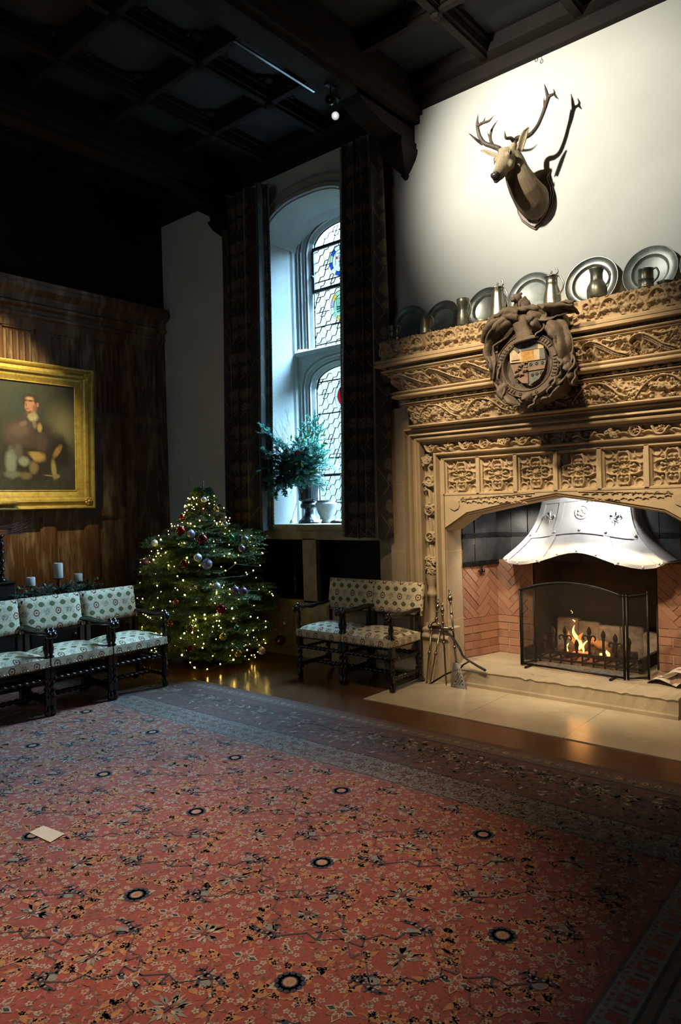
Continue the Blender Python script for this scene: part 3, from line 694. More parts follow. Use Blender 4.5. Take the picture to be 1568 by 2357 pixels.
# ---- flower sprays in the channel -----------------------------------------------
def spray(r, x, y, kind, R, s=1.):
    if kind == 0:
        for k in range(5):
            a = k*1.257+.3; r.leaf(x+.012*math.cos(a), y+.012*math.sin(a), a, .046*s, .017, .062); r.dot(x+.035*s*math.cos(a), y+.035*s*math.sin(a), .017, .055)
        for k in range(7): r.dot(x+.010*math.cos(k*.9), y+.010*math.sin(k*.9), .010, .078)
    elif kind == 1:
        for k in range(9): r.leaf(x-.045*s+.010*k, y-.022+.002*k, 1.2-.2*k, .055*s, .011, .06)
        r.stroke(smoothpts([(x-.06*s, y+.02), (x-.03*s, y-.03), (x+.02*s, y-.035), (x+.06*s, y+.01)], 5), .013, .07); r.grapes(x, y+.01, .028, .07)
    elif kind == 2:
        for q in np.linspace(0, 2*PI, 30): r.dot(x+.042*s*math.cos(q), y+.042*s*math.sin(q), .012, .06)
        r.grapes(x, y, .026, .07)
        for k in range(8): r.dot(x+.055*s*math.cos(k*.785), y+.05*s*math.sin(k*.785), .011, .045)
    else:
        for k in range(10): r.curl(x+R.uniform(-.04, .04), y+R.uniform(-.03, .03), R.uniform(0, 6), .06*s, .012, .066, R.choice([-1, 1])*2.2)
R = np.random.RandomState(4); r = Relief(2.50, .10, .004); kinds = [1, 0, 1, 2, 3, 1, 0, 0, 1, 3, 2, 1, 0, 1]
for i in range(14):
    x = .09+i*.178; spray(r, x, .05, kinds[i], R, .95); r.stroke(smoothpts([(x+.05, .035), (x+.09, .045), (x+.13, .03)], 5), .010, .035)
m = MB(); r.mesh(m, lambda U, V, H: S3(CX-1.25+U, 5.484-H, 2.034+V)); build('flower_frieze', m, STONE, FP)
r = Relief(.112, 1.16, .004)
for z, k in ((.02, 3), (.10, 3), (.33, 2), (.57, 2), (.60, 0), (.80, 3), (.84, 2), (1.03, 1), (1.0, 3)): spray(r, .056, z+.03, k, R, .95)
for z in (.20, .45, .70, .93): r.stroke(smoothpts([(.056, z-.08), (.062, z), (.05, z+.08)], 5), .017, .04); r.stroke([(.05, z), (.075, z-.05)], .008, .03)
for sx in (-1, 1):
    m = MB(); r.mesh(m, lambda U, V, H: S3(CX+sx*1.195+(U-.056), 5.484-H, .92+V)); build('flower_drop', m, STONE, FP)
    m = MB(); x = CX+sx*1.195
    m.lathe([(.040, .42), (.045, .50), (.038, .53), (.036, .74), (.05, .755), (.05, .775), (.036, .79), (.034, .84), (.045, .86), (.052, .92), (.058, .94)], 14, (x, 5.455, 0)); build('colonnette', m, STONE, FP)
    m = MB(); a, b = sorted((CX+sx*1.245, CX+sx*.965))
    pr = [(5.35, 0), (5.35, .36), (5.335, .375), (5.32, .395), (5.325, .415), (5.36, .425), (5.35, .445), (5.345, .46), (5.36, .475), (5.42, .48), (5.55, .48), (5.55, 0)]
    m.prism(pr, 'x', a-.0, b); build('plinth', m, STONE, FP, mods=(bevel(.008),))
# ---- panelled lintel with quatrefoils --------------------------------------------------
def quat(r, cx, cy, s):
    k = s/.15
    for dx, dy in ((0, 1), (0, -1), (1, 0), (-1, 0)):
        for q in np.linspace(0, 2*PI, 44):
            x, y = dx*.078+.045*math.cos(q), dy*.078+.045*math.sin(q)
            if x*dx+y*dy > .045: r.dot(cx+x*k, cy+y*k, .0085, .030)
        for sg in (-1, 1):
            ox, oy = dx*.075+dy*sg*.018, dy*.075+dx*sg*.018
            r.dot(cx+ox*k, cy+oy*k, .015, .036); r.dot(cx+(dx*.052+dy*sg*.012)*k, cy+(dy*.052+dx*sg*.012)*k, .012, .034)
    for sx in (-1, 1):
        for sy in (-1, 1):
            r.stroke(smoothpts([(cx+sx*.125*k, cy+sy*.030*k), (cx+sx*.092*k, cy+sy*.045*k), (cx+sx*.05*k, cy+sy*.05*k), (cx+sx*.045*k, cy+sy*.092*k), (cx+sx*.030*k, cy+sy*.125*k)], 4), .010, .036)
            for q in np.linspace(0, 2*PI, 30): r.dot(cx+(sx*.112+.032*math.cos(q))*k, cy+(sy*.112+.032*math.sin(q))*k, .006, .020)
            r.dot(cx+sx*.075*k, cy+sy*.075*k, .012, .03)
    for q in np.linspace(0, 2*PI, 9)[:-1]: r.leaf(cx, cy, q, .034*k, .008, .036)
    r.dot(cx, cy, .020, .036)
pw = 2.088/6; r = Relief(2.088, .315, .004)
for i in range(6): quat(r, (i+.5)*pw, .157, .150)
m = MB(); r.mesh(m, lambda U, V, H: S3(CX-1.044+U, 5.495-H*1.15, 1.657+V))
build('quatrefoil_panel', m, STONE, FP)
m = MB()
for i in range(7):
    x = CX-1.044+i*pw; w = .032 if 0 < i < 6 else .03
    m.prism([(x-w, 5.50), (x-w, 5.47), (x-w*.6, 5.462), (x-w*.5, 5.44), (x+w*.5, 5.44), (x+w*.6, 5.462), (x+w, 5.47), (x+w, 5.50)], 'z', 1.655, 1.975)
m.prism([(5.50, 1.975), (5.44, 1.975), (5.44, 1.968), (5.47, 1.955), (5.50, 1.95)], 'x', CX-1.044, CX+1.044)
m.prism([(5.50, 1.685), (5.47, 1.672), (5.44, 1.664), (5.44, 1.652), (5.50, 1.652)], 'x', CX-1.044, CX+1.044)
build('panel_rib', m, STONE, FP)
# arch and jambs of the opening: (half width, z) soffit line
AR = [(-1.034, .15), (-1.034, 1.336), (-.814, 1.469), (-.40, 1.548), (0, 1.613), (.40, 1.548), (.814, 1.469), (1.034, 1.336), (1.034, .15)]
m = MB()
for (xa, za), (xb, zb) in zip(AR[1:-2], AR[2:-1]): m.add([(CX+xa, YB-.005, za+.030), (CX+xb, YB-.005, zb+.030), (CX+xb, YB-.005, 1.656), (CX+xa, YB-.005, 1.656)], [(0, 1, 2, 3)])
for sx in (-1, 1): a, b = sorted((CX+sx*1.050, CX+sx*1.042)); m.box((a, YB-.005, .15), (b, YN, 1.66))
rows = []
for d, y in ((.036, 5.445), (.034, 5.46), (.018, 5.465), (.014, 5.45), (.0, 5.47), (0, 5.72), (.10, 5.72)):
    rows.append([(CX+x*(1+d/1.05*(.27 if abs(x) > .9 else .2)), y, z+(d if i not in (0, 8) else 0)) for i, (x, z) in enumerate(AR)])
m.grid(np.array(rows), 0, False)
build('arch', m, STONEJ, FP)
# low relief in the spandrels
for sx in (-1, 1):
    m = MB(); x0 = CX+sx*.93; y = 5.440
    m.prism([(x0-.05, 1.60), (x0-.045, 1.585), (x0-.05, 1.56), (x0-.04, 1.535), (x0, 1.515), (x0+.04, 1.535), (x0+.05, 1.56), (x0+.045, 1.585), (x0+.05, 1.60), (x0, 1.61)], 'y', y-.006, y+.01)
    for i in range(9):
        u = .07+i*.075; zt = 1.632; h = .030*(1-i/12)
        for q in (0, 1): m.tube([(x0-sx*u, y, zt-h*.6), (x0-sx*(u+.02), y-.004, zt+.0), (x0-sx*(u+.045), y, zt-h), (x0-sx*(u+.05), y, zt-h*.3)], .0045, 5)
    for i in range(12):
        u = .07+i*.052; zt = 1.608-.0018*i-.01*(i % 2)
        m.tube(smoothpts([(x0-sx*u, y, zt-.015), (x0-sx*(u+.02), y-.003, zt-.004), (x0-sx*(u+.045), y, zt-.016)], 3), .005, 5)
    m.tube([(x0-sx*.06, y, 1.612), (x0-sx*.40, y, 1.633), (x0-sx*.75, y, 1.648)], .005, 5)
    build('spandrel_carving', m, STONE, FP)
# ---- brick lined hearth recess ------------------------------------------------------------
YK = 6.15
m = MB()
m.box((CX-1.2, 5.70, .0), (CX-1.12, 6.9, 2.6)); m.box((CX+1.12, 5.70, .0), (CX+1.2, 6.9, 2.6)); m.box((CX-1.2, YK+.012, 0), (CX-.55, YK+.4, 2.6)); m.box((CX+.55, YK+.012, 0), (CX+1.2, YK+.4, 2.6))
m.box((CX-.55, YK+.012, 1.05), (CX+.55, YK+.4, 2.6)); m.box((CX-1.2, 5.60, 2.5), (CX+1.2, 6.9, 2.6)); m.box((CX-1.2, 6.75, 0), (CX+1.2, 6.9, 2.6))
m.box((CX-1.06, 5.96, 1.75), (CX+1.06, 5.98, 2.6)) if False else None
build('flue', m, SOOT, FP)
def clip(P, fn):
    out = []
    for i in range(len(P)):
        a, b = P[i-1], P[i]; fa, fb = fn(a), fn(b)
        if (fa < 0) != (fb < 0): q = fa/(fa-fb); out.append((a[0]+(b[0]-a[0])*q, a[1]+(b[1]-a[1])*q))
        if fb >= 0: out.append(b)
    return out
def brickface(m, w, vsplit, h, to3, seed=0):
    L, g, b = .215, .006, .062; out = []
    for j in range(int(vsplit/.072)+1):
        for i in range(-1, int(w/L)+2):
            x = i*L+(L/2 if j % 2 else 0); out.append(([(x+g, j*.072+g), (x+L-g, j*.072+g), (x+L-g, (j+1)*.072-g), (x+g, (j+1)*.072-g)], 0, vsplit))
    c = math.cos(PI/4)
    for a in range(-24, 25):
        for k in range(-12, 13):
            ox, oy = a*b+k*L, a*b-k*L
            for q in (((g/2, g/2), (L-g/2, b-g/2)), ((L+g/2, b-L+g/2), (L+b-g/2, b-g/2))):
                R4 = [(q[0][0]+ox, q[0][1]+oy), (q[1][0]+ox, q[0][1]+oy), (q[1][0]+ox, q[1][1]+oy), (q[0][0]+ox, q[1][1]+oy)]
                out.append(([((x-y)*c+w*.45, (x+y)*c+vsplit+.1) for x, y in R4], vsplit, h))
    for P, v0, v1 in out:
        for fn in (lambda p: p[0], lambda p: w-p[0], lambda p: p[1]-v0, lambda p: v1-p[1]):
            if P: P = clip(P, fn)
        if len(P) < 3: continue
        n = len(P); d = rnd.uniform(.004, .009)
        V = [to3(u, v, 0) for u, v in P]+[to3(u, v, d) for u, v in P]
        m.add(V, [tuple(range(n, 2*n))]+[(i, (i+1) % n, n+(i+1) % n, n+i) for i in range(n)], 0)
BL = [(-1.034, 5.72), (-.905, YK)]
for sx in (-1, 1):
    m = MB(); (xa, ya), (xb, yb) = BL; w = math.hypot(xb-xa, yb-ya); ux, uy = (xb-xa)/w, (yb-ya)/w
    brickface(m, w, .36, 1.10, lambda u, v, d: (CX-sx*(xa+ux*u)*-1*1 if False else CX+(-sx)*(-(xa+ux*u+uy*d)), ya+uy*u-ux*d, .15+v) if False else (CX+(-sx)*-(xa+ux*u+uy*d)*1, ya+uy*u-ux*d, .15+v))
    a = [(CX+sx*(xa), ya), (CX+sx*(xb), yb)]
    m.add([(a[0][0], a[0][1], .15), (a[1][0], a[1][1], .15), (a[1][0], a[1][1], 2.5), (a[0][0], a[0][1], 2.5)], [(0, 1, 2, 3)], 1)
    build('brick_cheek', m, [BRICK, MORTAR], FP)
    m = MB(); x0, x1 = sorted((CX+sx*.905, CX+sx*.55))
    brickface(m, x1-x0, .36, 1.10, lambda u, v, d: (x0+u, YK-d, .15+v)); m.box((x0, YK, .15), (x1, YK+.02, 1.6), 1)
    build('brick_back', m, [BRICK, MORTAR], FP)
m = MB(); m.box((CX-.55, YK+.01, .15), (CX-.53, 6.6, 1.2)); m.box((CX+.53, YK+.01, .15), (CX+.55, 6.6, 1.2)); m.box((CX-.55, 6.58, .15), (CX+.55, 6.6, 1.2)); build('fire_chamber', m, SOOT, FP)
m = MB(); h = [.33, .30, .28, .29, .25]; xs = np.linspace(CX-.46, CX+.52, 6)
for i in range(5): m.box((xs[i]-.006, 6.46+.02*(i % 2), .15), (xs[i+1]+.006, 6.58, .15+h[i]))
build('fireback_stone', m, SOOTSTONE, FP, mods=(bevel(.03, 3),))
# black iron plates above the bricks, with straps and rivets
m = MB(); s2 = MB()
def plates(to3, w, z0, z1, n, straps):
    for i in range(n):
        a, b = i*w/n+.004, (i+1)*w/n-.004; q = .012+.006*(i % 2)
        m.add([to3(a, z0, .004), to3(b, z0, .004), to3(b, z1, .004), to3(a, z1, .004), to3(a, z0, q), to3(b, z0, q), to3(b, z1, q), to3(a, z1, q)], [(4, 5, 6, 7), (0, 1, 5, 4), (1, 2, 6, 5), (2, 3, 7, 6), (3, 0, 4, 7)])
    for z in straps:
        s2.add([to3(0, z, .008), to3(w, z, .008), to3(w, z+.04, .008), to3(0, z+.04, .008), to3(0, z, .026), to3(w, z, .026), to3(w, z+.04, .026), to3(0, z+.04, .026)], [(4, 5, 6, 7), (0, 1, 5, 4), (2, 3, 7, 6), (1, 2, 6, 5), (3, 0, 4, 7)])
        for i in range(n+1): s2.ball(to3(min(w-.02, max(.02, i*w/n)), z+.02, .027), .0085, 8)
for sx in (-1, 1):
    (xa, ya), (xb, yb) = BL; w = math.hypot(xb-xa, yb-ya); ux, uy = (xb-xa)/w, (yb-ya)/w
    plates(lambda u, z, d: (CX+sx*(xa+ux*u+uy*d), ya+uy*u-ux*d, z), w, .99, 2.45, 3, (.995, 1.255))
plates(lambda u, z, d: (CX-.905+u, YK-d, z), 1.81, 1.04, 2.45, 11, (1.255,))
build('iron_plate', m, PLATEM, FP); build('iron_strap', s2, IRON, FP)
def fleur(mb, c, s, ux, uy, nrm, mat=0):
    """three-lobed lily: c centre, s size, ux right, uy up, nrm outward"""
    c, ux, uy, nrm = (np.array(q, float) for q in (c, ux, uy, nrm))
    def p(a, b, d=.004): return c+ux*a*s+uy*b*s+nrm*d
    mb.tube(smoothpts([p(0, -1), p(0, -.3), p(0, .3), p(0, .9)], 4), np.interp(np.linspace(0, 1, 13), [0, .35, .7, 1], [.07*s, .10*s, .20*s, .03*s]), 8, mat, flat=.6)
    for k in (-1, 1): mb.tube(smoothpts([p(k*.08, -.2), p(k*.3, .15), p(k*.55, .25), p(k*.72, .0), p(k*.55, -.2)], 4), np.interp(np.linspace(0, 1, 17), [0, .4, 1], [.07*s, .17*s, .06*s]), 8, mat, flat=.6); mb.tube(smoothpts([p(k*.05, -.35), p(k*.25, -.6), p(k*.4, -.55)], 4), .06*s, 6, mat)
    mb.tube([p(-.3, -.25, .01), p(.3, -.25, .01)], .08*s, 6, mat)
for sx in (-1, 1):
    m = MB(); (xa, ya), (xb, yb) = BL; w = math.hypot(xb-xa, yb-ya); ux, uy = (xb-xa)/w, (yb-ya)/w; u = w*.5
    fleur(m, (CX+sx*(xa+ux*u+uy*.02), ya+uy*u-ux*.02, .945), .055, (sx*ux, uy, 0), (0, 0, -1), (sx*uy, -ux, 0))
    build('iron_lily', m, IRON, FP)
# raised hearth
m = MB(); n = 46; xs = np.linspace(CX-.90, CX+.90, n); R = np.random.RandomState(8)
e = .012*R.rand(n); zt = .15+.006*R.randn(n)*.5; rows = []
prof = [(5.345, 0), (5.345, .03), (5.36, .04), (5.365, .125), (5.355, .14), (5.365, .15), (5.42, .152), (5.6, .15), (6.6, .15)]
for k, (y, z) in enumerate(prof):
    rows.append([(x*(1), y+(e[i] if 2 < k < 6 else 0), z+(zt[i]-.15 if k > 3 else 0)) for i, x in enumerate(xs)])
m.grid(np.array(rows), 0, False); m.add([(xs[0], y, z) for y, z in prof]+[(xs[0], 6.6, 0)], [tuple(range(10))]); m.add([(xs[-1], y, z) for y, z in prof]+[(xs[-1], 6.6, 0)], [tuple(range(10))[::-1]])
m.box((CX-1.034, 5.50, .0), (CX+1.034, 6.6, .148))
build('hearth_step', m, HEARTH, FP)
# ------------------------------------------------------------------ fire hood
HD = thing('fire_hood', 'flared pale steel smoke hood with riveted straps over the fire', 'hood', (CX, 6.0, 1.0))
ZT = [1.05, 1.10, 1.16, 1.22, 1.28, 1.34, 1.40, 1.47, 1.54, 1.65, 1.80, 2.0, 2.4]
WT = [.715, .645, .575, .515, .466, .432, .408, .390, .376, .365, .355, .345, .34]
YT = [5.800, 5.815, 5.840, 5.868, 5.895, 5.920, 5.943, 5.968, 5.990, 6.01, 6.03, 6.05, 6.07]
def hw_(z): return np.interp(z, ZT, WT)
def hy_(z): return np.interp(z, ZT, YT)
def zb_(s): return np.interp(abs(s), [0, .12, .25, .40, .49, .62, .75, .88, 1.0], [1.138, 1.132, 1.113, 1.075, 1.05, 1.028, 1.018, 1.03, 1.066])
def zbelt(s): return np.interp(abs(s), [0, .25, .5, .75, 1.0], [1.325, 1.318, 1.303, 1.283, 1.272])
def hoodp(s, z, d=0.):
    w = hw_(z); return (CX+s*(w+d*.0), hy_(z)+.055*s*s*(w/.7)-d, z)
m = MB(); ss = np.linspace(-1, 1, 49); T = np.linspace(0, 1, 26)
m.grid([[hoodp(s, zb_(s)+(2.4-zb_(s))*t**1.5) for s in ss] for t in T])
for sx in (-1, 1):
    P = [];
    for t in T:
        z = zb_(1)+(2.4-zb_(1))*t**1.5; a = hoodp(sx, z); P.append([(a[0]+(CX+sx*(hw_(z)+.05)-a[0])*q, a[1]+(YK-.03-a[1])*q, z) for q in (0, .5, 1)])
    m.grid(P, flip=sx > 0)
build('hood_shell', m, HOODM, HD, mods=(lambda o: setattr(o.modifiers.new('t', 'SOLIDIFY'), 'thickness', .006),))
m = MB(); rv = MB()
def strip(fn, n, w, d=.006):
    """fn(t)->(s,z); strip runs along it with half width w (metres)"""
    P = [fn(t) for t in np.linspace(0, 1, n)]; A = [];
    for i, (s, z) in enumerate(P):
        s0, z0 = P[max(0, i-1)]; s1, z1 = P[min(n-1, i+1)]; h = hw_(z); dx, dz = (s1*hw_(z1)-s0*hw_(z0)), z1-z0; L = math.hypot(dx, dz); nx, nz = -dz/L, dx/L
        row = []
        for k, q in ((-1, .0), (-1, d), (1, d), (1, .0)):
            zz = z+nz*w*k; hh = hw_(zz); sc = (s*h+nx*w*k)/hh; row.append(hoodp(np.clip(sc, -1.02, 1.02), zz, q))
        A.append(row)
    m.grid(A, smooth=False)
for s in (-.49, .49): strip(lambda t, s=s: (s, zb_(s)+.01+(1.75-zb_(s))*t), 24, .024)
for s in (-.965, .965): strip(lambda t, s=s: (s, zb_(s)+.008+(1.75-zb_(s))*t), 24, .026)
strip(lambda t: (-1+2*t, zbelt(-1+2*t)), 40, .022, .009)
strip(lambda t: (-1+2*t, zb_(-1+2*t)+.016), 48, .014, .008)
strip(lambda t: (-1+2*t, 1.592-.03*abs(-1+2*t)), 30, .016, .008)
build('hood_strap', m, HOODM, HD)
for s, z, r in [(s, zbelt(s)+.004, .0125) for s in (-.97, -.49, 0, .49, .97)]+[(s, zb_(s)+.017, .010) for s in (-.94, -.75, -.50, -.27, 0, .27, .50, .75, .94)]:
    m = MB(); m.ball(hoodp(s, z, .010), r, 10); build('rivet', m, HOODM, HD)
for s in (-.70, .70):
    m = MB(); c = hoodp(s, 1.435, .01); fleur(m, c, .062, (1, .06*s, 0), (0, .35, 1), (0, -1, .35)); build('lily_emblem', m, HOODM, HD)
m = MB(); c = hoodp(0, 1.475, .004)
q = np.linspace(0, 2*PI, 33); m.tube(np.stack([c[0]+.056*np.cos(q), c[1]+.0+.33*.056*np.sin(q), c[2]+.056*np.sin(q)], 1), .005, 6, caps=False)
for k in range(5): m.ball((c[0]+.025*math.cos(k*1.257), c[1]-.003+.33*.025*math.sin(k*1.257), c[2]+.025*math.sin(k*1.257)), .017, 8, sc=(1, .4, 1))
build('rose_emblem', m, HOODM, HD)
# ------------------------------------------------------------------ folding fire screen
t = NT('fine_wire_mesh'); tr = t.n('ShaderNodeBsdfTransparent'); tr.inputs[0].default_value = (.84, .84, .84, 1); d = t.n('ShaderNodeBsdfDiffuse'); d.inputs[0].default_value = (.05, .045, .04, 1)
ms = t.n('ShaderNodeMixShader'); ms.inputs[0].default_value = .30; t.link(tr.outputs[0], ms.inputs[1]); t.link(d.outputs[0], ms.inputs[2]); t.link(ms.outputs[0], t.out.inputs[0]); MESH = t.m
SC = thing('fire_screen', 'black three-fold fire screen with arched wire mesh panel', 'fire screen', (-2.36, 5.72, .155))
def spanel(a, b, h0, h1, hc):
    m = MB(); g = MB(); n = 18; top = []
    for i in range(n+1):
        t = i/n; top.append((a[0]+(b[0]-a[0])*t, a[1]+(b[1]-a[1])*t, .155+h0+(h1-h0)*t+hc*(1-(2*t-1)**2)))
    m.tube([(a[0], a[1], .158)]+[(a[0], a[1], .155+h0)], .010, 8); m.tube([(b[0], b[1], .158), (b[0], b[1], .155+h1)], .010, 8)
    m.tube(top, .009, 8); m.tube([(a[0], a[1], .170), (b[0], b[1], .170)], .009, 8)
    for p in (a, b): m.ball((p[0], p[1], .155+(h0 if p is a else h1)+.006), .013, 8)
    g.add([(a[0], a[1], .175), (b[0], b[1], .175)]+top[::-1], [tuple(range(n+3))])
    f = build('screen_frame', m, IRON, SC); build('wire_mesh', g, MESH, f); return f
L0, L1, W1, W0 = (-2.80, 5.735), (-1.905, 5.690), (-1.755, 5.80), (-2.745, 5.90)
spanel(L0, L1, .655, .655, .085); spanel((L1[0]+.022, L1[1]+.012), W1, .655, .675, 0); spanel((L0[0]+.004, L0[1]+.024), W0, .655, .655, 0)
for x, y in ((-2.72, 5.73), (-1.99, 5.695)): m = MB(); m.box((x-.009, y-.09, .153), (x+.009, y+.05, .168)); build('foot', m, IRON, SC)
# ------------------------------------------------------------------ fire basket, logs, ash and flames
GB_ = thing('fire_basket', 'black iron fire basket with spear and scroll finials', 'fire grate', (CX-.1, 6.05, .15))
m = MB(); m.box((-2.88, 5.96, .235), (-1.86, 5.985, .262)); m.box((-2.88, 5.96, .175), (-1.86, 5.98, .195))
for x in (-2.88, -1.885): m.box((x, 5.96, .15), (x+.025, 6.42, .262))
for i in range(11): x = -2.84+i*.096; m.box((x, 5.97, .15), (x+.014, 5.98, .24)); m.box((x, 5.97, .19), (x+.014, 6.42, .20))
build('grate_frame', m, IRON_RUST, GB_)
for i, (x, h) in enumerate(((-2.69, .40), (-2.61, .475), (-2.50, .485), (-2.40, .38), (-2.29, .50), (-2.17, .48), (-2.07, .46), (-1.96, .44), (-2.78, .37))):
    m = MB(); y = 5.972
    m.tube([(x, y, .24), (x, y, h-.075)], .011, 6); m.ball((x, y, h-.08), .016, 8)
    m.lathe([(.008, h-.075), (.014, h-.068), (.022, h-.045), (.016, h-.022), (.003, h)], 8, (x, y, 0))
    if i in (2, 4, 6):
        for k in (-1, 1):
            q = np.linspace(0, 4.2, 14); m.tube([(x, y, h-.14)]+[(x+k*(.034-.020*math.cos(a)), y, h-.10+.021*math.sin(a)) for a in q], .007, 6)
    build('spear_finial', m, IRON_RUST, GB_)
LOGM = simple('charred_log', (.09, .062, .045), .9, 0, .7, 16, .7, 40); LOGE = simple('pale_burning_log', (.32, .22, .13), .85, 0, .4, 14, .5, 40)
def log(a, b, r, label, mat=LOGM):
    m = MB(); P = np.linspace(0, 1, 9)[:, None]*(np.array(b)-np.array(a))+np.array(a); P += nr.randn(9, 3)*.004
    m.tube(P, r*(1+.08*nr.randn(9)), 12, smooth=True)
    o = build('log', m, mat, loc=a); tag(o, label, 'log', 'logs on the fire')
log((-2.66, 6.16, .235), (-2.12, 6.30, .245), .042, 'charred log lying along the back of the fire basket')
log((-2.56, 6.08, .235), (-2.30, 6.34, .27), .036, 'charred log slanting back under the tall flame')
log((-2.42, 6.30, .325), (-2.16, 6.12, .300), .040, 'pale log propped high behind the scrolled finials', LOGE)
log((-2.30, 6.06, .235), (-1.98, 6.24, .24), .034, 'short charred log at the right end of the fire')
m = MB(); n = 40; m2 = nr.rand(14, n)
X, Y = np.meshgrid(np.linspace(-2.84, -1.84, n), np.linspace(5.99, 6.42, 14)); b = np.sin(PI*np.linspace(0, 1, n))[None]*np.sin(PI*np.linspace(0, 1, 14))[:, None]
m.grid(S3(X, Y, .148+.055*b**.5*(.6+.4*m2)))
X, Y = np.meshgrid(np.linspace(-2.74, -1.92, n), np.linspace(5.79, 5.95, 14)); m.grid(S3(X, Y, .149+.03*b**.5*(.5+.5*nr.rand(14, n))), 0, False)
o = build('ash_bed', m, ASH, loc=(CX, 6.0, .15)); tag(o, 'bed of grey ash and cinders under the fire basket', 'ash', kind='stuff')
F1 = emis('flame_core', (1.0, .50, .13), 5.5); F2 = emis('flame_edge', (1.0, .25, .03), 2.2); EMB = emis('ember', (1.0, .12, .03), 5)
FL = thing('fire', 'bright orange flames rising from the logs in the fire basket', 'fire', (-2.42, 6.1, .26))
def flame(x, y, z, h, w, lean, mat, ph=0.):
    m = MB(); t = np.linspace(0, 1, 15); r = w*np.sin(PI*np.clip(t*.92+.06, 0, 1))**.8*(1-t*.55)
    P = np.stack([x+lean*h*t+.018*h/.2*np.sin(6*t+ph), y+.01*np.sin(5*t+ph), z+h*t], 1); m.tube(P, np.maximum(r, .0015), 10)
    build('flame', m, mat, FL)
for a in ((-2.425, 6.07, .27, .215, .024, -.12, F1, .3), (-2.435, 6.09, .27, .15, .034, .25, F2, 1), (-2.52, 6.05, .25, .075, .014, .1, F1, 2), (-2.39, 6.05, .25, .13, .014, .45, F1, 1.6), (-2.475, 6.10, .30, .12, .018, -.35, F2, .5), (-2.16, 6.03, .245, .06, .020, .05, F1, 0), (-2.21, 6.04, .24, .03, .02, -.3, F1, 0), (-2.33, 6.03, .23, .04, .012, -.5, F2, 0), (-2.455, 6.07, .512, .022, .007, -.5, F1, 0), (-2.475, 6.07, .585, .03, .002, -.1, F1, 0)): flame(*a)
m = MB()
for i in range(26): m.ball((-2.5+.36*nr.rand(), 6.02+.12*nr.rand(), .225+.02*nr.rand()), .010+.008*nr.rand(), 6, sc=(1.4, 1, .7))
o = build('embers', m, EMB, FL); o['kind'] = 'stuff'
# ------------------------------------------------------------------ fire irons
def knob(m, p, d, r):
    """turned knob centred at p along direction d"""
    Mx = Vector(d).to_track_quat('Z', 'Y').to_matrix().to_4x4(); m.lathe([(.3*r, -1.3*r), (.75*r, -1.0*r), (r, 0), (.75*r, 1.0*r), (.3*r, 1.3*r)], 10, p, M=Mx)
def along(a, b, t): return tuple(np.array(a)*(1-t)+np.array(b)*t)
TG = thing('fire_tongs', 'polished steel fire tongs with two long legs nearest the armchair', 'fire tongs', (-3.46, 5.24, 0))
a, b = (-3.395, 5.31, .545), (-3.383, 5.335, .72); m = MB(); m.tube([a, b], .008, 8); d = np.array(b)-np.array(a)
for t, r in ((.1, .017), (.45, .012), (.72, .020), (.92, .012)): knob(m, along(a, b, t), d, r)
m.ball(along(a, b, 1.08), .008, 8); h = build('handle', m, STEEL, TG)
m = MB(); c = (-3.40, 5.31, .495); q = np.linspace(-.4, PI+.4, 16); m.tube([(c[0]-.048*math.cos(k), c[1], c[2]+.045*math.sin(k)) for k in q], .007, 8); build('spring_bow', m, STEEL, TG)
for sx, foot in ((-1, (-3.462, 5.235, .012)), (1, (-3.425, 5.235, .012))):
    m = MB(); a = (-3.40+sx*.045, 5.31, .475); m.tube([a, foot], [.008, .0055], 8); d = np.array(a)-np.array(foot)
    for t, r in ((.02, .013), (.45, .014)): knob(m, along(a, foot, t), d, r)
    m.ball((foot[0], foot[1], .013), .012, 8, sc=(1, 1, .8)); build('leg', m, STEEL, TG)
PK = thing('poker', 'slim steel poker with turned knobs leaning beside the tongs', 'poker', (-3.28, 5.26, 0))
a, b = (-3.345, 5.335, .70), (-3.279, 5.262, .004); d = np.array(a)-np.array(b); m = MB(); m.tube([a, along(a, b, .3), along(a, b, .97), b], [.009, .007, .006, .002], 8); build('shaft', m, STEEL, PK)
m = MB(); m.tube([along(a, b, -.01), along(a, b, .26)], .0095, 8)
for t, r in ((.02, .012), (.08, .018), (.14, .012), (.24, .013)): knob(m, along(a, b, t), d, r)
build('handle', m, STEEL, PK); m = MB(); knob(m, along(a, b, .48), d, .014); build('collar', m, STEEL, PK)
SH = thing('fire_shovel', 'steel fire shovel with pierced blade resting on the stone hearth', 'shovel', (-3.17, 5.29, 0))
a, b = (-3.305, 5.40, .80), (-3.195, 5.30, .20); d = np.array(a)-np.array(b); m = MB(); m.tube([a, b], [.008, .009], 8)
for t, r in ((.30, .013), (.78, .014)): knob(m, along(a, b, t), d, r)
build('shaft', m, STEEL, SH)
m = MB(); m.tube([along(a, b, -.03), along(a, b, .17)], .0095, 8)
for t, r in ((-.02, .010), (.04, .013), (.09, .022), (.15, .012)): knob(m, along(a, b, t), d, r)
build('handle', m, STEEL, SH)
SHB = simple('grey_pierced_steel', (.30, .28, .255), .5, .8, .2, 25)
m = MB()
def bl(u, v): # u across -1..1, v 0 (top)..1 (bottom)
    w = .030+.045*v; return (-3.195+.045*v+u*w, 5.300-.045*v-.012*(1-u*u), .205-.20*v)
for j in range(14):
    for i in range(10):
        u0, u1, v0, v1 = -1+i*.2, -.8+i*.2, j/14, (j+1)/14
        if 2 < j < 12 and 0 < i < 9 and (i+j) % 2: continue
        m.add([bl(u0, v0), bl(u1, v0), bl(u1, v1), bl(u0, v1)], [(0, 1, 2, 3)])
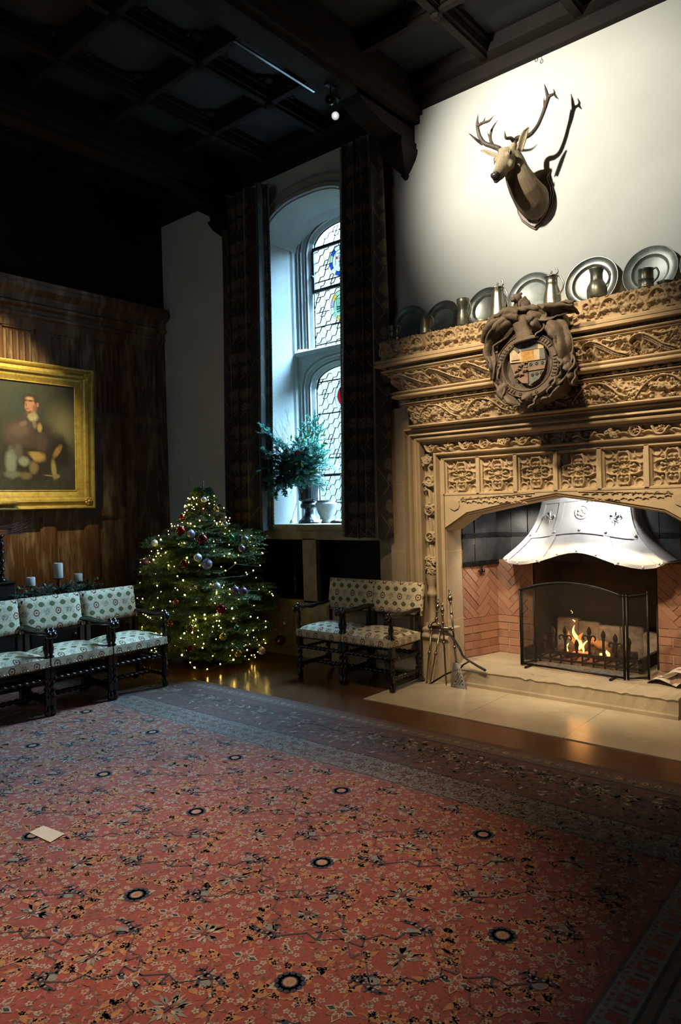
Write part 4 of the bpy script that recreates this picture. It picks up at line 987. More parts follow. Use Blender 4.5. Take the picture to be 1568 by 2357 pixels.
m.tube([bl(-1, v) for v in np.linspace(0, 1, 6)], .005, 6); m.tube([bl(1, v) for v in np.linspace(0, 1, 6)], .005, 6); m.tube([bl(u, 0) for u in np.linspace(-1, 1, 5)], .005, 6)
build('blade', m, SHB, SH, mods=(lambda o: setattr(o.modifiers.new('t', 'SOLIDIFY'), 'thickness', .003),))
BB = thing('log_prop', 'long bent black iron bar resting over the hearth step', 'iron bar', (-3.0, 5.36, .15))
m = MB(); P = smoothpts([(-3.315, 5.335, .468), (-3.245, 5.33, .415), (-3.175, 5.32, .335), (-3.125, 5.31, .265), (-3.03, 5.315, .215), (-2.93, 5.33, .168)], 5); m.tube(P, np.interp(np.linspace(0, 1, len(P)), [0, .2, .7, 1], [.010, .016, .013, .017]), 6, flat=.55); build('bar', m, IRON, BB)
m = MB(); m.tube([(-3.07, 5.312, .235), (-3.125, 5.30, .20), (-3.16, 5.30, .16)], .013, 6, flat=.6); build('fork', m, IRON, BB)
m = MB(); m.tube([(-3.20, 5.30, .145), (-3.30, 5.29, .095), (-3.42, 5.25, .012)], .008, 6); o = build('iron_rod', m, IRON, loc=(-3.42, 5.25, 0)); tag(o, 'thin dark iron rod slanting low behind the fire irons', 'iron rod')
# rest for the irons on the plinth
m = MB(); m.tube([(-3.47, 5.325, .49), (-3.24, 5.325, .49)], .016, 10); m.ball((-3.47, 5.325, .49), .02, 8); m.ball((-3.24, 5.325, .49), .02, 8)
for x in (-3.45, -3.26): m.tube([(x, 5.325, .49), (x, 5.36, .47)], .008, 6)
build('iron_rest', m, STEEL, FP)
# ------------------------------------------------------------------ crumpled paper on the hearth
t = NT('crumpled_newsprint'); co = t.coord(); n = t.noise(co, 11, 2); c = t.mix(t.step(n, .53, .58), (.60, .55, .47), (.30, .15, .115)); c = t.mix(t.math('MULTIPLY', t.step(t.noise(t.map(co, (1, 1, 6)), 120, 2), .5, .6), .35), c, (.2, .17, .14)); t.pbr(c, .85); NEWS = t.m
PP = thing('newspaper', 'crumpled white and reddish newspaper lying right of the fire screen', 'newspaper', (-1.58, 5.80, .155))
m = MB(); U = np.linspace(0, 1, 13); V = np.linspace(0, 1, 9); P = np.zeros((9, 13, 3))
for j, v in enumerate(V):
    for i, u in enumerate(U): P[j, i] = (-1.745+.30*u+.02*v, 5.70+.20*v-.05*u, .158+.060*abs(math.sin(4.2*u+2.2*v))*u**.4*(1-.3*v)+.045*v*u+.012*math.sin(9*u-5*v))
m.grid(P, smooth=False); build('sheet', m, NEWS, PP)
m = MB()
for j, v in enumerate(V):
    for i, u in enumerate(U): P[j, i] = (-1.66+.23*u+.02*v, 5.72+.20*v*(1-.4*u), .165+.02+.075*max(0, math.sin(PI*(u*.9+.1*v)))*(1-v*.2)+.05*v*u)
m.grid(P, smooth=False); build('folded_sheet', m, NEWS, PP)
# ------------------------------------------------------------------ coat of arms on the overmantel (carved in one with it)
ARM = simple('dark_weathered_carving', (.095, .073, .058), .8, 0, .3, 14, .4, 50); CREAM = simple('cream_painted_stone', (.38, .31, .21), .8, 0, .2, 20); OCHRE = simple('ochre_painted_stone', (.33, .19, .055), .8, 0, .3, 60); SLATE = simple('slate_painted_stone', (.095, .105, .105), .75, 0, .25, 30); REDS = simple('faded_red_stone', (.17, .115, .08), .8, 0, .2, 20)
y0 = 4.985
def pr(mb, L, d0, d1, mat=0): mb.prism(L, 'y', y0-d1, y0-d0, mat)
CR = build('coat_of_arms', (lambda m: (m.prism([(-2.56, 2.93), (-2.05, 2.93), (-2.03, 2.55), (-2.13, 2.38), (-2.30, 2.33), (-2.50, 2.42), (-2.58, 2.60)], 'y', y0+.01, 5.28), m)[1])(MB()), ARM, FP); CR['label'] = 'dark carved coat of arms with quartered shield, garter and helm'
sh = [(-2.455, 2.775), (-2.178, 2.765), (-2.168, 2.60), (-2.19, 2.52), (-2.235, 2.465), (-2.29, 2.435), (-2.36, 2.46), (-2.42, 2.52), (-2.455, 2.61)]
m = MB(); pr(m, sh, -.02, .020, 0)
e = .022
pr(m, [(-2.452, 2.772), (-2.36, 2.77), (-2.36, 2.62), (-2.452, 2.625)], e, e+.010, 1)
pr(m, [(-2.41, 2.765), (-2.37, 2.70), (-2.385, 2.69), (-2.43, 2.74)], e, e+.018, 3)
pr(m, [(-2.44, 2.64), (-2.37, 2.64), (-2.405, 2.70)], e, e+.018, 1)
pr(m, [(-2.36, 2.62), (-2.262, 2.618), (-2.262, 2.695), (-2.36, 2.698)], e, e+.010, 2)
pr(m, [(-2.36, 2.70), (-2.23, 2.698), (-2.23, 2.768), (-2.36, 2.77)], e, e+.012, 3); pr(m, [(-2.228, 2.698), (-2.182, 2.697), (-2.182, 2.765), (-2.228, 2.767)], e, e+.012, 1)
pr(m, [(-2.26, 2.618), (-2.215, 2.617), (-2.215, 2.695), (-2.26, 2.696)], e, e+.012, 1); pr(m, [(-2.213, 2.617), (-2.172, 2.616), (-2.178, 2.695), (-2.213, 2.695)], e, e+.012, 3)
pr(m, [(-2.31, 2.612), (-2.17, 2.61), (-2.172, 2.575), (-2.31, 2.575)], e, e+.010, 3); pr(m, [(-2.308, 2.572), (-2.172, 2.572), (-2.178, 2.545), (-2.305, 2.545)], e, e+.018, 4)
pr(m, [(-2.305, 2.542), (-2.18, 2.542), (-2.225, 2.478), (-2.292, 2.445)], e, e+.010, 3)
for x, z in ((-2.285, 2.594), (-2.24, 2.594), (-2.195, 2.594), (-2.275, 2.515), (-2.24, 2.518), (-2.205, 2.522)):
    for k in range(5): m.ball((x+.008*math.cos(k*1.257), y0-e-.012, z+.008*math.sin(k*1.257)), .006, 6)
pr(m, [(-2.45, 2.612), (-2.315, 2.612), (-2.312, 2.455), (-2.36, 2.465), (-2.42, 2.525)], e, e+.008, 4)
for k in range(16):
    x, z = -2.435+.11*nr.rand(), 2.50+.10*nr.rand(); m.tube(smoothpts([(x, y0-.03, z), (x+.012, y0-.042, z+.018), (x+.028, y0-.03, z+.01)], 3), .008, 6, 4)
build('shield', m, [ARM, CREAM, OCHRE, SLATE, REDS], CR)
# garter belt with raised lettering strokes
m = MB(); cxg, czg = -2.312, 2.585; A = np.radians(np.linspace(-262, 82, 60)); P = []
def gp(a, r, d): return (cxg+r*1.0*math.cos(a), y0-d, czg+r*.94*math.sin(a))
m.grid([[gp(a, r, d) for r, d in ((.185, .0), (.19, .045), (.197, .052), (.203, .045), (.240, .042), (.246, .050), (.253, .043), (.256, -.02))] for a in A], 0, False)
for a0, a1, n in ((-258, -232, 5), (-222, -188, 6), (-150, -118, 6), (-28, 12, 7), (34, 72, 7)):
    for a in np.radians(np.linspace(a0, a1, n)): m.tube([gp(a, .207, .046), gp(a, .237, .046)], .0058, 6)
    for a in np.radians(np.linspace(a0, a1, n))[::2]: m.tube([gp(a, .213, .046), gp(a+.06, .213, .046)], .0045, 6)
for a in np.radians((-105, -88, -72)):
    for k in range(5): c = gp(a, .222, .046); m.ball((c[0]+.009*math.cos(k*1.257), c[1], c[2]+.009*math.sin(k*1.257)), .006, 6)
build('garter_belt', m, ARM, CR)
# helm
m = MB(); hc = (-2.325, 4.965, 2.79)
m.loft([[(-2.325+dx+w*math.cos(q), 4.945+.8*w*math.sin(q)+.03, z) for q in np.linspace(0, 2*PI, 17)[:-1]] for z, w, dx in ((2.765, .085, .0), (2.78, .082, -.005), (2.80, .072, -.01), (2.85, .066, -.02), (2.90, .072, -.035), (2.94, .078, -.04), (2.965, .05, -.03))], 0, True)
m.loft([[(-2.315+w*math.cos(q)+.35*(w-.08), 4.935+.45*w*math.sin(q), z+.10*(w*math.cos(q))) for q in np.linspace(0, 2*PI, 17)[:-1]] for z, w in ((2.762, .105), (2.772, .103), (2.79, .075))])
build('helm', m, ARM, CR)
# mantling: torn acanthus cloth curling round the shield
m = MB()
def ribbon(P, w, twist=0., ph=0., scal=.25):
    P = smoothpts(P, 10); n = len(P); rows = []; K = np.linspace(-1, 1, 15)
    for i in range(n):
        t = i/(n-1); T = P[min(n-1, i+1)]-P[max(0, i-1)]; T /= np.linalg.norm(T); N = np.array([-T[2], 0, T[0]])
        Wl = w*(1.05-.5*t)*(.78+.42*abs(math.sin(7.5*t+ph))**.6); Wr = w*(1.05-.5*t)*(.78+.42*abs(math.sin(8.5*t+ph*1.7))**.6)
        rows.append([P[i]+N*(Wr if k > 0 else Wl)*k+np.array([0, -.050*math.cos(2.3*k+2.5*t+ph)-.024*abs(math.sin(4.2*k+5*t+ph))-.012*math.sin(14*t+2*k), 0]) for k in K])
    m.grid(np.array(rows), 0, True)
Yf = 4.965
ribbon([(-2.36, Yf, 2.955), (-2.45, Yf-.02, 2.955), (-2.55, Yf, 2.93), (-2.62, Yf+.02, 2.86), (-2.66, Yf+.04, 2.80)], .065, ph=.4)
ribbon([(-2.42, Yf-.01, 2.93), (-2.50, Yf-.03, 2.87), (-2.58, Yf-.01, 2.80), (-2.61, Yf, 2.72), (-2.58, Yf, 2.62), (-2.60, Yf+.02, 2.52)], .050, ph=1.4)
ribbon([(-2.58, Yf, 2.70), (-2.55, Yf-.01, 2.60), (-2.56, Yf, 2.50), (-2.50, Yf, 2.42), (-2.52, Yf+.02, 2.36)], .040, ph=2.2)
ribbon([(-2.50, Yf+.02, 2.47), (-2.49, Yf, 2.40), (-2.42, Yf-.01, 2.34), (-2.38, Yf, 2.30)], .050, ph=.2)
ribbon([(-2.28, Yf, 2.955), (-2.20, Yf-.03, 2.93), (-2.20, Yf-.03, 2.85), (-2.24, Yf-.01, 2.80)], .055, ph=.9)
ribbon([(-2.22, Yf, 2.95), (-2.12, Yf-.03, 2.93), (-2.02, Yf-.01, 2.95), (-1.94, Yf+.02, 2.95)], .055, ph=2.8)
ribbon([(-2.13, Yf, 2.85), (-2.06, Yf-.03, 2.80), (-2.02, Yf-.02, 2.70), (-2.01, Yf, 2.60), (-2.03, Yf, 2.52)], .060, ph=.3)
ribbon([(-2.02, Yf, 2.62), (-1.99, Yf-.02, 2.54), (-2.03, Yf-.01, 2.47), (-2.12, Yf, 2.42), (-2.16, Yf+.02, 2.38)], .042, ph=1.9)
ribbon([(-1.99, Yf, 2.55), (-1.965, Yf-.01, 2.48), (-1.97, Yf, 2.40)], .030, ph=1.1)
ribbon([(-2.06, Yf, 2.46), (-2.08, Yf-.02, 2.39), (-2.14, Yf, 2.34), (-2.19, Yf+.02, 2.33)], .024, ph=2.1)
ribbon([(-2.30, Yf, 2.37), (-2.28, Yf-.02, 2.33), (-2.31, Yf, 2.28)], .050, ph=1.)
build('mantling', m, ARM, CR, mods=(lambda o: setattr(o.modifiers.new('t', 'SOLIDIFY'), 'thickness', .012),))
m = MB(); P = smoothpts([(-2.475, 4.985, 2.992), (-2.40, 4.95, 3.005), (-2.30, 4.945, 3.006), (-2.20, 4.96, 2.995), (-2.15, 4.98, 2.985)], 9)
m.tube(P, .021, 10, twist=(.22, 1.0, 3)); build('wreath', m, ARM, CR)
m = MB(); lx = -2.375
m.tube(smoothpts([(lx+.02, 5.02, 2.99), (lx+.018, 5.01, 3.05), (lx, 4.99, 3.095)], 5), [.055]*3+[.052]*4+[.046]*4, 12); m.ball((lx-.012, 4.965, 3.10), .037, 12, sc=(1, 1.05, .95)); m.ball((lx-.028, 4.928, 3.088), .021, 10)
for sx in (-1, 1): m.ball((lx-.012+sx*.028, 4.975, 3.132), .011, 8); m.ball((lx-.03+sx*.014, 4.937, 3.108), .006, 6)
for k in range(18): a = k*.7; m.tube([(lx+.03*math.cos(a), 4.99+.03*math.sin(a), 3.11-.003*k), (lx+.052*math.cos(a), 5.0+.046*math.sin(a), 3.07-.004*k), (lx+.05*math.cos(a), 5.01+.05*math.sin(a), 3.03-.002*k)], .009, 6)
m.tube([(lx-.03, 4.955, 3.03), (lx-.055, 4.94, 3.01), (lx-.06, 4.93, 3.0)], .014, 8)
o = build('lion_crest', m, ARM, CR)
# ------------------------------------------------------------------ pewter on the mantel shelf
ZM = 3.032
def plate(x, r, label, mat, tilt=12, rim=.62):
    o = thing('plate', label, 'plate', (x, 5.43-.0, ZM), group='pewter plates along the mantel shelf')
    T = math.radians(tilt); c = Vector((x, YN-.016-r*math.sin(T)*1.0-.0, ZM+r*math.cos(T)+.002))
    Mx = Matrix.Translation(c) @ Matrix.Rotation(PI/2-T, 4, 'X')
    m = MB(); m.lathe([(.001, -.016), (r*rim*.92, -.016), (r*rim, -.012), (r*(rim+.05), .0), (r*(rim+.06), .002)], 48, M=Mx); m.lathe([(r*(rim+.06), .002), (r*(rim+.06), -.004), (r*rim*.92, -.021), (.001, -.021)], 48, M=Mx)
    build('well', m, mat[0], o)
    m = MB(); m.lathe([(r*(rim+.06), .002), (r*.955, .007), (r*.965, .011), (r*.99, .011), (r, .007), (r*.99, .001), (r*(rim+.06), -.005)], 56, M=Mx); build('rim', m, mat[1], o)
    return o
PD = (PEWTER, PEWTER)
plate(-3.705, .190, 'dull grey pewter plate behind the small mug at the curtain end', PD)
plate(-3.335, .176, 'dark pewter plate behind the squat tankard, second from the curtain', (PEWTER, PEWTER_D))
plate(-2.90, .188, 'pewter plate shining in its middle behind the tall open flagon', (PEWTER_B, PEWTER_D))
plate(-2.495, .205, 'large grey pewter plate behind the carved lion crest', PD, rim=.66)
plate(-2.005, .208, 'brightest silvery pewter charger behind the dark bellied jug', (PEWTER_B, PEWTER_B), rim=.66)
plate(-1.575, .196, 'grey pewter plate behind the straight handled mug', PD)
plate(-1.185, .19, 'pewter plate cut off by the right edge of the photograph', PD)
def vessel(name, label, x, y, prof, mat, hz, hr, side=1, lid=None, hy=-.25):
    o = thing(name, label, name.split('_')[0] if name != 'baluster_measure' else 'measure', (x, y, ZM), group='pewter drinking vessels along the mantel shelf')
    m = MB(); n = 28; m.lathe([(.001, ZM)]+[(r, ZM+z) for r, z in prof]+[(prof[-1][0]-.004, ZM+prof[-1][1]), (prof[-1][0]-.006, ZM+prof[-1][1]-.03), (prof[-1][0]*.6, ZM+prof[-1][1]-.08), (.001, ZM+prof[-1][1]-.09)], n, (x, y, 0)); build('body', m, mat, o)
    z0, z1 = hz; r0 = np.interp(z0, [p[1] for p in prof], [p[0] for p in prof]); r1 = np.interp(z1, [p[1] for p in prof], [p[0] for p in prof])
    ca, sa = math.cos(hy), math.sin(hy); P = smoothpts([(r1*.96, z1), (r1+hr*.6, z1+.008), (max(r0, r1)+hr, (z0*.35+z1*.65)), (max(r0, r1)+hr*.75, z0+(z1-z0)*.25), (r0*.97, z0)], 5)
    m = MB(); m.tube([(x+side*a*ca, y+a*sa, ZM+b) for a, b in P], .0065, 8); build('handle', m, mat, o)
    if lid:
        m = MB(); zt = prof[-1][1]; r = prof[-1][0]; m.lathe([(r+.005, ZM+zt), (r+.006, ZM+zt+.004), (r*.8, ZM+zt+.012), (r*.4, ZM+zt+.020), (.008, ZM+zt+.024), (.006, ZM+zt+.03), (.010, ZM+zt+.036), (.004, ZM+zt+.046), (.001, ZM+zt+.048)], 24, (x, y, 0)); l = build('lid', m, mat, o)
        m = MB(); m.tube(smoothpts([(x+side*r*.9*ca, y+r*.9*sa, ZM+zt+.006), (x+side*(r+.012)*ca, y+(r+.01)*sa, ZM+zt+.02), (x+side*(r+.006)*ca, y+r*sa, ZM+zt+.045), (x+side*(r-.006)*ca, y+r*sa, ZM+zt+.05)], 4), .006, 8); build('thumb_piece', m, mat, l)
    return o
vessel('mug', 'small straight pewter mug nearest the curtain', -3.665, 5.17, [(.050, 0), (.052, .006), (.047, .012), (.046, .06), (.048, .065), (.046, .07), (.047, .125), (.050, .13)], PEWTER_D, (.035, .105), .040)
vessel('tankard', 'squat dark pewter tankard between the first two plates', -3.325, 5.17, [(.058, 0), (.060, .006), (.054, .014), (.055, .05), (.052, .10), (.052, .142), (.056, .148)], PEWTER_D, (.04, .12), .036)
vessel('baluster_measure', 'waisted dark pewter measure right of the second plate', -2.965, 5.17, [(.046, 0), (.050, .012), (.052, .05), (.050, .085), (.042, .115), (.040, .135), (.044, .165), (.050, .19), (.052, .222), (.047, .226)], PEWTER_D, (.06, .185), .034)
vessel('flagon', 'tall tapering bright pewter flagon with small flat lid', -2.645, 5.16, [(.068, 0), (.070, .010), (.064, .022), (.056, .10), (.048, .19), (.044, .232), (.047, .238)], PEWTER_B, (.08, .215), .040, lid=True)
vessel('flagon', 'bellied pewter flagon with domed lid and knob right of the lion', -2.205, 5.17, [(.062, 0), (.065, .008), (.060, .018), (.063, .06), (.058, .10), (.046, .145), (.043, .18), (.045, .186), (.043, .192), (.044, .228), (.047, .232)], PEWTER_B, (.08, .215), .046, lid=True)
vessel('jug', 'dark bellied jug with wide neck before the brightest charger', -1.865, 5.17, [(.064, 0), (.070, .02), (.071, .065), (.064, .095), (.050, .118), (.044, .135), (.043, .175), (.050, .205), (.053, .215), (.050, .218)], PEWTER_D, (.075, .20), .040)
vessel('mug', 'straight dark pewter mug before the plate at the right', -1.525, 5.17, [(.052, 0), (.054, .008), (.050, .014), (.050, .055), (.053, .06), (.050, .065), (.049, .125), (.052, .132)], PEWTER_D, (.03, .115), .044)
def lowbowl(x, y, r, label, mat):
    m = MB(); m.lathe([(.001, ZM), (r*.55, ZM), (r*.8, ZM+r*.3), (r, ZM+r*.75), (r*.96, ZM+r*.76), (r*.7, ZM+r*.3), (.001, ZM+r*.15)], 24, (x, y, 0)); m.tube([(x+r*.9, y, ZM+r*.7), (x+r*1.4, y-.01, ZM+r*.72), (x+r*1.55, y, ZM+r*.6)], .006, 6)
    o = build('porringer', m, mat, loc=(x, y, ZM)); tag(o, label, 'porringer', 'small pewter porringers on the mantel shelf')
lowbowl(-3.58, 5.24, .045, 'little dark porringer in front of the plate nearest the curtain', PEWTER_D)
lowbowl(-2.83, 5.23, .050, 'little pewter porringer between waisted measure and tall flagon', PEWTER)
lowbowl(-1.42, 5.22, .048, 'little dark porringer right of the straight mug', PEWTER_D)
# ------------------------------------------------------------------ stag trophy
DT = thing('deer_trophy', 'mounted stag head with branching antlers on a brown wooden shield', 'deer head', (-2.465, 5.5, 3.78))
t = NT('short_deer_fur'); co = t.coord(); x = t.xyz(co); n = t.noise(co, 9, 5); n2 = t.noise(t.map(co, (1, 1, .35)), 150, 4, .7)
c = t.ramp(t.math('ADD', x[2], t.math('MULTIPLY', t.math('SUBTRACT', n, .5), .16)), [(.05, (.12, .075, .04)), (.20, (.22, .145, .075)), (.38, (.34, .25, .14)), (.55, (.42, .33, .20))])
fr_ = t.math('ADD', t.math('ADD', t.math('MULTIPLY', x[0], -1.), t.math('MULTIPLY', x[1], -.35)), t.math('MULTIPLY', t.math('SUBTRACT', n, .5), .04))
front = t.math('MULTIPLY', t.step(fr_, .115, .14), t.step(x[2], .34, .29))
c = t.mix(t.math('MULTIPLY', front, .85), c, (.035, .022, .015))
c = t.mix(t.math('MULTIPLY', t.step(n2, .45, .62), .4), c, (.09, .055, .03))
t.pbr(c, .9, 0, t.bump(n2, .6, .006)); FUR = t.m
ANT = simple('dark_ridged_antler', (.075, .05, .035), .55, 0, .4, 24, .5, 70, (1, 1, .3)); TIP = simple('pale_antler_tip', (.36, .27, .19), .45)
SHW = simple('red_brown_polished_shield', (.13, .055, .035), .35, 0, .3, 10)
EYE = simple('glass_eye', (.012, .008, .006), .05); NOSE = simple('dark_nose_skin', (.03, .022, .02), .4)
def ell_ring(c, ax, ay, rx, ry, n=20, pinch=0.):
    c, ax, ay = (np.array(q, float) for q in (c, ax, ay)); ax /= np.linalg.norm(ax); ay = ay-ax*(ax@ay); ay /= np.linalg.norm(ay)
    q = np.linspace(0, 2*PI, n, endpoint=False); return c+np.cos(q)[:, None]*ax*rx*(1-pinch*np.sin(q))[:, None]+np.sin(q)[:, None]*ay*ry
m = MB(); X = (1, 0, 0)
m.loft([ell_ring((-2.44, 5.462, 3.985), X, (0, 0, 1), .112, .148), ell_ring((-2.445, 5.42, 3.985), X, (0, .05, 1), .122, .150), ell_ring((-2.455, 5.36, 4.01), X, (0, .25, 1), .122, .138), ell_ring((-2.47, 5.30, 4.065), X, (0, .55, .8), .116, .118), ell_ring((-2.485, 5.255, 4.13), X, (0, .8, .6), .106, .100), ell_ring((-2.495, 5.225, 4.19), X, (0, .95, .35), .092, .088), ell_ring((-2.50, 5.20, 4.25), X, (0, 1, .2), .080, .080), ell_ring((-2.51, 5.17, 4.30), X, (0, 1, .15), .070, .070), ell_ring((-2.515, 5.155, 4.33), X, (0, 1, .1), .045, .05)])
# head: rings from the poll to the muzzle; ay points up and forward out of the forehead
A0, N0 = np.array([-2.522, 5.165, 4.285]), np.array([-2.553, 4.985, 4.072]); ax = N0-A0; upv = np.array([0, -.74, .62]); side = np.array([1, -.14, 0])
for_rings = [(-.06, .03, .04, .0), (.0, .062, .062, .008), (.12, .070, .072, .006), (.26, .071, .075, .0), (.38, .066, .073, -.004), (.50, .056, .064, -.008), (.64, .045, .050, -.008), (.78, .040, .041, -.006), (.90, .040, .037, -.006), (.98, .037, .033, -.007), (1.03, .028, .024, -.008), (1.05, .012, .01, -.008)]
m.loft([ell_ring(A0+ax*s+upv*o, side, upv, a, b, 22, .18) for s, a, b, o in for_rings])
hm = m
def HP(s, u, v): return A0+ax*s+np.array(side)/np.linalg.norm(side)*u+upv/np.linalg.norm(upv)*v
m.tube([HP(.86, -.022, -.040), HP(.97, -.018, -.043), HP(1.02, .0, -.040)], .018, 10); m.ball(HP(1.0, .008, -.036), .020, 10); m.tube([HP(.60, .012, -.045), HP(.80, .012, -.042), HP(.95, .010, -.038)], [.030, .026, .02], 10)
for u in (-1, 1): m.ball(HP(.31, u*.050, .032), .030, 12, sc=(1, 1, .8)); m.ball(HP(.42, u*.046, -.03), .038, 12); m.tube([HP(.02, u*.045, .03), HP(-.10, u*.062, .055)], [.028, .022], 10)
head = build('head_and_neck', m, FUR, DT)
def rm(o):
    r = o.modifiers.new('remesh', 'REMESH'); r.mode = 'VOXEL'; r.voxel_size = .0055; r.use_smooth_shade = True
    s = o.modifiers.new('smooth', 'SMOOTH'); s.factor = .6; s.iterations = 5
rm(head)
for u, lab in ((-1, None), (1, None)):
    m = MB(); m.ball(HP(.31, u*.0665, .040), .0165, 14); build('eye', m, EYE, DT)
    m = MB(); e = HP(.265, u*.080, .046); m.tube([HP(.25, u*.070, .036), HP(.275, u*.076, .054), HP(.33, u*.075, .056), HP(.37, u*.069, .040)], .0045, 6); build('eyelid', m, FUR, DT)
    m = MB(); m.tube([HP(.36, u*.073, .032), HP(.42, u*.0705, .026), HP(.47, u*.066, .020)], [.004, .0035, .001], 6); build('tear_gland', m, NOSE, DT)
m = MB(); m.ball(HP(1.01, 0, .005), .028, 14, sc=(1.15, .8, .8))
for u in (-1, 1): m.ball(HP(1.0, u*.021, .014), .012, 10, sc=(1, 1, 1.2))
build('nose', m, NOSE, DT)
m = MB(); m.tube(smoothpts([HP(.72, .036, -.030), HP(.86, .037, -.026), HP(.98, .028, -.024), HP(1.04, 0, -.024), HP(.98, -.028, -.024), HP(.86, -.037, -.026)], 4), .0035, 6); build('mouth', m, NOSE, DT)
def ear(P, wv, nv, w):
    P = smoothpts(P, 5); n = len(P); wv = np.array(wv, float); nv = np.array(nv, float); rows = []
    for i in range(n):
        t = i/(n-1); W = w*(.35+.65*math.sin(PI*min(1, t*.62+.24)))*(1-t**5) if t < 1 else .001
        rows.append([P[i]+wv*W*k+nv*.022*(1-k*k)*(1-t*.5) for k in np.linspace(-1, 1, 9)])
    m = MB(); m.grid(np.array(rows)); o = build('ear', m, FUR, DT); s = o.modifiers.new('t', 'SOLIDIFY'); s.thickness = .009; s.offset = 0
ear([(-2.418, 5.13, 4.272), (-2.392, 5.125, 4.333), (-2.366, 5.125, 4.388), (-2.342, 5.13, 4.420)], (.62, .5, -.25), (.2, .95, .1), .031)
ear([(-2.605, 5.15, 4.302), (-2.661, 5.14, 4.333), (-2.706, 5.13, 4.366), (-2.742, 5.12, 4.378)], (.2, .55, .6), (.1, .75, -.35), .026)
AN = {
'L': [([(-2.575, 5.15, 4.31), (-2.599, 5.15, 4.353), (-2.647, 5.13, 4.383), (-2.701, 5.11, 4.416), (-2.729, 5.09, 4.467), (-2.738, 5.08, 4.518), (-2.739, 5.07, 4.567), (-2.725, 5.06, 4.634)], [.022, .021, .019, .017, .015, .014, .012, .002]),
 ([(-2.715, 5.11, 4.415), (-2.728, 5.1, 4.425), (-2.748, 5.05, 4.445), (-2.783, 5.0, 4.487)], [.014, .013, .009, .002]),
 ([(-2.735, 5.07, 4.549), (-2.683, 5.05, 4.544), (-2.615, 5.03, 4.529), (-2.572, 5.02, 4.549)], [.012, .011, .008, .0015]),
 ([(-2.676, 5.05, 4.541), (-2.653, 5.04, 4.575)], [.009, .0015]),
 ([(-2.638, 5.13, 4.382), (-2.675, 5.16, 4.461), (-2.663, 5.17, 4.536), (-2.617, 5.18, 4.596)], [.013, .012, .009, .0015]),
 ([(-2.677, 5.16, 4.465), (-2.696, 5.15, 4.517)], [.010, .0015])],
'R': [([(-2.475, 5.16, 4.29), (-2.469, 5.16, 4.315), (-2.471, 5.16, 4.358), (-2.465, 5.17, 4.382), (-2.445, 5.18, 4.393), (-2.405, 5.19, 4.388), (-2.356, 5.21, 4.405), (-2.312, 5.235, 4.463), (-2.28, 5.25, 4.534), (-2.257, 5.255, 4.59), (-2.233, 5.26, 4.653), (-2.21, 5.255, 4.666)], [.022, .021, .021, .021, .020, .018, .016, .0145, .014, .016, .016, .010]),
 ([(-2.472, 5.16, 4.368), (-2.482, 5.12, 4.382), (-2.502, 5.08, 4.377), (-2.503, 5.06, 4.427)], [.017, .014, .011, .002]),
 ([(-2.234, 5.26, 4.653), (-2.245, 5.25, 4.716), (-2.256, 5.245, 4.766)], [.014, .009, .0015]),
 ([(-2.216, 5.258, 4.662), (-2.188, 5.27, 4.676), (-2.197, 5.275, 4.714)], [.012, .009, .0015]),
 ([(-2.191, 5.27, 4.674), (-2.179, 5.285, 4.649), (-2.162, 5.29, 4.628)], [.009, .007, .0015]),
 ([(-2.262, 5.255, 4.606), (-2.262, 5.245, 4.662)], [.010, .0015])]}
for k, L in AN.items():
    m = MB()
    for P, R in L:
        Q = smoothpts(P, 6); t = np.linspace(0, 1, len(Q)); r = np.interp(t, np.linspace(0, 1, len(R)), R); m.tube(Q, r, 9)
    b = L[0][0][0]; m.ball((L[0][0][1]), .027, 10, sc=(1, 1, .5))
    a = build('antler', m, ANT, DT)
    m = MB()
    for P, R in L:
        Q = smoothpts(P, 6)
        if R[-1] < .005: m.tube(Q[-3:], np.interp([0, .5, 1], [0, 1], [R[-1]+.003, R[-1]+.0008]), 7)
    build('antler_tip', m, TIP, a)
m = MB()
half = [(0, 3.775), (.055, 3.815), (.115, 3.875), (.150, 3.95), (.160, 4.03), (.150, 4.10), (.132, 4.14), (.128, 4.17), (.140, 4.205), (.105, 4.195), (.075, 4.205), (.04, 4.19), (0, 4.20)]
def shield(k, d0, d1, mb): mb.prism([(-2.465+x*k, 3.99+(z-3.99)*k) for x, z in half]+[(-2.465-x*k, 3.99+(z-3.99)*k) for x, z in half[-2:0:-1]], 'y', YN-d1, YN-d0)
shield(1, .002, .018, m); shield(.93, .016, .034, m); build('shield', m, SHW, DT, mods=(bevel(.005),))
m = MB(); m.box((-2.488, YN-.037, 3.812), (-2.430, YN-.033, 3.858)); pl = build('plaque', m, simple('ivory_plaque', (.62, .55, .36), .5), DT)
m = MB()
for i in range(6):
    z = 3.851-i*.0062; x = -2.483
    while x < -2.438: w = rnd.uniform(.004, .010); m.box((x, YN-.0378, z-.0014), (min(x+w, -2.435), YN-.0368, z+.0014)); x += w+.0025
build('plaque_lines', m, simple('faded_ink', (.20, .15, .08), .7), pl)
# little ring left in the cornice above the trophy
m = MB(); q = np.linspace(0, 2*PI, 17); m.tube([(-2.40+.011*math.cos(a), 5.44, 5.095+.013*math.sin(a)) for a in q], .0025, 6); m.tube([(-2.40, 5.44, 5.108), (-2.40, 5.44, 5.15)], .002, 6)
o = build('ceiling_hook', m, IRON, loc=(-2.40, 5.44, 5.09)); tag(o, 'tiny black ring hook under the dark cornice above the stag', 'hook')
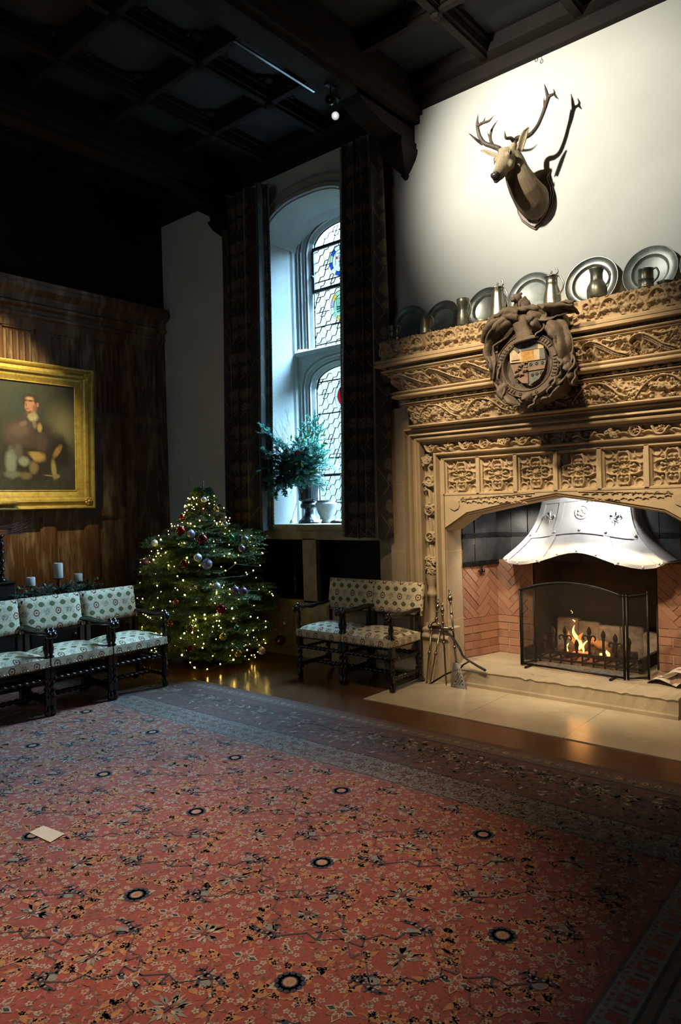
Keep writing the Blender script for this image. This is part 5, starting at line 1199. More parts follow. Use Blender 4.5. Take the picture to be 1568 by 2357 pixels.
# ------------------------------------------------------------------ curtains
LINING = simple('woven_galloon', (.30, .34, .27), .8, 0, .3, 90)
def curtain(name, label, x0t, x1t, x0b, x1b, zt, zb, nf, seed, edge):
    R = np.random.RandomState(seed); nu, nv = 150, 44; ph = R.rand(9)*6
    U = np.linspace(0, 1, nu); V = np.linspace(0, 1, nv); P = np.zeros((nv, nu, 3)); UV = np.zeros((nv, nu, 2))
    o = thing(name, label, 'curtain', ((x0b+x1b)/2, 5.31, zb))
    for j, v in enumerate(V):
        xa = x0t+(x0b-x0t)*v; xb = x1t+(x1b-x1t)*v
        w = 2*PI*nf*(U+.035*np.sin(2*PI*U*1.5+ph[0])+.012*v*np.sin(5*U+ph[1]))
        x = xa+(xb-xa)*U+.016*np.sin(2*w)+.010*np.sin(3.1*v+ph[2])*(1-0*U)
        y = 5.315+.045*np.sin(w)*(1+.12*np.sin(4*v+ph[3]))+.008*np.sin(2.3*w+7*v)
        if edge > 0:                                   # last fold turns back towards the window
            xe = xb-.030+.010*math.sin(5*v); f_ = np.clip((U-.74)/.10, 0, 1); f_ = f_*f_*(3-2*f_)
            kx = [0, .74, .80, .84, .88, .93, .965, 1.0]; jx = [xe-.10, xe-.10, xe-.035, xe-.004, xe, xe-.004, xe+.012, xe+.034]; jy = [5.30, 5.30, 5.262, 5.268, 5.31, 5.375, 5.36, 5.385]
            x = np.where(U < .74, xa+(xe-.10-xa)*U/.74+.016*np.sin(2*w)*(1-f_), np.interp(U, kx, jx)); y = y*(1-f_)+np.interp(U, kx, jy)*f_
        P[j, :, 0] = x; P[j, :, 1] = y; P[j, :, 2] = zt+(zb-zt)*v+.012*np.sin(w*.5)*(v > .99)
        UV[j, :, 0] = U*1.75; UV[j, :, 1] = (zt-zb)*(1-v)
    m = MB(); m.grid(P, uv=UV); s = build('cloth', m, CURTAIN, o); k = s.modifiers.new('t', 'SOLIDIFY'); k.thickness = .006
    e = -1 if edge > 0 else 0; E_ = P[:, e]; m = MB(); L = []
    for a in np.linspace(0, nv-1.001, 190):
        i = int(a); p = E_[i]+(E_[i+1]-E_[i])*(a-i); L.append(p)
    L = np.array(L); d = np.array([edge*.030, -.006, 0])
    m.grid([[p+d*k for k in (-.25, 1)] for p in L]); 
    for p in L[::2]: m.tube([p+d*1.0, p+d*1.35+np.array([0, -.003, -.006])], .0022, 5)
    g = build('galloon', m, LINING, o)
    m = MB()
    for p in L[::2]: m.ball(p+d*.42+np.array([0, -.003, 0]), .0062, 6, sc=(1, .3, 1))
    build('galloon_dot', m, IRON, g)
curtain('curtain', 'dark brocade curtain hanging left of the window, behind the Christmas tree', -6.06, -5.42, -6.11, -5.47, 5.02, 1.345, 4.5, 3, 1)
curtain('curtain', 'dark gold-flowered brocade curtain hanging between window and fireplace', -4.37, -3.875, -4.46, -3.845, 5.02, 1.275, 4.5, 5, -1)
# ------------------------------------------------------------------ urn with fir branches
LEAD = simple('dark_metal_urn', (.05, .05, .055), .32, .75, .35, 14, .15, 40)
VX, VY, VZ = -5.29, 5.76, 1.402
u = thing('urn', 'dark fluted metal urn on a waisted foot holding the fir branches', 'urn', (VX, VY, VZ))
m = MB(); z0 = np.array([0, .012, .014, .03, .05, .09, .13, .15]); r0 = np.array([.118, .120, .112, .105, .078, .046, .040, .042])
m.lathe([(.001, VZ)]+[(r, VZ+z) for r, z in zip(r0, z0)], 48, (VX, VY, 0), flute=(18, np.array([0, 0, 0, 0, .05, .07, .07, .05, 0]))); build('foot', m, LEAD, u)
m = MB(); m.lathe([(r, VZ+z) for r, z in ((.042, .148), (.075, .16), (.088, .18), (.086, .205), (.07, .225), (.062, .235))], 48, (VX, VY, 0), flute=(18, np.array([0, .05, .05, .05, .05, 0]))); build('knop', m, LEAD, u)
m = MB(); m.lathe([(r, VZ+z) for r, z in ((.062, .232), (.098, .245), (.108, .27), (.104, .29), (.112, .36), (.124, .44), (.140, .50), (.150, .515), (.148, .525), (.135, .52), (.11, .42), (.001, .40))], 64, (VX, VY, 0), flute=(22, np.array([0, .03, .03, .02, .02, .02, .01, 0, 0, 0, 0, 0]))); build('bowl', m, LEAD, u)
POT = simple('mottled_pale_pot', (.34, .34, .36), .6, 0, .4, 10, .2, 30)
m = MB(); px, py = -5.07, 5.80; m.lathe([(.001, VZ), (.055, VZ), (.06, VZ+.01), (.05, VZ+.03), (.065, VZ+.06), (.095, VZ+.12), (.112, VZ+.19), (.118, VZ+.20), (.118, VZ+.215), (.10, VZ+.22), (.098, VZ+.235), (.105, VZ+.245), (.09, VZ+.245), (.08, VZ+.18), (.001, VZ+.15)], 32, (px, py, 0))
o = build('pot', m, POT, loc=(px, py, VZ)); tag(o, 'pale mottled pot standing on the sill right of the urn', 'pot')
m = MB(); m.lathe([(.001, VZ), (.075, VZ), (.085, VZ+.012), (.06, VZ+.03), (.03, VZ+.04), (.001, VZ+.042)], 24, (-4.86, 5.74, 0)); o = build('dish', m, LEAD, loc=(-4.86, 5.74, VZ)); tag(o, 'dark low dish on the sill beside the curtain edge', 'dish')
m = MB(); m.ball((-5.645, 5.74, VZ+.026), .026, 14); o = build('ball', m, POT, loc=(-5.645, 5.74, VZ)); tag(o, 'small round grey ball at the left end of the sill', 'ball')
m = MB(); m.tube(smoothpts([(-5.45, 5.75, VZ+.235), (-5.49, 5.75, VZ+.15), (-5.535, 5.75, VZ+.05), (-5.54, 5.76, VZ+.012), (-5.56, 5.74, VZ+.008)], 5), .004, 6); m.ball((-5.545, 5.755, VZ+.03), .012, 8); o = build('cord', m, WAX, loc=(-5.54, 5.75, VZ)); tag(o, 'thin white cord hanging from the urn to the sill', 'cord')
# fir sprays ------------------------------------------------------
def needles(mb, a, b, n, L, w, flat=False, R=nr, up=(0, 0, 1), mat=0, spread=.75):
    """thin pointed needles along the twig a-b"""
    a = np.asarray(a, float); b = np.asarray(b, float); d = b-a; ln = np.linalg.norm(d); d = d/max(ln, 1e-6)
    s = np.cross(d, up); s /= max(np.linalg.norm(s), 1e-6); q = np.cross(s, d)
    t = (np.arange(n)+R.rand(n))/n; base = a+(b-a)*t[:, None]
    th = np.where(R.rand(n) < .5, 0, PI)+R.randn(n)*(.35 if flat else .9)
    side = np.cos(th)[:, None]*s+np.sin(th)[:, None]*q
    dr = d*(1-spread*.55)+side*spread+R.randn(n, 3)*.08; dr /= np.linalg.norm(dr, axis=1)[:, None]
    l = L*(.75+.5*R.rand(n))*(1-.35*t); wd = np.cross(dr, q+R.randn(n, 3)*.3); wd /= np.maximum(np.linalg.norm(wd, axis=1), 1e-6)[:, None]
    v = np.stack([base-wd*w*.5, base+dr*l[:, None]*.6-wd*w*.5, base+dr*l[:, None], base+dr*l[:, None]*.55+wd*w*.5, base+wd*w*.5], 1).reshape(-1, 3)
    f = np.arange(n*5).reshape(n, 5); mb.add(v, f, mat)
def spray(mb, st, P, L, w, dens, tw, mat=0, R=nr, flat=True):
    P = smoothpts(P, 5); n = len(P); st.tube(P, np.linspace(.006, .002, n), 5)
    for i in range(n-1): needles(mb, P[i], P[i+1], int(dens*.5), L, w, flat, R, mat=mat)
    D = P[-1]-P[0]
    for i in range(2, n-1, 1):
        d = P[min(n-1, i+1)]-P[i-1]; d /= np.linalg.norm(d); s = np.cross(d, (0, 0, 1)); s /= max(1e-6, np.linalg.norm(s)); k = -1 if i % 2 else 1
        l = tw*(1-.6*i/n)*(.8+.4*R.rand()); e = P[i]+(d*.75+s*k*.8+np.array([0, 0, -.12+.15*R.randn()]))*l
        st.tube([P[i], e], [.003, .0015], 4); needles(mb, P[i], e, int(dens*l/.1), L, w, flat, R, mat=mat)
AR_ = thing('fir_arrangement', 'bushy arrangement of blue fir branches, holly and twigs standing in the urn', 'greenery', (VX, VY, VZ+.45))
m = MB(); st = MB(); R = np.random.RandomState(21); c0 = np.array([VX, VY, VZ+.46])
ends = [(-.62, -.28, .62), (-.50, -.20, .55), (-.70, -.30, .12), (-.56, -.34, .02), (-.42, -.30, -.06), (-.30, -.40, -.02), (-.50, -.25, .25), (-.34, -.2, .36), (.14, -.20, .62), (.24, -.12, .74), (.05, -.22, .48), (.34, -.14, .56), (.40, -.2, .30), (.44, -.2, .12), (.36, -.28, -.02), (.42, -.22, -.12), (.20, -.40, -.04), (-.1, -.42, .02), (0, -.36, .22), (-.18, -.36, .18), (.20, -.36, .22), (.1, -.1, .35), (-.15, -.1, .30), (.28, -.05, .38), (-.2, -.3, -.12), (.3, -.3, .4), (-.6, -.2, .35), (-.38, -.36, -.16), (-.48, -.3, -.12)]
for i, e in enumerate(ends):
    e = np.array(e)
    if e[0] < 0: e[1] = -.26+e[0]*.50; e[0] = .02+e[0]*.30
    mid = c0+e*.5+np.array([0, 0, .10*(1 if e[2] < .3 else .3)]); spray(m, st, [c0+R.randn(3)*.02, mid, c0+e], .034, .0085, 38, .20, 0, R); spray(m, st, [c0+R.randn(3)*.03, mid+R.randn(3)*.05, c0+e*.8+R.randn(3)*.10], .034, .0085, 32, .18, 0, R)
for k in range(260):
    q = R.randn(3); q /= np.linalg.norm(q); b_ = c0+np.array([-.02, -.16, .12])+q*np.array([.20, .12, .15])*R.rand()**.4; needles(m, b_, b_+q*np.array([.10, .06, .07])+R.randn(3)*.02, 16, .036, .0062, False, R)
fo = build('needles', m, BLUEFIR, AR_); build('stems', st, BARK, AR_)
m = MB()
def leafp(mb, c, d, L, w, R):
    d = np.array(d, float); d /= np.linalg.norm(d); s = np.cross(d, R.randn(3)); s /= np.linalg.norm(s); nn = np.cross(d, s); q = [(0, 0), (.25, .8), (.4, .5), (.55, .95), (.75, .45), (1, 0)]
    up_ = [np.array(c)+d*L*a+s*w*b+nn*.15*w*b for a, b in q]; dn = [np.array(c)+d*L*a-s*w*b+nn*.15*w*b for a, b in q[1:-1]]
    mb.add(np.array(up_+dn[::-1]), [tuple(range(10))])
for k in range(70):
    c = c0+np.array([R.uniform(-.02, .38), R.uniform(-.28, -.05), R.uniform(.22, .50)]) if k < 48 else c0+np.array([R.uniform(-.5, .4), R.uniform(-.38, -.2), R.uniform(-.05, .25)])
    leafp(m, c, R.randn(3)+np.array([0, -.3, .4]), .055, .016, R)
build('holly_leaves', m, IVY, AR_)
m = MB()
for k in range(26):
    a = c0+np.array([-.10, -.12, .10]); d = np.array([R.uniform(-.40, -.02), R.uniform(-.15, .1), R.uniform(.35, .75)]); P = smoothpts([a, a+d*.35+R.randn(3)*.02, a+d*.7+R.randn(3)*.03, a+d+R.randn(3)*.03], 4); m.tube(P, np.linspace(.0025, .0008, len(P)), 4)
    for j in (5, 8): m.tube([P[j], P[j]+R.randn(3)*.05+d*.12], .0009, 4)
build('red_twigs', m, TWIG, AR_)
m = MB()
for k in range(90): m.ball(c0+np.array([.08, -.22, .20])+R.randn(3)*np.array([.06, .05, .05]), .008, 6)
build('dark_berries', m, simple('black_berry', (.02, .016, .03), .25), AR_)
m = MB(); bc = c0+np.array([.10, -.25, .29]); m.lathe([(.001, -.034), (.018, -.033), (.036, -.018), (.040, .004), (.034, .022), (.020, .030), (.008, .026), (.001, .020)], 18, bc); o = build('apple', m, simple('dark_red_apple', (.22, .012, .02), .15), loc=tuple(bc-np.array([0, 0, .034])))
tag(o, 'glossy dark red apple set among the fir branches', 'apple')
m = MB(); m.tube([bc+np.array([0, 0, .02]), bc+np.array([.004, 0, .045])], .002, 5); build('stalk', m, BARK, o)
# ------------------------------------------------------------------ things in the dark recess under the sill
GLD = simple('dark_bottle_glass', (.010, .013, .009), .12, 0, .2)
def bottle(x, h, label):
    m = MB(); z = .586; m.lathe([(.001, z), (.038, z), (.042, z+.01), (.042, z+h*.5), (.036, z+h*.62), (.016, z+h*.78), (.014, z+h*.95), (.017, z+h*.96), (.016, z+h), (.001, z+h)], 18, (x, 5.66, 0)); o = build('bottle', m, GLD, loc=(x, 5.66, z)); tag(o, label, 'bottle')
bottle(-5.27, .46, 'tall dark bottle at the right of the recess by the tree'); bottle(-5.42, .38, 'shorter dark bottle beside the tall one in the recess by the tree')
m = MB(); m.box((-5.74, 5.58, .587), (-5.52, 5.74, .86)); m.box((-5.75, 5.57, .86), (-5.51, 5.75, .88))
for i in range(5): m.box((-5.73+i*.045, 5.572, .60), (-5.71+i*.045, 5.582, .85))
o = build('box', m, OAK_DK, loc=(-5.63, 5.66, .587), mods=(bevel(.004),)); tag(o, 'dark lidded box in the recess under the window sill', 'box')
# ------------------------------------------------------------------ lamps on the ceiling beam
LMP = emis('lit_bulb', (1, .95, .85), 30)
def spotlamp(x, y, z, aim, label, lit):
    o = thing('spotlight', label, 'spotlight', (x, y, z)); d = Vector(aim)-Vector((x, y, z)); Mx = Matrix.Translation((x, y, z)) @ d.to_track_quat('Z', 'Y').to_matrix().to_4x4()
    m = MB(); m.lathe([(.001, -.07), (.026, -.068), (.032, -.05), (.034, .03), (.038, .06), (.034, .06), (.028, .02), (.001, .01)], 18, M=Mx); build('lamp_housing', m, IRON, o)
    m = MB(); p = Mx @ Vector((0, 0, -.03)); m.tube([tuple(p), (x, y, 5.0)], .007, 6); m.box((x-.02, y-.05, 4.975), (x+.02, y+.05, 4.995)); build('bracket', m, IRON, o)
    m = MB(); m.ball(tuple(Mx @ Vector((0, 0, .025))), .014, 10); build('bulb', m, LMP if lit else simple('unlit_reflector', (.35, .45, .45), .2, .6), o)
spotlamp(-3.72, 4.45, 4.87, (-2.9, 3.2, 4.3), 'black spotlight nearest the corbel under the ceiling beam, its bulb glinting', False)
spotlamp(-3.80, 4.60, 4.84, (-2.9, 3.6, 3.9), 'lower black spotlight under the ceiling beam with a lit bulb', True)
m = MB(); m.box((-3.875, 3.55, 4.978), (-3.855, 4.42, 4.990)); o = build('lighting_track', m, simple('pale_metal_track', (.75, .78, .8), .22, 1.), loc=(-3.865, 4.0, 4.978)); tag(o, 'slim shiny lighting track along the ceiling beam edge', 'lighting track')
# ------------------------------------------------------------------ upholstered armchairs with barley-twist frames
def twisttube(m, a, b, r, turns=5.5, n=42):
    P = np.array(a)[None]+(np.array(b)-np.array(a))[None]*np.linspace(0, 1, n)[:, None]
    m.tube(P, r, 10, twist=(.30, 2*PI*turns/n, 2))
def beads(m, P, r): 
    for p in P: m.ball(p, r, 7)
NAIL = simple('brass_nail_head', (.42, .33, .18), .25, 1.)
def make_chair(label, group):
    c = thing('armchair', label, 'chair', (0, 0, 0), 0, group)
    W, D = .255, .40
    # seat cushion: domed, with straight skirts down to z .385
    m = MB(); nu, nv = 19, 15; P = np.zeros((nv, nu, 3)); UV = np.zeros((nv, nu, 2))
    for j, v in enumerate(np.linspace(0, 1, nv)):
        for i, u in enumerate(np.linspace(-1, 1, nu)):
            d = (1-abs(u)**3.2)*(1-abs(2*v-1)**3.2); P[j, i] = (u*.268, -.03+v*.45, .452+.050*d**.75); UV[j, i] = (u*.268+.03, v*.45+.01)
    m.grid(P, uv=UV)
    ring = [(-.268, -.03), (.268, -.03), (.268, .42), (-.268, .42), (-.268, -.03)]; s = 0
    for (xa, ya), (xb, yb) in zip(ring[:-1], ring[1:]):
        L = math.hypot(xb-xa, yb-ya); Q = [[(xa+(xb-xa)*t, ya+(yb-ya)*t, z) for t in np.linspace(0, 1, 9)] for z in (.385, .42, .453)]; m.grid(Q, uv=[[(s+L*t, z-.375) for t in np.linspace(0, 1, 9)] for z in (.385, .42, .453)]); s += L
    m.box((-.26, -.022, .38), (.26, .41, .392)); seat = build('seat', m, WOOL, c, local=True)
    m = MB()
    for t in np.linspace(0, 1, 22): m.ball((-.262+.524*t, -.032, .391), .0055, 6)
    for t in np.linspace(0, 1, 18):
        for x in (-.27, .27): m.ball((x, -.024+.43*t, .391), .0055, 6)
    build('nail_heads', m, NAIL, seat, local=True)
    # back cushion
    m = MB(); P = np.zeros((12, 19, 3)); UV = np.zeros((12, 19, 2))
    for j, v in enumerate(np.linspace(0, 1, 12)):
        for i, u in enumerate(np.linspace(-1, 1, 19)):
            d = (1-abs(u)**6)*(1-abs(2*v-1)**6); P[j, i] = (u*.272, .432+.05*v-.030*d**.6, .592+.288*v); UV[j, i] = (u*.272, .592+.288*v-.752+.0325)
    m.grid(P, uv=UV); Q = P.copy(); Q[:, :, 1] = .455+.05*np.linspace(0, 1, 12)[:, None]; m.grid(Q, flip=True, uv=UV)
    for A, B in ((P[:, 0], Q[:, 0]), (Q[:, -1], P[:, -1]), (Q[0], P[0]), (P[-1], Q[-1])): m.grid(np.stack([A, B]), uv=np.stack([A[:, [0, 2]], B[:, [0, 2]]])*1.0)
    build('backrest', m, WOOL, c, local=True)
    m = MB(); 
    for x in (-.245, .245): pass
    for sx in (-1, 1):
        m = MB(); x = sx*.245; m.prism([(x-.02, .40), (x+.02, .40), (x+.02, .445), (x-.02, .445)], 'z', .36, .60); m.tube([(x, .43, .58), (x, .478, .86)], .014, 8); build('back_post', m, CHAIRW, c, local=True)
        # front leg
        m = MB(); x = sx*W; m.box((x-.023, -.023, .30), (x+.023, .023, .388)); twisttube(m, (x, 0, .30), (x, 0, .145), .021, 3); m.box((x-.022, -.022, .085), (x+.022, .022, .148)); m.lathe([(.012, .085), (.020, .07), (.027, .05), (.029, .03), (.024, .008), (.012, .0), (.001, 0)][::-1], 12, (x, 0, 0)); build('leg', m, CHAIRW, c, local=True)
        # rear leg
        m = MB(); m.box((x-.021, D-.021, .28), (x+.021, D+.021, .385)); twisttube(m, (x, D, .29), (x, D+.005, .15), .020, 3); m.box((x-.021, D-.018, .085), (x+.021, D+.026, .15)); m.tube([(x, D+.005, .09), (x, D+.035, .04), (x, D+.075, .015)], [.020, .022, .016], 8); build('leg', m, CHAIRW, c, local=True)
        # arm with scrolled hand-hold on a baluster
        m = MB(); P = smoothpts([(x, .43, .655), (x, .30, .650), (x, .17, .640), (x, .06, .645), (x, -.02, .655), (x, -.055, .640)], 7)
        m.tube(P, np.interp(np.linspace(0, 1, len(P)), [0, .3, .6, .85, 1], [.016, .019, .018, .026, .020]), 10, twist=(.16, .75, 2)); m.ball((x, -.052, .635), .027, 10); m.ball((x, -.02, .672), .021, 10); m.ball((x-.012, -.05, .655), .014, 8); m.ball((x+.012, -.05, .655), .014, 8)
        build('arm', m, CHAIRW, c, local=True)
        m = MB(); m.lathe([(.024, .452), (.026, .462), (.013, .475), (.020, .50), (.025, .525), (.018, .56), (.012, .58), (.020, .60), (.014, .612), (.016, .64)], 14, (x, 0, 0)); m.box((x-.024, -.024, .445), (x+.024, .024, .456)); build('arm_support', m, CHAIRW, c, local=True)
        m = MB(); twisttube(m, (x, .02, .115), (x, D-.01, .118), .017, 8); build('stretcher', m, CHAIRW, c, local=True)
        m = MB(); twisttube(m, (x, .02, .27), (x, D-.01, .27), .013, 8); build('stretcher', m, CHAIRW, c, local=True)
    for y, z in ((0, .29), (D, .27), (.20, .118)):
        m = MB(); twisttube(m, (-W+.02, y, z), (W-.02, y, z), .017, 9, 60); build('stretcher', m, CHAIRW, c, local=True)
    m = MB(); m.box((-.245, .405, .585), (.245, .435, .60)); m.box((-.25, .0, .365), (.25, .41, .383)); build('rail', m, CHAIRW, c, local=True)
    return c
G1 = 'armchairs by the hearth'; G2 = 'row of armchairs at the left'
ch = make_chair('armchair beside the fire irons, right one of the pair', G1); ch.location = (-3.785, 4.82, 0)
dup(ch, (-4.333, 4.82, 0), 0, 'armchair under the right curtain, left one of the pair beside the hearth', G1)
dup(ch, (-5.33, 3.585, .0105), PI/2, 'armchair nearest the Christmas tree in the left row', G2)
dup(ch, (-5.33, 3.035, .0105), PI/2, 'middle armchair of the left row, in front of the candles', G2)
dup(ch, (-5.33, 2.485, .0105), PI/2, 'armchair of the left row cut off by the photograph edge', G2)
# ------------------------------------------------------------------ Christmas tree
TX, TY = -5.85, 4.75
TR = thing('christmas_tree', 'broad bushy green Christmas tree standing in the corner', 'Christmas tree', (TX, TY, 0))
ZR = [.06, .3, .8, 1.2, 1.32, 1.42, 1.55, 1.75, 1.95]; RR = [.58, .72, .67, .61, .52, .34, .24, .12, .03]
def trad(z): return float(np.interp(z, ZR, RR))
R = np.random.RandomState(33); m = MB(); st = MB(); zz = .10; tips = []
while zz < 1.80:
    nb = 11 if zz < 1.3 else 7
    for k in range(nb):
        a = R.rand()*6.283; L = trad(zz)*(.80+.26*R.rand()); rise = .10+.10*R.rand() if zz < 1.3 else .22
        zk = zz+R.uniform(-.035, .035); z0 = max(.06, zk-.02); d = np.array([math.cos(a), math.sin(a), 0])
        e = np.array([TX, TY, zk])+d*L+np.array([0, 0, rise*L*.6-.05])
        if e[1] > 5.46: e[1] = 5.46
        e[2] = max(.05, e[2]); P = smoothpts([(TX, TY, z0), np.array([TX, TY, zk])+d*L*.5+np.array([0, 0, .02]), e], 5)
        st.tube(P, np.linspace(.009, .003, len(P)), 5); s = np.array([-d[1], d[0], 0])
        n = len(P)
        for i in range(3, n-1):
            for kk in (-1, 1):
                l = L*.42*(1-.55*i/n)*(.7+.5*R.rand()); q = P[i]+(d*.75+s*kk*.75+np.array([0, 0, .10*R.randn()-.02]))*l
                if q[1] > 5.47: q[1] = 5.47
                q[2] = max(.03, q[2]); needles(m, P[i], q, int(20+190*l), .030, .0046, False, R)
                if l > .14:
                    for t in (.4, .65):
                        for k2 in (-1, 1):
                            b = P[i]+(q-P[i])*t; q2 = b+((q-P[i])*.35+np.cross(q-P[i], (0, 0, 1))*k2*.42); q2[1] = min(q2[1], 5.475); q2[2] = max(.03, q2[2]); needles(m, b, q2, 20, .028, .0046, False, R)
        needles(m, P[n//2], P[-1], 34, .030, .0038, False, R); tips.append(P[-1])
    zz += .052 if zz < 1.3 else .062
for a, b in (((TX, TY, 1.70), (TX+.02, TY, 1.98)), ((TX, TY, 1.72), (TX-.10, TY-.08, 1.92)), ((TX, TY, 1.66), (TX+.06, TY-.04, 1.88)), ((TX, TY, 1.62), (TX-.12, TY-.1, 1.78))): needles(m, a, b, 46, .022, .0032, False, R); st.tube([a, b], [.006, .003], 5)
o = build('foliage', m, NEEDLE, TR); build('branches', st, BARK, TR)
m = MB(); m.tube([(TX, TY, 0.005), (TX, TY, .6), (TX, TY, 1.2), (TX+.01, TY, 1.88)], [.045, .04, .025, .006], 10); build('trunk', m, BARK, TR)
m = MB(); m.lathe([(.001, .0), (.16, .0), (.17, .02), (.15, .05), (.06, .09), (.05, .12)], 16, (TX, TY, 0)); build('stand', m, IRON, TR)
# fairy lights ----------------------------------------------------
BULB = emis('warm_fairy_light', (1.0, .64, .13), 60); GWIRE = simple('green_wire', (.02, .05, .02), .6)
SL = thing('fairy_lights', 'string of small warm white fairy lights wound round the Christmas tree', 'fairy lights', (TX, TY, .1))
pts = []; tries = 0
cam2 = np.array([.643, -.766])
while len(pts) < 235 and tries < 20000:
    tries += 1; z = .05+1.68*R.rand()**1.1; a = R.rand()*6.283; d = np.array([math.cos(a), math.sin(a)])
    f = d @ cam2
    if f < .02 or R.rand() > .45+.75*f: continue
    r = trad(z)*(.80+.24*R.rand()); p = np.array([TX+d[0]*r, TY+d[1]*r, z])
    if p[1] > 5.44: continue
    if any(np.linalg.norm(p-q) < .022 for q in pts): continue
    pts.append(p)
near = sorted(pts, key=lambda p: -((p[:2]-np.array([TX, TY])) @ cam2))
w = MB(); order = sorted(pts, key=lambda p: p[2])
for p in near[:100]:
    m = MB(); r = R.choice([.0035, .0045, .0055, .0075]); m.ball(p, r, 8); build('bulb', m, BULB, SL)
m = MB()
for p in near[100:]: m.ball(p, R.choice([.003, .004, .0055]), 8)
o = build('far_bulbs', m, BULB, SL); o['kind'] = 'stuff'
ang = lambda p: math.atan2(p[1]-TY, p[0]-TX)
lay = {}
for p in pts: lay.setdefault(int(p[2]/.11), []).append(p)
for k, L in lay.items():
    L = sorted(L, key=ang)
    if len(L) > 2:
        Q = []
        for i, p in enumerate(L): Q.append(p+np.array([0, 0, -.012])); 
        w.tube(np.array(Q), .0016, 4)
build('wire', w, GWIRE, SL)
# baubles --------------------------------------------------------
def bm(name, col, rough=.12, metal=.85): return simple(name, col, rough, metal, .1, 6)
BC = dict(white=bm('pearl_bauble', (.72, .72, .68), .22, .3), gold=bm('gold_bauble', (.62, .44, .10)), orange=bm('orange_bauble', (.42, .12, .04)), silver=bm('silver_bauble', (.62, .63, .66)), red=bm('red_bauble', (.34, .015, .02)), lilac=bm('lilac_bauble', (.36, .33, .46), .3, .4), brown=bm('maroon_bauble', (.16, .03, .02)), green=bm('green_bauble', (.03, .30, .16)), clear=bm('smoky_bauble', (.20, .22, .20), .08, .5), purple=bm('purple_bauble', (.20, .10, .19), .25, .5), blue=bm('pale_blue_bauble', (.46, .54, .52), .3, .3), amber=bm('amber_bauble', (.35, .15, .03), .1, .5))
CAP = simple('gilt_bauble_cap', (.5, .4, .2), .3, 1.)
BB_ = [((-5.726, 4.661, 1.685), 'white', .030, 'pearly white bauble highest on the tree'), ((-5.638, 4.734, 1.585), 'gold', .032, 'gold bauble near the top right of the tree, outlined on the pale wall'), ((-5.843, 4.488, 1.513), 'orange', .034, 'orange-red bauble left of the tree top'), ((-5.524, 4.742, 1.427), 'silver', .034, 'silver bauble on the right shoulder of the tree beside the curtain'), ((-5.718, 4.369, 1.378), 'red', .046, 'glossy red bauble on the upper left of the tree'), ((-5.585, 4.382, 1.351), 'lilac', .040, 'lilac bauble between the red one and the big maroon one'), ((-5.45, 4.404, 1.295), 'brown', .056, 'big maroon bauble high on the tree front'), ((-5.337, 4.656, 1.302), 'green', .036, 'bright green bauble on the right of the tree'), ((-5.308, 4.803, 1.274), 'clear', .042, 'smoky glass bauble at the right shoulder edge of the tree'), ((-5.244, 4.706, 1.192), 'purple', .034, 'dull purple bauble just below the smoky glass one'), ((-5.412, 4.316, 1.129), 'white', .040, 'pearl bauble at upper middle, above the striped one'), ((-5.353, 4.371, 1.065), 'lilac', .052, 'large striped lilac bauble on the tree front'), ((-5.506, 4.23, 1.071), 'brown', .040, 'maroon bauble left of the large striped one'), ((-5.978, 4.14, 1.083), 'purple', .038, 'purple bauble at the far left edge of the tree'), ((-5.283, 4.42, .851), 'blue', .038, 'pale blue bauble at mid height of the tree'), ((-5.419, 4.254, .85), 'gold', .032, 'gold bauble left of the pale blue one'), ((-5.209, 4.579, .802), 'purple', .040, 'purple bauble left of a matching pair at mid height'), ((-5.188, 4.662, .784), 'purple', .038, 'purple bauble right of a matching pair at mid height'), ((-5.54, 4.15, .717), 'amber', .030, 'amber bauble on the lower left beside the nearest armchair'), ((-5.246, 4.435, .635), 'red', .048, 'big shiny red bauble in the lower middle of the tree'), ((-5.215, 4.424, .378), 'gold', .038, 'round gold bauble low on the tree front'), ((-5.414, 4.2, .465), 'amber', .036, 'amber bauble low on the tree, left of centre'), ((-5.408, 4.183, .294), 'red', .036, 'red bauble lowest on the left of the tree'), ((-5.328, 5.277, .188), 'brown', .056, 'big maroon bauble at the lower right edge by the wall'), ((-5.238, 4.924, .15), 'white', .038, 'pearly bauble near the floor at the right of the tree'), ((-5.211, 4.595, .186), 'gold', .034, 'gold bauble lowest on the tree, near the floor'), ((-5.908, 4.202, 1.267), 'white', .034, 'pearl bauble on the left shoulder of the tree'), ((-5.173, 4.552, .443), 'green', .030, 'green bauble low on the right of the tree'), ((-5.582, 4.106, .525), 'orange', .032, 'orange bauble just above the seat of the nearest armchair'), ((-5.283, 5.313, .37), 'clear', .036, 'smoky glass bauble at the outermost right branch tip')]
for p, c, r, lab in BB_:
    p = np.array(p); d2 = p[:2]-np.array([TX, TY]); p[:2] += d2/np.linalg.norm(d2)*.02
    p[1] = min(p[1], 5.49-r)
    m = MB(); m.ball(p, r, 20); o = build('bauble', m, BC[c], loc=tuple(p-np.array([0, 0, r]))); tag(o, lab, 'bauble', 'baubles on the Christmas tree')
    m = MB(); m.lathe([(r*.22, r*.96), (r*.22, r*1.16), (.001, r*1.17)], 10, p); q = np.linspace(0, 2*PI, 9); m.tube([(p[0]+.006*math.cos(a), p[1], p[2]+r*1.17+.006+.006*math.sin(a)) for a in q], .0011, 4); m.tube([p+np.array([0, 0, r*1.17+.010]), p+np.array([0, .004, r*1.17+.035])], .0009, 4); build('cap', m, CAP, o)
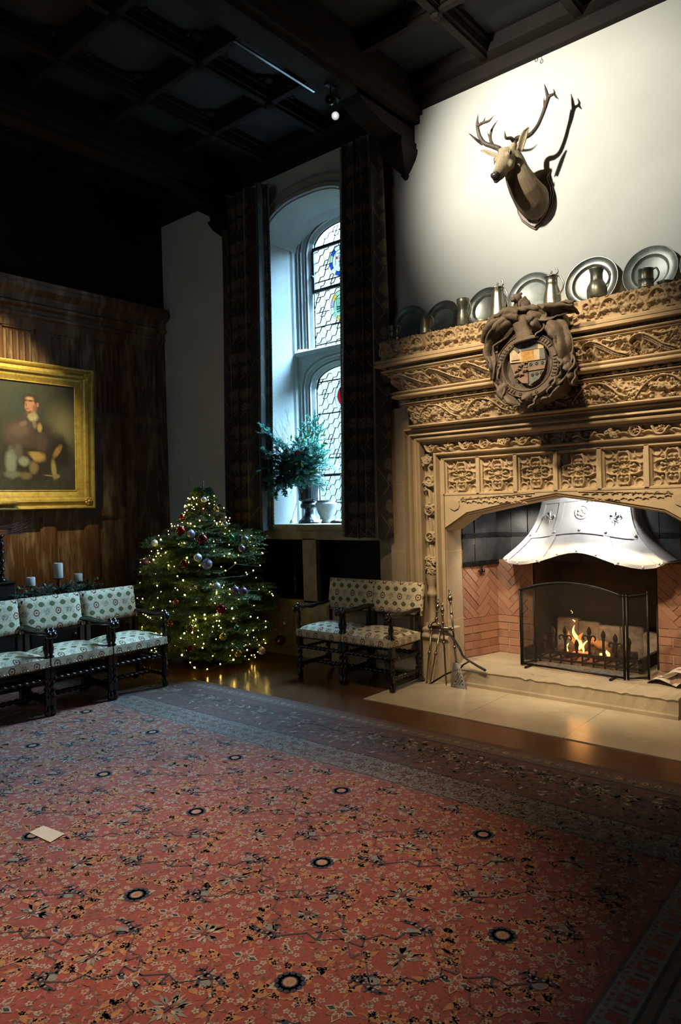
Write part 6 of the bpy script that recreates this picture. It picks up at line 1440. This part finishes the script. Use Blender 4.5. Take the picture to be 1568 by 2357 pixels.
# ------------------------------------------------------------------ framed portrait
PX0, PX1, PZ0, PZ1 = 2.90, 4.415, 1.628, 3.19
PF = thing('portrait_painting', 'dark painted portrait of a cloaked young man in a broad gilt frame', 'painting', (XW+.03, (PX0+PX1)/2, PZ0))
def XT(z): return XW+.045+.045*(z-PZ0)/(PZ1-PZ0)
m = MB(); prof = [(0, .0), (0, .075), (.012, .085), (.028, .080), (.040, .060), (.050, .058), (.058, .066), (.085, .078), (.110, .070), (.122, .055), (.130, .050), (.150, .046), (.198, .022), (.205, .030), (.212, .018)]
rows = []
for d, h in prof:
    C = [(PX0+d, PZ0+d), (PX1-d, PZ0+d), (PX1-d, PZ1-d), (PX0+d, PZ1-d)]; rows.append([(XT(z)+h, y, z) for y, z in C+C[:1]])
m.grid(np.array(rows), 0, False, flip=True); fr = build('gilt_frame', m, GILT, PF)
for sy in (PX0+.085, PX1-.085):
    for sz in (PZ0+.085, PZ1-.085):
        m = MB()
        for k in range(7): m.ball((XT(sz)+.075, sy+.03*math.cos(k*.9), sz+.03*math.sin(k*.9)), .020, 8, sc=(.7, 1, 1))
        m.ball((XT(sz)+.085, sy, sz), .018, 8); build('corner_ornament', m, GILT, fr)
m = MB(); m.tube([(XT(PZ0)+.095, 3.06, PZ0+.075), (XT(PZ0)+.095, 3.50, PZ0+.075)], .024, 12); build('gilt_roll', m, GILT, fr)
t = NT('old_oil_portrait'); co = t.coord(); cx = t.xyz(co); nz = t.noise(co, 16, 5, .65); nf = t.noise(co, 70, 4, .7)
c = t.mix(t.step(nz, .3, .7), (.036, .038, .029), (.064, .061, .042))
def zp(a, b): # photo detail -> picture plane metres relative to the thing
    return 3.418+a*.000555-(PX0+PX1)/2, 3.005-b*.000525-PZ0
def blob(c, a, b, ra, rb, col, rot=0., soft=.35, nn=.7):
    y0_, z0_ = zp(a, b); ry, rz = ra*.000555, rb*.000525; dy = t.math('SUBTRACT', cx[1], y0_); dz = t.math('SUBTRACT', cx[2], z0_)
    cr, sr = math.cos(rot), math.sin(rot)
    p = t.math('DIVIDE', t.math('ADD', t.math('MULTIPLY', dy, cr), t.math('MULTIPLY', dz, sr)), ry); q = t.math('DIVIDE', t.math('SUBTRACT', t.math('MULTIPLY', dz, cr), t.math('MULTIPLY', dy, sr)), rz)
    d = t.math('ADD', t.math('SQRT', t.math('ADD', t.math('MULTIPLY', p, p), t.math('MULTIPLY', q, q))), t.math('MULTIPLY', t.math('SUBTRACT', nz, .5), nn))
    return t.mix(t.step(d, 1+soft, 1-soft), c, col)
for B in ((1250, 900, 330, 420, (.18, .155, .085), 0, .6), (1250, 900, 150, 260, (.23, .20, .11), 0, .7), (300, 500, 300, 420, (.046, .055, .048), 0, .6), (560, 1500, 620, 560, (.028, .020, .018)), (1120, 1420, 190, 330, (.022, .013, .010), .25), (430, 1050, 300, 330, (.075, .048, .042)), (760, 1120, 170, 280, (.045, .030, .028)), (180, 1100, 190, 230, (.085, .06, .055)), (1045, 1410, 55, 150, (.33, .17, .06), -.55), (620, 1530, 165, 105, (.40, .26, .09), -.1), (480, 1400, 260, 26, (.03, .018, .012), -.05), (470, 1590, 60, 260, (.035, .022, .015), .75), (300, 1010, 170, 130, (.13, .085, .07)), (720, 1240, 110, 190, (.075, .05, .042)), (250, 1480, 90, 200, (.10, .09, .075)), (120, 1680, 100, 260, (.22, .25, .21)), (370, 1640, 100, 90, (.25, .27, .215)), (150, 1900, 150, 70, (.17, .18, .14)), (560, 1760, 85, 120, (.21, .15, .07)), (400, 1930, 110, 70, (.18, .13, .06)), (560, 740, 95, 85, (.40, .35, .23)), (540, 660, 70, 70, (.36, .27, .16)), (690, 945, 45, 85, (.38, .26, .11)), (370, 880, 75, 50, (.19, .125, .09), .4), (590, 890, 40, 80, (.20, .15, .10), .2), (500, 480, 112, 165, (.45, .22, .125), 0, .15, .2), (500, 350, 150, 75, (.045, .032, .028), 0, .3, .3), (380, 440, 32, 110, (.05, .032, .028), 0, .4, .3), (630, 420, 40, 100, (.05, .032, .028), 0, .4, .3), (655, 485, 26, 50, (.34, .15, .1), 0, .25, .2), (560, 480, 45, 40, (.52, .22, .15), 0, .5, .2), (500, 370, 70, 36, (.52, .30, .18), 0, .5, .2), (425, 418, 22, 12, (.05, .025, .02), 0, .5, .2), (515, 410, 34, 14, (.05, .025, .02), 0, .5, .2), (430, 490, 16, 44, (.24, .10, .06), .2, .5, .2), (445, 578, 40, 11, (.26, .06, .05), 0, .5, .2), (600, 560, 40, 80, (.24, .11, .07), 0, .6, .2), (480, 650, 70, 26, (.16, .08, .05), .3, .5, .2), (965, 1800, 50, 190, (.34, .28, .10), .1), (1020, 1930, 60, 45, (.30, .24, .12)), (880, 1920, 110, 14, (.30, .22, .12), -.1)):
    c = blob(c, *B)
c = t.mix(t.math('MULTIPLY', t.step(nf, .42, .62), .22), c, (.02, .018, .012))
t.pbr(c, .62, 0, t.bump(nf, .12, .003)); m = MB()
m.add([(XT(z)+.016, y, z) for y, z in ((PX0+.2, PZ0+.2), (PX1-.2, PZ0+.2), (PX1-.2, PZ1-.2), (PX0+.2, PZ1-.2))], [(0, 1, 2, 3)]); m.box((XW+.03, PX0+.03, PZ0+.03), (XT(PZ0)+.012, PX1-.03, PZ0+.06)); m.box((XW+.03, PX0+.03, PZ0+.4), (XT(PZ0)+.012, PX1-.03, PZ0+.45))
build('canvas', m, t.m, PF)
# ------------------------------------------------------------------ sideboard with candles, garland, twigs
SB = thing('sideboard', 'dark oak sideboard standing behind the left row of armchairs', 'sideboard', (-6.62, 3.05, 0))
m = MB(); m.box((-6.98, 2.1, .77), (-6.22, 4.0, .80)); build('top', m, OAK_DK, SB, mods=(bevel(.006),)); m = MB(); m.box((-6.94, 2.16, .12), (-6.27, 3.94, .77)); build('body', m, OAK_DK, SB)
for y in (2.16, 3.05):
    m = MB(); m.box((-6.268, y+.03, .18), (-6.25, y+.86, .72)); d = build('door', m, OAK_DK, SB, mods=(bevel(.006),)); m = MB(); m.ball((-6.24, y+.45, .45), .018, 8); build('knob', m, NAIL, d)
for x in (-6.90, -6.30):
    for y in (2.2, 3.9): m = MB(); m.lathe([(.02, .0105), (.035, .02), (.04, .05), (.03, .09), (.035, .13)], 10, (x, y, 0)); build('foot', m, OAK_DK, SB)
CS = thing('candle_stand', 'black iron candle stand with three cups rising from the garland', 'candle stand', (-6.5, 3.45, .80))
cand = [(3.215, .915, .998, .041, 'short white pillar candle at the left of the stand'), (3.490, .962, 1.110, .043, 'tall white pillar candle in the middle of the stand'), (3.695, .912, .988, .041, 'short white pillar candle at the right of the stand')]
m = MB(); m.box((-6.54, 3.15, .801), (-6.46, 3.76, .815)); build('bar', m, IRON, CS)
for y, z0, z1, r, lab in cand:
    m = MB(); m.tube([(-6.5, y, .81), (-6.5, y, z0-.006)], .008, 8); m.lathe([(.001, z0-.012), (.02, z0-.01), (r+.006, z0-.006), (r+.006, z0-.0005), (.001, z0-.0005)], 20, (-6.5, y, 0)); build('cup', m, IRON, CS)
    m = MB(); m.lathe([(.001, z0), (r-.002, z0), (r, z0+.004), (r, z1-.006), (r-.004, z1), (r-.010, z1-.001), (.012, z1-.008), (.001, z1-.009)], 24, (-6.5, y, 0)); o = build('candle', m, WAX, loc=(-6.5, y, z0)); tag(o, lab, 'candle', 'white candles behind the armchairs')
    m = MB(); m.tube([(-6.5, y, z1-.010), (-6.5, y+.002, z1+.012)], .0014, 5); build('wick', m, IRON, o)
GA = thing('garland', 'low evergreen garland with frosted leaves lying under the candles', 'garland', (-6.45, 3.42, .80)); m = MB(); st = MB(); R = np.random.RandomState(55)
for k in range(34):
    y = 3.02+.80*R.rand(); b = np.array([-6.42+.06*R.randn()*.6, y, .83]); e = b+np.array([.06+.10*R.rand(), R.uniform(-.14, .14), .02+.10*R.rand()*(1-abs(y-3.42)/.6)]); spray(m, st, [b, (b+e)/2+np.array([0, 0, .015]), e], .024, .0036, 12, .07, 0, R)
build('needles', m, BLUEFIR, GA); build('stems', st, BARK, GA); m = MB()
for k in range(150): leafp(m, (-6.38+.06*R.randn()*.7, 3.02+.80*R.rand(), .84+.085*R.rand()), R.randn(3)+np.array([.5, 0, .4]), .036, .010, R)
build('frosted_leaves', m, simple('frosted_green_leaf', (.14, .23, .19), .4, 0, .6, 60), GA); m = MB()
for k in range(22): m.ball((-6.33+.03*R.randn(), 3.10+.10*R.randn(), .84+.012*R.randn()), .009, 6)
build('pink_berries', m, simple('dusty_pink_berry', (.30, .14, .12), .4), GA)
m = MB(); m.box((-6.66, 2.55, .801), (-6.36, 3.0, .97)); m.box((-6.67, 2.54, .97), (-6.35, 3.01, .985)); o = build('wooden_box', m, OAK_DK, loc=(-6.5, 2.78, .801), mods=(bevel(.004),)); tag(o, 'dark wooden box on the sideboard at the left edge', 'box')
TC = thing('candlestick', 'dark barley twist candlestick on the box at the left edge', 'candlestick', (-6.5, 2.955, .986))
m = MB(); m.lathe([(.001, .986), (.045, .986), (.048, .998), (.03, 1.01), (.018, 1.03)], 16, (-6.5, 2.945, 0)); build('base', m, CHAIRW, TC); m = MB(); twisttube(m, (-6.5, 2.945, 1.03), (-6.5, 2.945, 1.37), .026, 4.5, 60); build('shaft', m, CHAIRW, TC); m = MB(); m.lathe([(.018, 1.37), (.03, 1.385), (.035, 1.40), (.02, 1.405), (.001, 1.405)], 16, (-6.5, 2.945, 0)); build('drip_pan', m, CHAIRW, TC)
m = MB(); R = np.random.RandomState(8)
for k in range(9):
    a = np.array([-6.52, 2.72, 1.36+.012*k]); P = smoothpts([a, a+np.array([.01, .18, .02+.01*R.randn()]), a+np.array([.02, .36, .035+.015*R.randn()]), a+np.array([.03*R.randn(), .46+.10*R.rand(), .05+.04*R.randn()])], 5); m.tube(P, np.linspace(.005, .0014, len(P)), 5)
    m.tube([P[8], P[8]+np.array([.0, .10, .03+.03*R.randn()])], .0014, 4)
m.tube(smoothpts([(-6.52, 2.6, 1.30), (-6.52, 2.72, 1.37), (-6.5, 2.86, 1.406)], 4), .006, 5)
o = build('twig_bundle', m, TWIG, loc=(-6.5, 2.9, 1.40)); tag(o, 'bundle of reddish dry twigs at the left edge under the portrait', 'twigs')
# ------------------------------------------------------------------ patterned carpet: flat woven motifs laid out on the rug itself
RX0, RX1, RY0, RY1 = -7.25, .42, -1.2, 4.16
RCOL = [(.25, .042, .020), (.020, .019, .026), (.37, .29, .205), (.36, .15, .045), (.19, .17, .135), (.095, .036, .024), (.36, .19, .13), (.115, .068, .046), (.165, .135, .105)]
RM = []
for i, cc in enumerate(RCOL):
    t = NT('carpet_wool_%s' % ['red', 'navy', 'cream', 'gold', 'grey_green', 'brown', 'pink', 'umber', 'drab'][i]); co = t.coord(); n = t.noise(co, 1.3, 4); n2 = t.noise(co, 260, 2); n3 = t.noise(t.map(co, (1, 6, 1)), 9, 4)
    c = t.mix(t.step(n, .35, .65), tuple(x*.82 for x in cc), tuple(min(1, x*1.18) for x in cc)); c = t.mix(t.math('MULTIPLY', t.step(n3, .5, .7), .22), c, tuple(x*.55+.05 for x in cc)); n4 = t.noise(co, 75, 3, .7); c = t.mix(t.math('MULTIPLY', t.step(n4, .42, .62), .50), c, tuple(x*.35+q for x, q in zip(cc, (.012, .006, .004)))); c = t.mix(t.math('MULTIPLY', t.step(n2, .35, .65), .35), c, tuple(x*.45 for x in cc))
    t.pbr(c, .95, 0, t.bump(n2, .5, .003), Sheen_Weight=.1); RM.append(t.m)
R = np.random.RandomState(77); rug = MB(); PV = {}
ZB = .009
def poly(P, col, lay): PV.setdefault((len(P), col), []).append(np.column_stack([np.asarray(P, float), np.full(len(P), ZB+lay*.00035)]))
def rectp(x0, y0, x1, y1, col, lay): poly([(x0, y0), (x1, y0), (x1, y1), (x0, y1)], col, lay)
BWD = .92; FX0, FX1, FY0, FY1 = RX0+BWD, RX1-1.27, RY0+BWD, RY1-BWD
def petal(x, y, a, r0, r1, w, col, lay):
    ca, sa = math.cos(a), math.sin(a); rm_ = (r0+r1)/2
    poly([(x+ca*r0, y+sa*r0), (x+ca*rm_+sa*w, y+sa*rm_-ca*w), (x+ca*r1, y+sa*r1), (x+ca*rm_-sa*w, y+sa*rm_+ca*w)], col, lay)
def disc2(x, y, r, col, lay, n=8, sq=1.): poly([(x+r*math.cos(k*2*PI/n), y+sq*r*math.sin(k*2*PI/n)) for k in range(n)], col, lay)
def line(P, w, col, lay):
    P = np.asarray(P, float)
    for a, b in zip(P[:-1], P[1:]):
        d = b-a; L = np.hypot(*d)
        if L < 1e-6: continue
        n = np.array([-d[1], d[0]])/L*w*.5; e = d/L*w*.3; poly([a-n-e, b-n+e, b+n+e, a+n-e], col, lay)
def flower(x, y, r, n, col, ctr, lay, rot=None):
    rot = R.rand()*6 if rot is None else rot
    for k in range(n): petal(x, y, rot+k*2*PI/n, r*.12, r, r*.36, col, lay)
    disc2(x, y, r*.26, ctr, lay+1, 6)
def star(x, y, s=.058):
    for k in range(8):
        a = k*PI/4+.2; petal(x, y, a, s*.12, s*(1 if k % 2 == 0 else .85), s*.24, 2, 5); petal(x, y, a, s*.26, s*.84, s*.155, 1 if k % 4 == 0 else 0, 6)
    disc2(x, y, s*.2, 0, 6)
def palmette(x, y, s=.075):
    e = .75
    for k in range(22): a = R.rand()*6.28; petal(x, y+0, a, s*.25, s*(.7+.5*R.rand()), s*.10, (4, 8, 4, 6)[R.randint(4)], 4)
    for k in range(12): a = R.rand()*6.28; q = s*.45*R.rand(); petal(x+q*math.cos(a), y+q*math.sin(a), a+R.randn()*.6, 0, s*.42, s*.09, (2, 2, 4)[R.randint(3)], 5+R.randint(2))
    for k in range(5): petal(x, y, k*2*PI/5, s*.06, s*.26, s*.07, 5, 7)
    disc2(x, y, s*.13, 5, 7, 6)
def rosette(x, y, s=.066):
    for k in (1, 3): petal(x, y, k*PI/2*1.0-.5, s*.3, s*1.2, s*.30, 2, 4)
    for k in (0, 2): petal(x, y, k*PI/2-.1, s*.3, s*1.1, s*.26, 6, 4)
    for k in range(12): disc2(x+s*.62*math.cos(k*PI/6), y+s*.62*math.sin(k*PI/6), s*.23, 1, 5, 6)
    disc2(x, y, s*.60, 1, 5, 12); disc2(x, y, s*.36, 6, 6, 10); disc2(x, y, s*.18, 3, 7, 8)
def barb(x, y, sx, sy, s=1.):
    f = lambda a, b: (x+sx*a*s, y+sy*b*s)
    line([f(-.045, .0), f(0, .012), f(.06, -.004), f(.11, .004)], .026*s, 1, 5); line([f(0, .01), f(-.008, .05), f(.022, .085), f(.012, .10)], .018*s, 1, 5)
    for a, b, c_, d in ((-.045, 0, -.065, .022), (-.03, .0, -.045, -.03), (0, 0, -.01, -.04), (.06, -.01, .05, -.035), (-.02, .02, -.04, .05), (.11, .0, .135, .018)): line([f(a, b), f(c_, d)], .010*s, 1, 5)
    for a, b in ((-.022, .004), (.012, .010), (.045, .002), (.075, -.001), (-.003, .04)): disc2(*f(a, b), .0075*s, 6, 6, 6)
    disc2(*f(.035, .052), .026, 4, 4, 9, .7)
def zig(x, y, sx, sy, w=.011, dark=1):
    P = [(0, 0), (.07, .055), (.075, .105), (.13, .115), (.165, .175), (.145, .215), (.235, .225), (.30, .285), (.36, .275), (.44, .36)]
    P = [(x+sx*a, y+sy*b) for a, b in P]
    if not all(FX0+.03 < a < FX1-.03 and FY0+.03 < b < FY1-.03 for a, b in P): return
    line(P, w, dark, 4)
    px, py = P[4]; 
    for a in (0, .7, 1.4): line([(px, py), (px+sx*.022*math.cos(a), py+sy*.014*math.sin(a)+.005)], .006, dark, 5)
    disc2(px+sx*.012, py+.008, .011, dark, 5, 7); disc2(px+sx*.012, py+.008, .005, 6, 6, 6)
    line([(P[7][0], P[7][1]), (P[7][0]+sx*.02, P[7][1]-sy*.05), (P[7][0]+sx*.035, P[7][1]-sy*.035)], .009, dark, 5)
def goldvine(x, y, a, L, w=.010):
    P = [(x, y)]; 
    for i in range(7):
        a += .32*math.sin(i*1.4+x*9); x += L/7*math.cos(a); y += L/7*math.sin(a)
        if not (FX0+.07 < x < FX1-.07 and FY0+.07 < y < FY1-.07): break
        P.append((x, y))
    if len(P) < 2: return
    line(P, w*.7, 3, 2)
    for i in range(1, len(P), 2):
        X, Y = P[i]; petal(X, Y, a+.6*(-1)**i, -.01, .062, .014, 3, 3); petal(X, Y, a-.5*(-1)**i, 0, .04, .010, 3, 3); disc2(X, Y, .011, 3, 3, 6); disc2(X, Y, .0045, 5, 4, 5); disc2(X+.02*math.cos(a), Y+.02*math.sin(a), .004, 1, 4, 5)
big = []
for j in range(-3, 9):
    yy = 1.67+.33*j
    if not FY0+.05 < yy < FY1-.05: continue
    for i in range(-6, 12):
        xx = -1.90-.44*i+(-.22 if j % 2 else 0)
        if not FX0+.05 < xx < FX1-.05: continue
        star(xx, yy); big.append((xx, yy, .055))
        x2 = xx-.22
        if FX0+.07 < x2 < FX1-.07:
            if (i+(j//2)) % 2 == 0: palmette(x2, yy); big.append((x2, yy, .07))
            elif j % 2 == 0: rosette(x2, yy); big.append((x2, yy, .062))
            else: palmette(x2, yy, .06); big.append((x2, yy, .06))
        if j % 2 == 0:
            for sy in (1, -1):
                s = sy if i % 2 else -sy
                if FY0+.25 < yy < FY1-.2: barb(xx-.03, yy+sy*.14, s, sy, .72); zig(xx, yy+sy*.15, s, sy, .0065, 1 if (i+j) % 2 else 5)
        for k in range(4): goldvine(xx+.06*math.cos(k*1.57+.5), yy+.06*math.sin(k*1.57+.5), k*1.57+.35, .22)
x = FX0+.02
while x < FX1-.02:
    y = max(FY0, .55)
    while y < FY1-.02:
        px, py = x+R.uniform(-.014, .014), y+R.uniform(-.014, .014)
        if FX0+.01 < px < FX1-.01 and all((px-a)**2+(py-b)**2 > (q+.010)**2 for a, b, q in big if abs(a-px) < .09 and abs(b-py) < .09):
            k = R.rand()
            if k < .50: flower(px, py, .0135+.003*R.rand(), 5, 2 if R.rand() < .55 else 6, 0 if R.rand() < .7 else 3, 3)
            elif k < .74: a = R.rand()*6; petal(px, py, a, -.014, .016, .0045, (8, 6, 3, 4)[R.randint(4)], 2); petal(px+.012, py+.004, a+1.3, -.010, .012, .0035, 5, 2)
            elif k < .92: a = R.rand()*6; line([(px, py), (px+.03*math.cos(a), py+.03*math.sin(a)), (px+.055*math.cos(a+.5), py+.055*math.sin(a+.5))], .0035, 5, 1)
            else: flower(px, py, .010, 4, 8, 5, 2)
        y += .030
    x += .030
# borders
XR = FX1                                             # the end border runs wider than the side borders
def bandrect(o0, o1, col, lay):
    a0, b0, b1 = RX0+o0, RY0+o0, RY1-o0; c0, d0, d1 = RX0+o1, RY0+o1, RY1-o1
    k = (RX1-XR)/BWD; a1 = RX1-o0*k; c1 = RX1-o1*k
    if o0 >= .64: a1 = XR+.155; c1 = XR+.155
    rectp(a0, d1, a1, b1, col, lay); rectp(a0, b0, a1, d0, col, lay); rectp(a0, d0, c0, d1, col, lay)
    if o0 < .64: rectp(c1, d0, a1, d1, col, lay)
bandrect(0, .05, 5, 0); bandrect(.05, .17, 7, 0); bandrect(.17, .19, 1, 1); bandrect(.19, .64, 5, 0); bandrect(.64, .66, 1, 1); bandrect(.66, .90, 8, 0); bandrect(.90, .925, 5, 1)
yA, yB = RY0+.9, RY1-.9
for x0, x1, col, lay in ((0, .014, 5, 1), (.014, .120, 4, 1), (.120, .134, 1, 1), (.134, .165, 7, 1), (.165, .178, 1, 1), (.178, .26, 8, 1), (.26, .27, 1, 1), (.27, .40, 5, 0)): rectp(XR+x0, yA, XR+x1, yB, col, lay)
y = .5; q_ = 0
while y < yB-.05:
    rectp(XR+.045, y-.026, XR+.108, y+.022, 0, 2+q_ % 2)
    if q_ % 2 == 0: disc2(XR+.074, y, .014, 4, 5, 7)
    for dy in (-.034, 0, .034): disc2(XR+.030, y+dy, .0085, 0, 3, 6)
    rectp(XR+.055, y+.036, XR+.10, y+.048, 5 if q_ % 3 else 0, 4); flower(XR+.22, y, .022, 5, 5, 7, 3); y += .098; q_ += 1
def along_border(off, step, fn):
    y = RY1-off; x = RX0+off; k = (RX1-XR)/BWD
    while x < (RX1-off*k if off < .64 else XR+.12): fn(x, y, 0); x += step
    y = max(RY0+off, .3)
    while y < RY1-off:
        if off < .64: fn(RX1-off*k, y, 1)
        fn(RX0+off, y, 1); y += step
along_border(.11, .07, lambda x, y, d: flower(x, y, .026, 6, (8, 6, 4)[R.randint(3)], 5, 2))
def bush(x, y, d):
    for k in range(34):
        a = R.rand()*6.28; q = .20*math.sqrt(R.rand()); petal(x+q*math.cos(a)*.9, y+q*math.sin(a), R.rand()*6, -.020, .030, .010, (1, 1, 1, 1, 7, 8, 5, 2)[R.randint(8)], 2+R.randint(3))
    if R.rand() < .5: palmette(x, y+.06*(1-d), .055)
    else: flower(x, y-.05, .05, 8, 7, 1, 5)
along_border(.41, .155, bush)
along_border(.33, .10, lambda x, y, d: [petal(x+R.uniform(-.06, .06), y+R.uniform(-.08, .08), R.rand()*6, -.022, .028, .010, (1, 1, 1, 8)[R.randint(4)], 3) for _ in range(9)])
def guard(x, y, d):
    for k in (-1, 1):
        flower(x+.02*k, y+.04*k, .032, 6, 7, 5, 2); petal(x+.05, y-.03*k, 1, -.02, .03, .008, 5, 2)
along_border(.78, .115, guard)
for n_ in range(4200):
    x = R.uniform(RX0+.2, RX1-.2); y = RY1-R.uniform(.06, .91); petal(x, y, R.rand()*6, -.010, .013, .0045, (7, 8, 5, 1, 1, 0)[R.randint(6)], 3)
for n_ in range(7000):
    x = R.uniform(-7, RX1-.2); y = RY1-R.uniform(.64, .92); petal(x, y, R.rand()*6, -.008, .010, .004, (7, 5, 5, 1, 2, 0)[R.randint(6)], 3)
rectp(FX0, FY0, FX1, FY1, 0, 0)
line([(FX0, FY1), (FX1, FY1)], .014, 8, 3)
rug.box((RX0, RY0, .001), (RX1, RY1, ZB-.0004), 5)
for (k, col), L in PV.items():
    V = np.concatenate(L); rug.add(V, np.arange(len(V)).reshape(-1, k), col)
o = build('carpet', rug, RM, loc=((RX0+RX1)/2, (RY0+RY1)/2, .001)); tag(o, 'large worn red oriental carpet with floral field and dark borders', 'carpet')
m = MB(); m.add([(-3.478, 1.672, .0135), (-3.290, 1.682, .0135), (-3.318, 1.772, .0135), (-3.492, 1.752, .0135), (-3.478, 1.672, .0150), (-3.290, 1.682, .0150), (-3.318, 1.772, .0150), (-3.492, 1.752, .0150)], [(4, 5, 6, 7), (0, 1, 5, 4), (1, 2, 6, 5), (2, 3, 7, 6), (3, 0, 4, 7), (3, 2, 1, 0)])  # thin pale square just above the carpet
o = build('pale_square', m, PATCH, loc=(-3.39, 1.72, .0135)); tag(o, 'small pale square patch lying on the red carpet', 'paper')
# ------------------------------------------------------------------ light
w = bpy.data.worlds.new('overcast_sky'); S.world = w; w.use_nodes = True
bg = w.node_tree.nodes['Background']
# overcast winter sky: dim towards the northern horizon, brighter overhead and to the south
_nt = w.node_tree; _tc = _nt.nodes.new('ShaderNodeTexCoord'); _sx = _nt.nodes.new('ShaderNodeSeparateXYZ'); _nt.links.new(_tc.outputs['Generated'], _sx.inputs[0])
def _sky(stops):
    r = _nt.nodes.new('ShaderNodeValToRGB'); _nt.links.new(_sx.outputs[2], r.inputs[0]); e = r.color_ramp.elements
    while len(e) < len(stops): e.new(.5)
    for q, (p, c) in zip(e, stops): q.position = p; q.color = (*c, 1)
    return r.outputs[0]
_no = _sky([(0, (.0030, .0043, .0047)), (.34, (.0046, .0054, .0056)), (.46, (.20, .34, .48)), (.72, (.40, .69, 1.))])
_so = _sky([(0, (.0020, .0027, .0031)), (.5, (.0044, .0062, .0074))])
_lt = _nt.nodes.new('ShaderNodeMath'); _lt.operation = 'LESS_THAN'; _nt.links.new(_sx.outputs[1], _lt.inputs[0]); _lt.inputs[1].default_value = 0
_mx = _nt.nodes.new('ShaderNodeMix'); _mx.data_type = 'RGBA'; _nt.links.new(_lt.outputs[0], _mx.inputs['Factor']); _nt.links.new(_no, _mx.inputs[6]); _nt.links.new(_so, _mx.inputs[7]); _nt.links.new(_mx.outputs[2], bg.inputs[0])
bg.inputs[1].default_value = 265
def lamp(name, typ, loc, energy, col=(1, 1, 1), target=None, **kw):
    l = bpy.data.lights.new(name, typ); l.energy = energy; l.color = col
    for k, v in kw.items(): setattr(l, k, v)
    o = bpy.data.objects.new(name, l); COL.objects.link(o); o.location = loc
    if target is not None: o.rotation_euler = (Vector(target)-Vector(loc)).to_track_quat('-Z', 'Y').to_euler()
    return o
p = lamp('sky_portal_north', 'AREA', (WX, 6.12, 3.05), 1, target=(WX, 0, 3.05), shape='RECTANGLE', size=1.0, size_y=3.4); p.data.cycles.is_portal = True
p = lamp('sky_portal_south', 'AREA', (-5.4, -4.12, 3.2), 1, target=(-5.4, 5, 3.2), shape='RECTANGLE', size=3.4, size_y=3.2); p.data.cycles.is_portal = True
WARM = (1.0, .77, .48); NEUT = (1.0, .93, .74)
# trophy spot, high on the beam side of the ceiling
lamp('trophy_spot', 'SPOT', (-3.05, 3.35, 4.86), 420, (1.0, .97, .85), (-2.30, 5.5, 4.38), spot_size=math.radians(77), spot_blend=1., shadow_soft_size=.03)
# warm spots on the chimneypiece
lamp('fireplace_spot', 'SPOT', (-3.35, 2.0, 5.0), 900, WARM, (-2.35, 5.4, 1.75), spot_size=math.radians(36), spot_blend=.6, shadow_soft_size=.14)
lamp('fireplace_spot_east', 'SPOT', (-1.45, 1.9, 5.0), 720, WARM, (-2.4, 5.4, 1.7), spot_size=math.radians(36), spot_blend=.7, shadow_soft_size=.14)
lamp('hearth_fill', 'SPOT', (-2.5, 3.3, 5.0), 420, WARM, (-2.35, 4.85, 0), spot_size=math.radians(46), spot_blend=1., shadow_soft_size=.10)  # added fill light without a fitting, brightens the marble slab and boards
lamp('carpet_spot', 'SPOT', (-2.1, 1.1, 5.0), 980, (1.0, .72, .46), (-2.55, 1.9, 0), spot_size=math.radians(40), spot_blend=1., shadow_soft_size=.06)
lamp('picture_spot', 'SPOT', (-5.75, 2.35, 4.7), 1000, (1.0, .86, .46), (XW, 3.25, 2.75), spot_size=math.radians(40), spot_blend=.9, shadow_soft_size=.03)
# lamps hidden behind the lintel
lamp('lintel_lamp_left', 'SPOT', (-3.05, 5.77, 1.44), 14, NEUT, (-2.9, 6.1, .7), spot_size=math.radians(150), spot_blend=.6, shadow_soft_size=.02)
lamp('lintel_lamp_middle', 'SPOT', (-2.14, 5.76, 1.70), 21, (1, .98, .94), (-2.30, 5.96, 1.30), spot_size=math.radians(150), spot_blend=.6, shadow_soft_size=.03)
lamp('fire_glow', 'POINT', (-2.42, 6.08, .45), 6, (1.0, .42, .12), shadow_soft_size=.12)
# ------------------------------------------------------------------ render look
S.view_settings.view_transform = 'Standard'; S.view_settings.look = 'None'; S.view_settings.gamma = 1; S.view_settings.exposure = 0
S.view_settings.use_curve_mapping = False
c = S.cycles
c.max_bounces = 6; c.diffuse_bounces = 3; c.glossy_bounces = 3; c.transmission_bounces = 4; c.transparent_max_bounces = 12
c.sample_clamp_indirect = 4.0; c.caustics_reflective = False; c.caustics_refractive = False
c.use_adaptive_sampling = True; c.adaptive_threshold = .03
c.use_denoising = True; c.use_light_tree = True
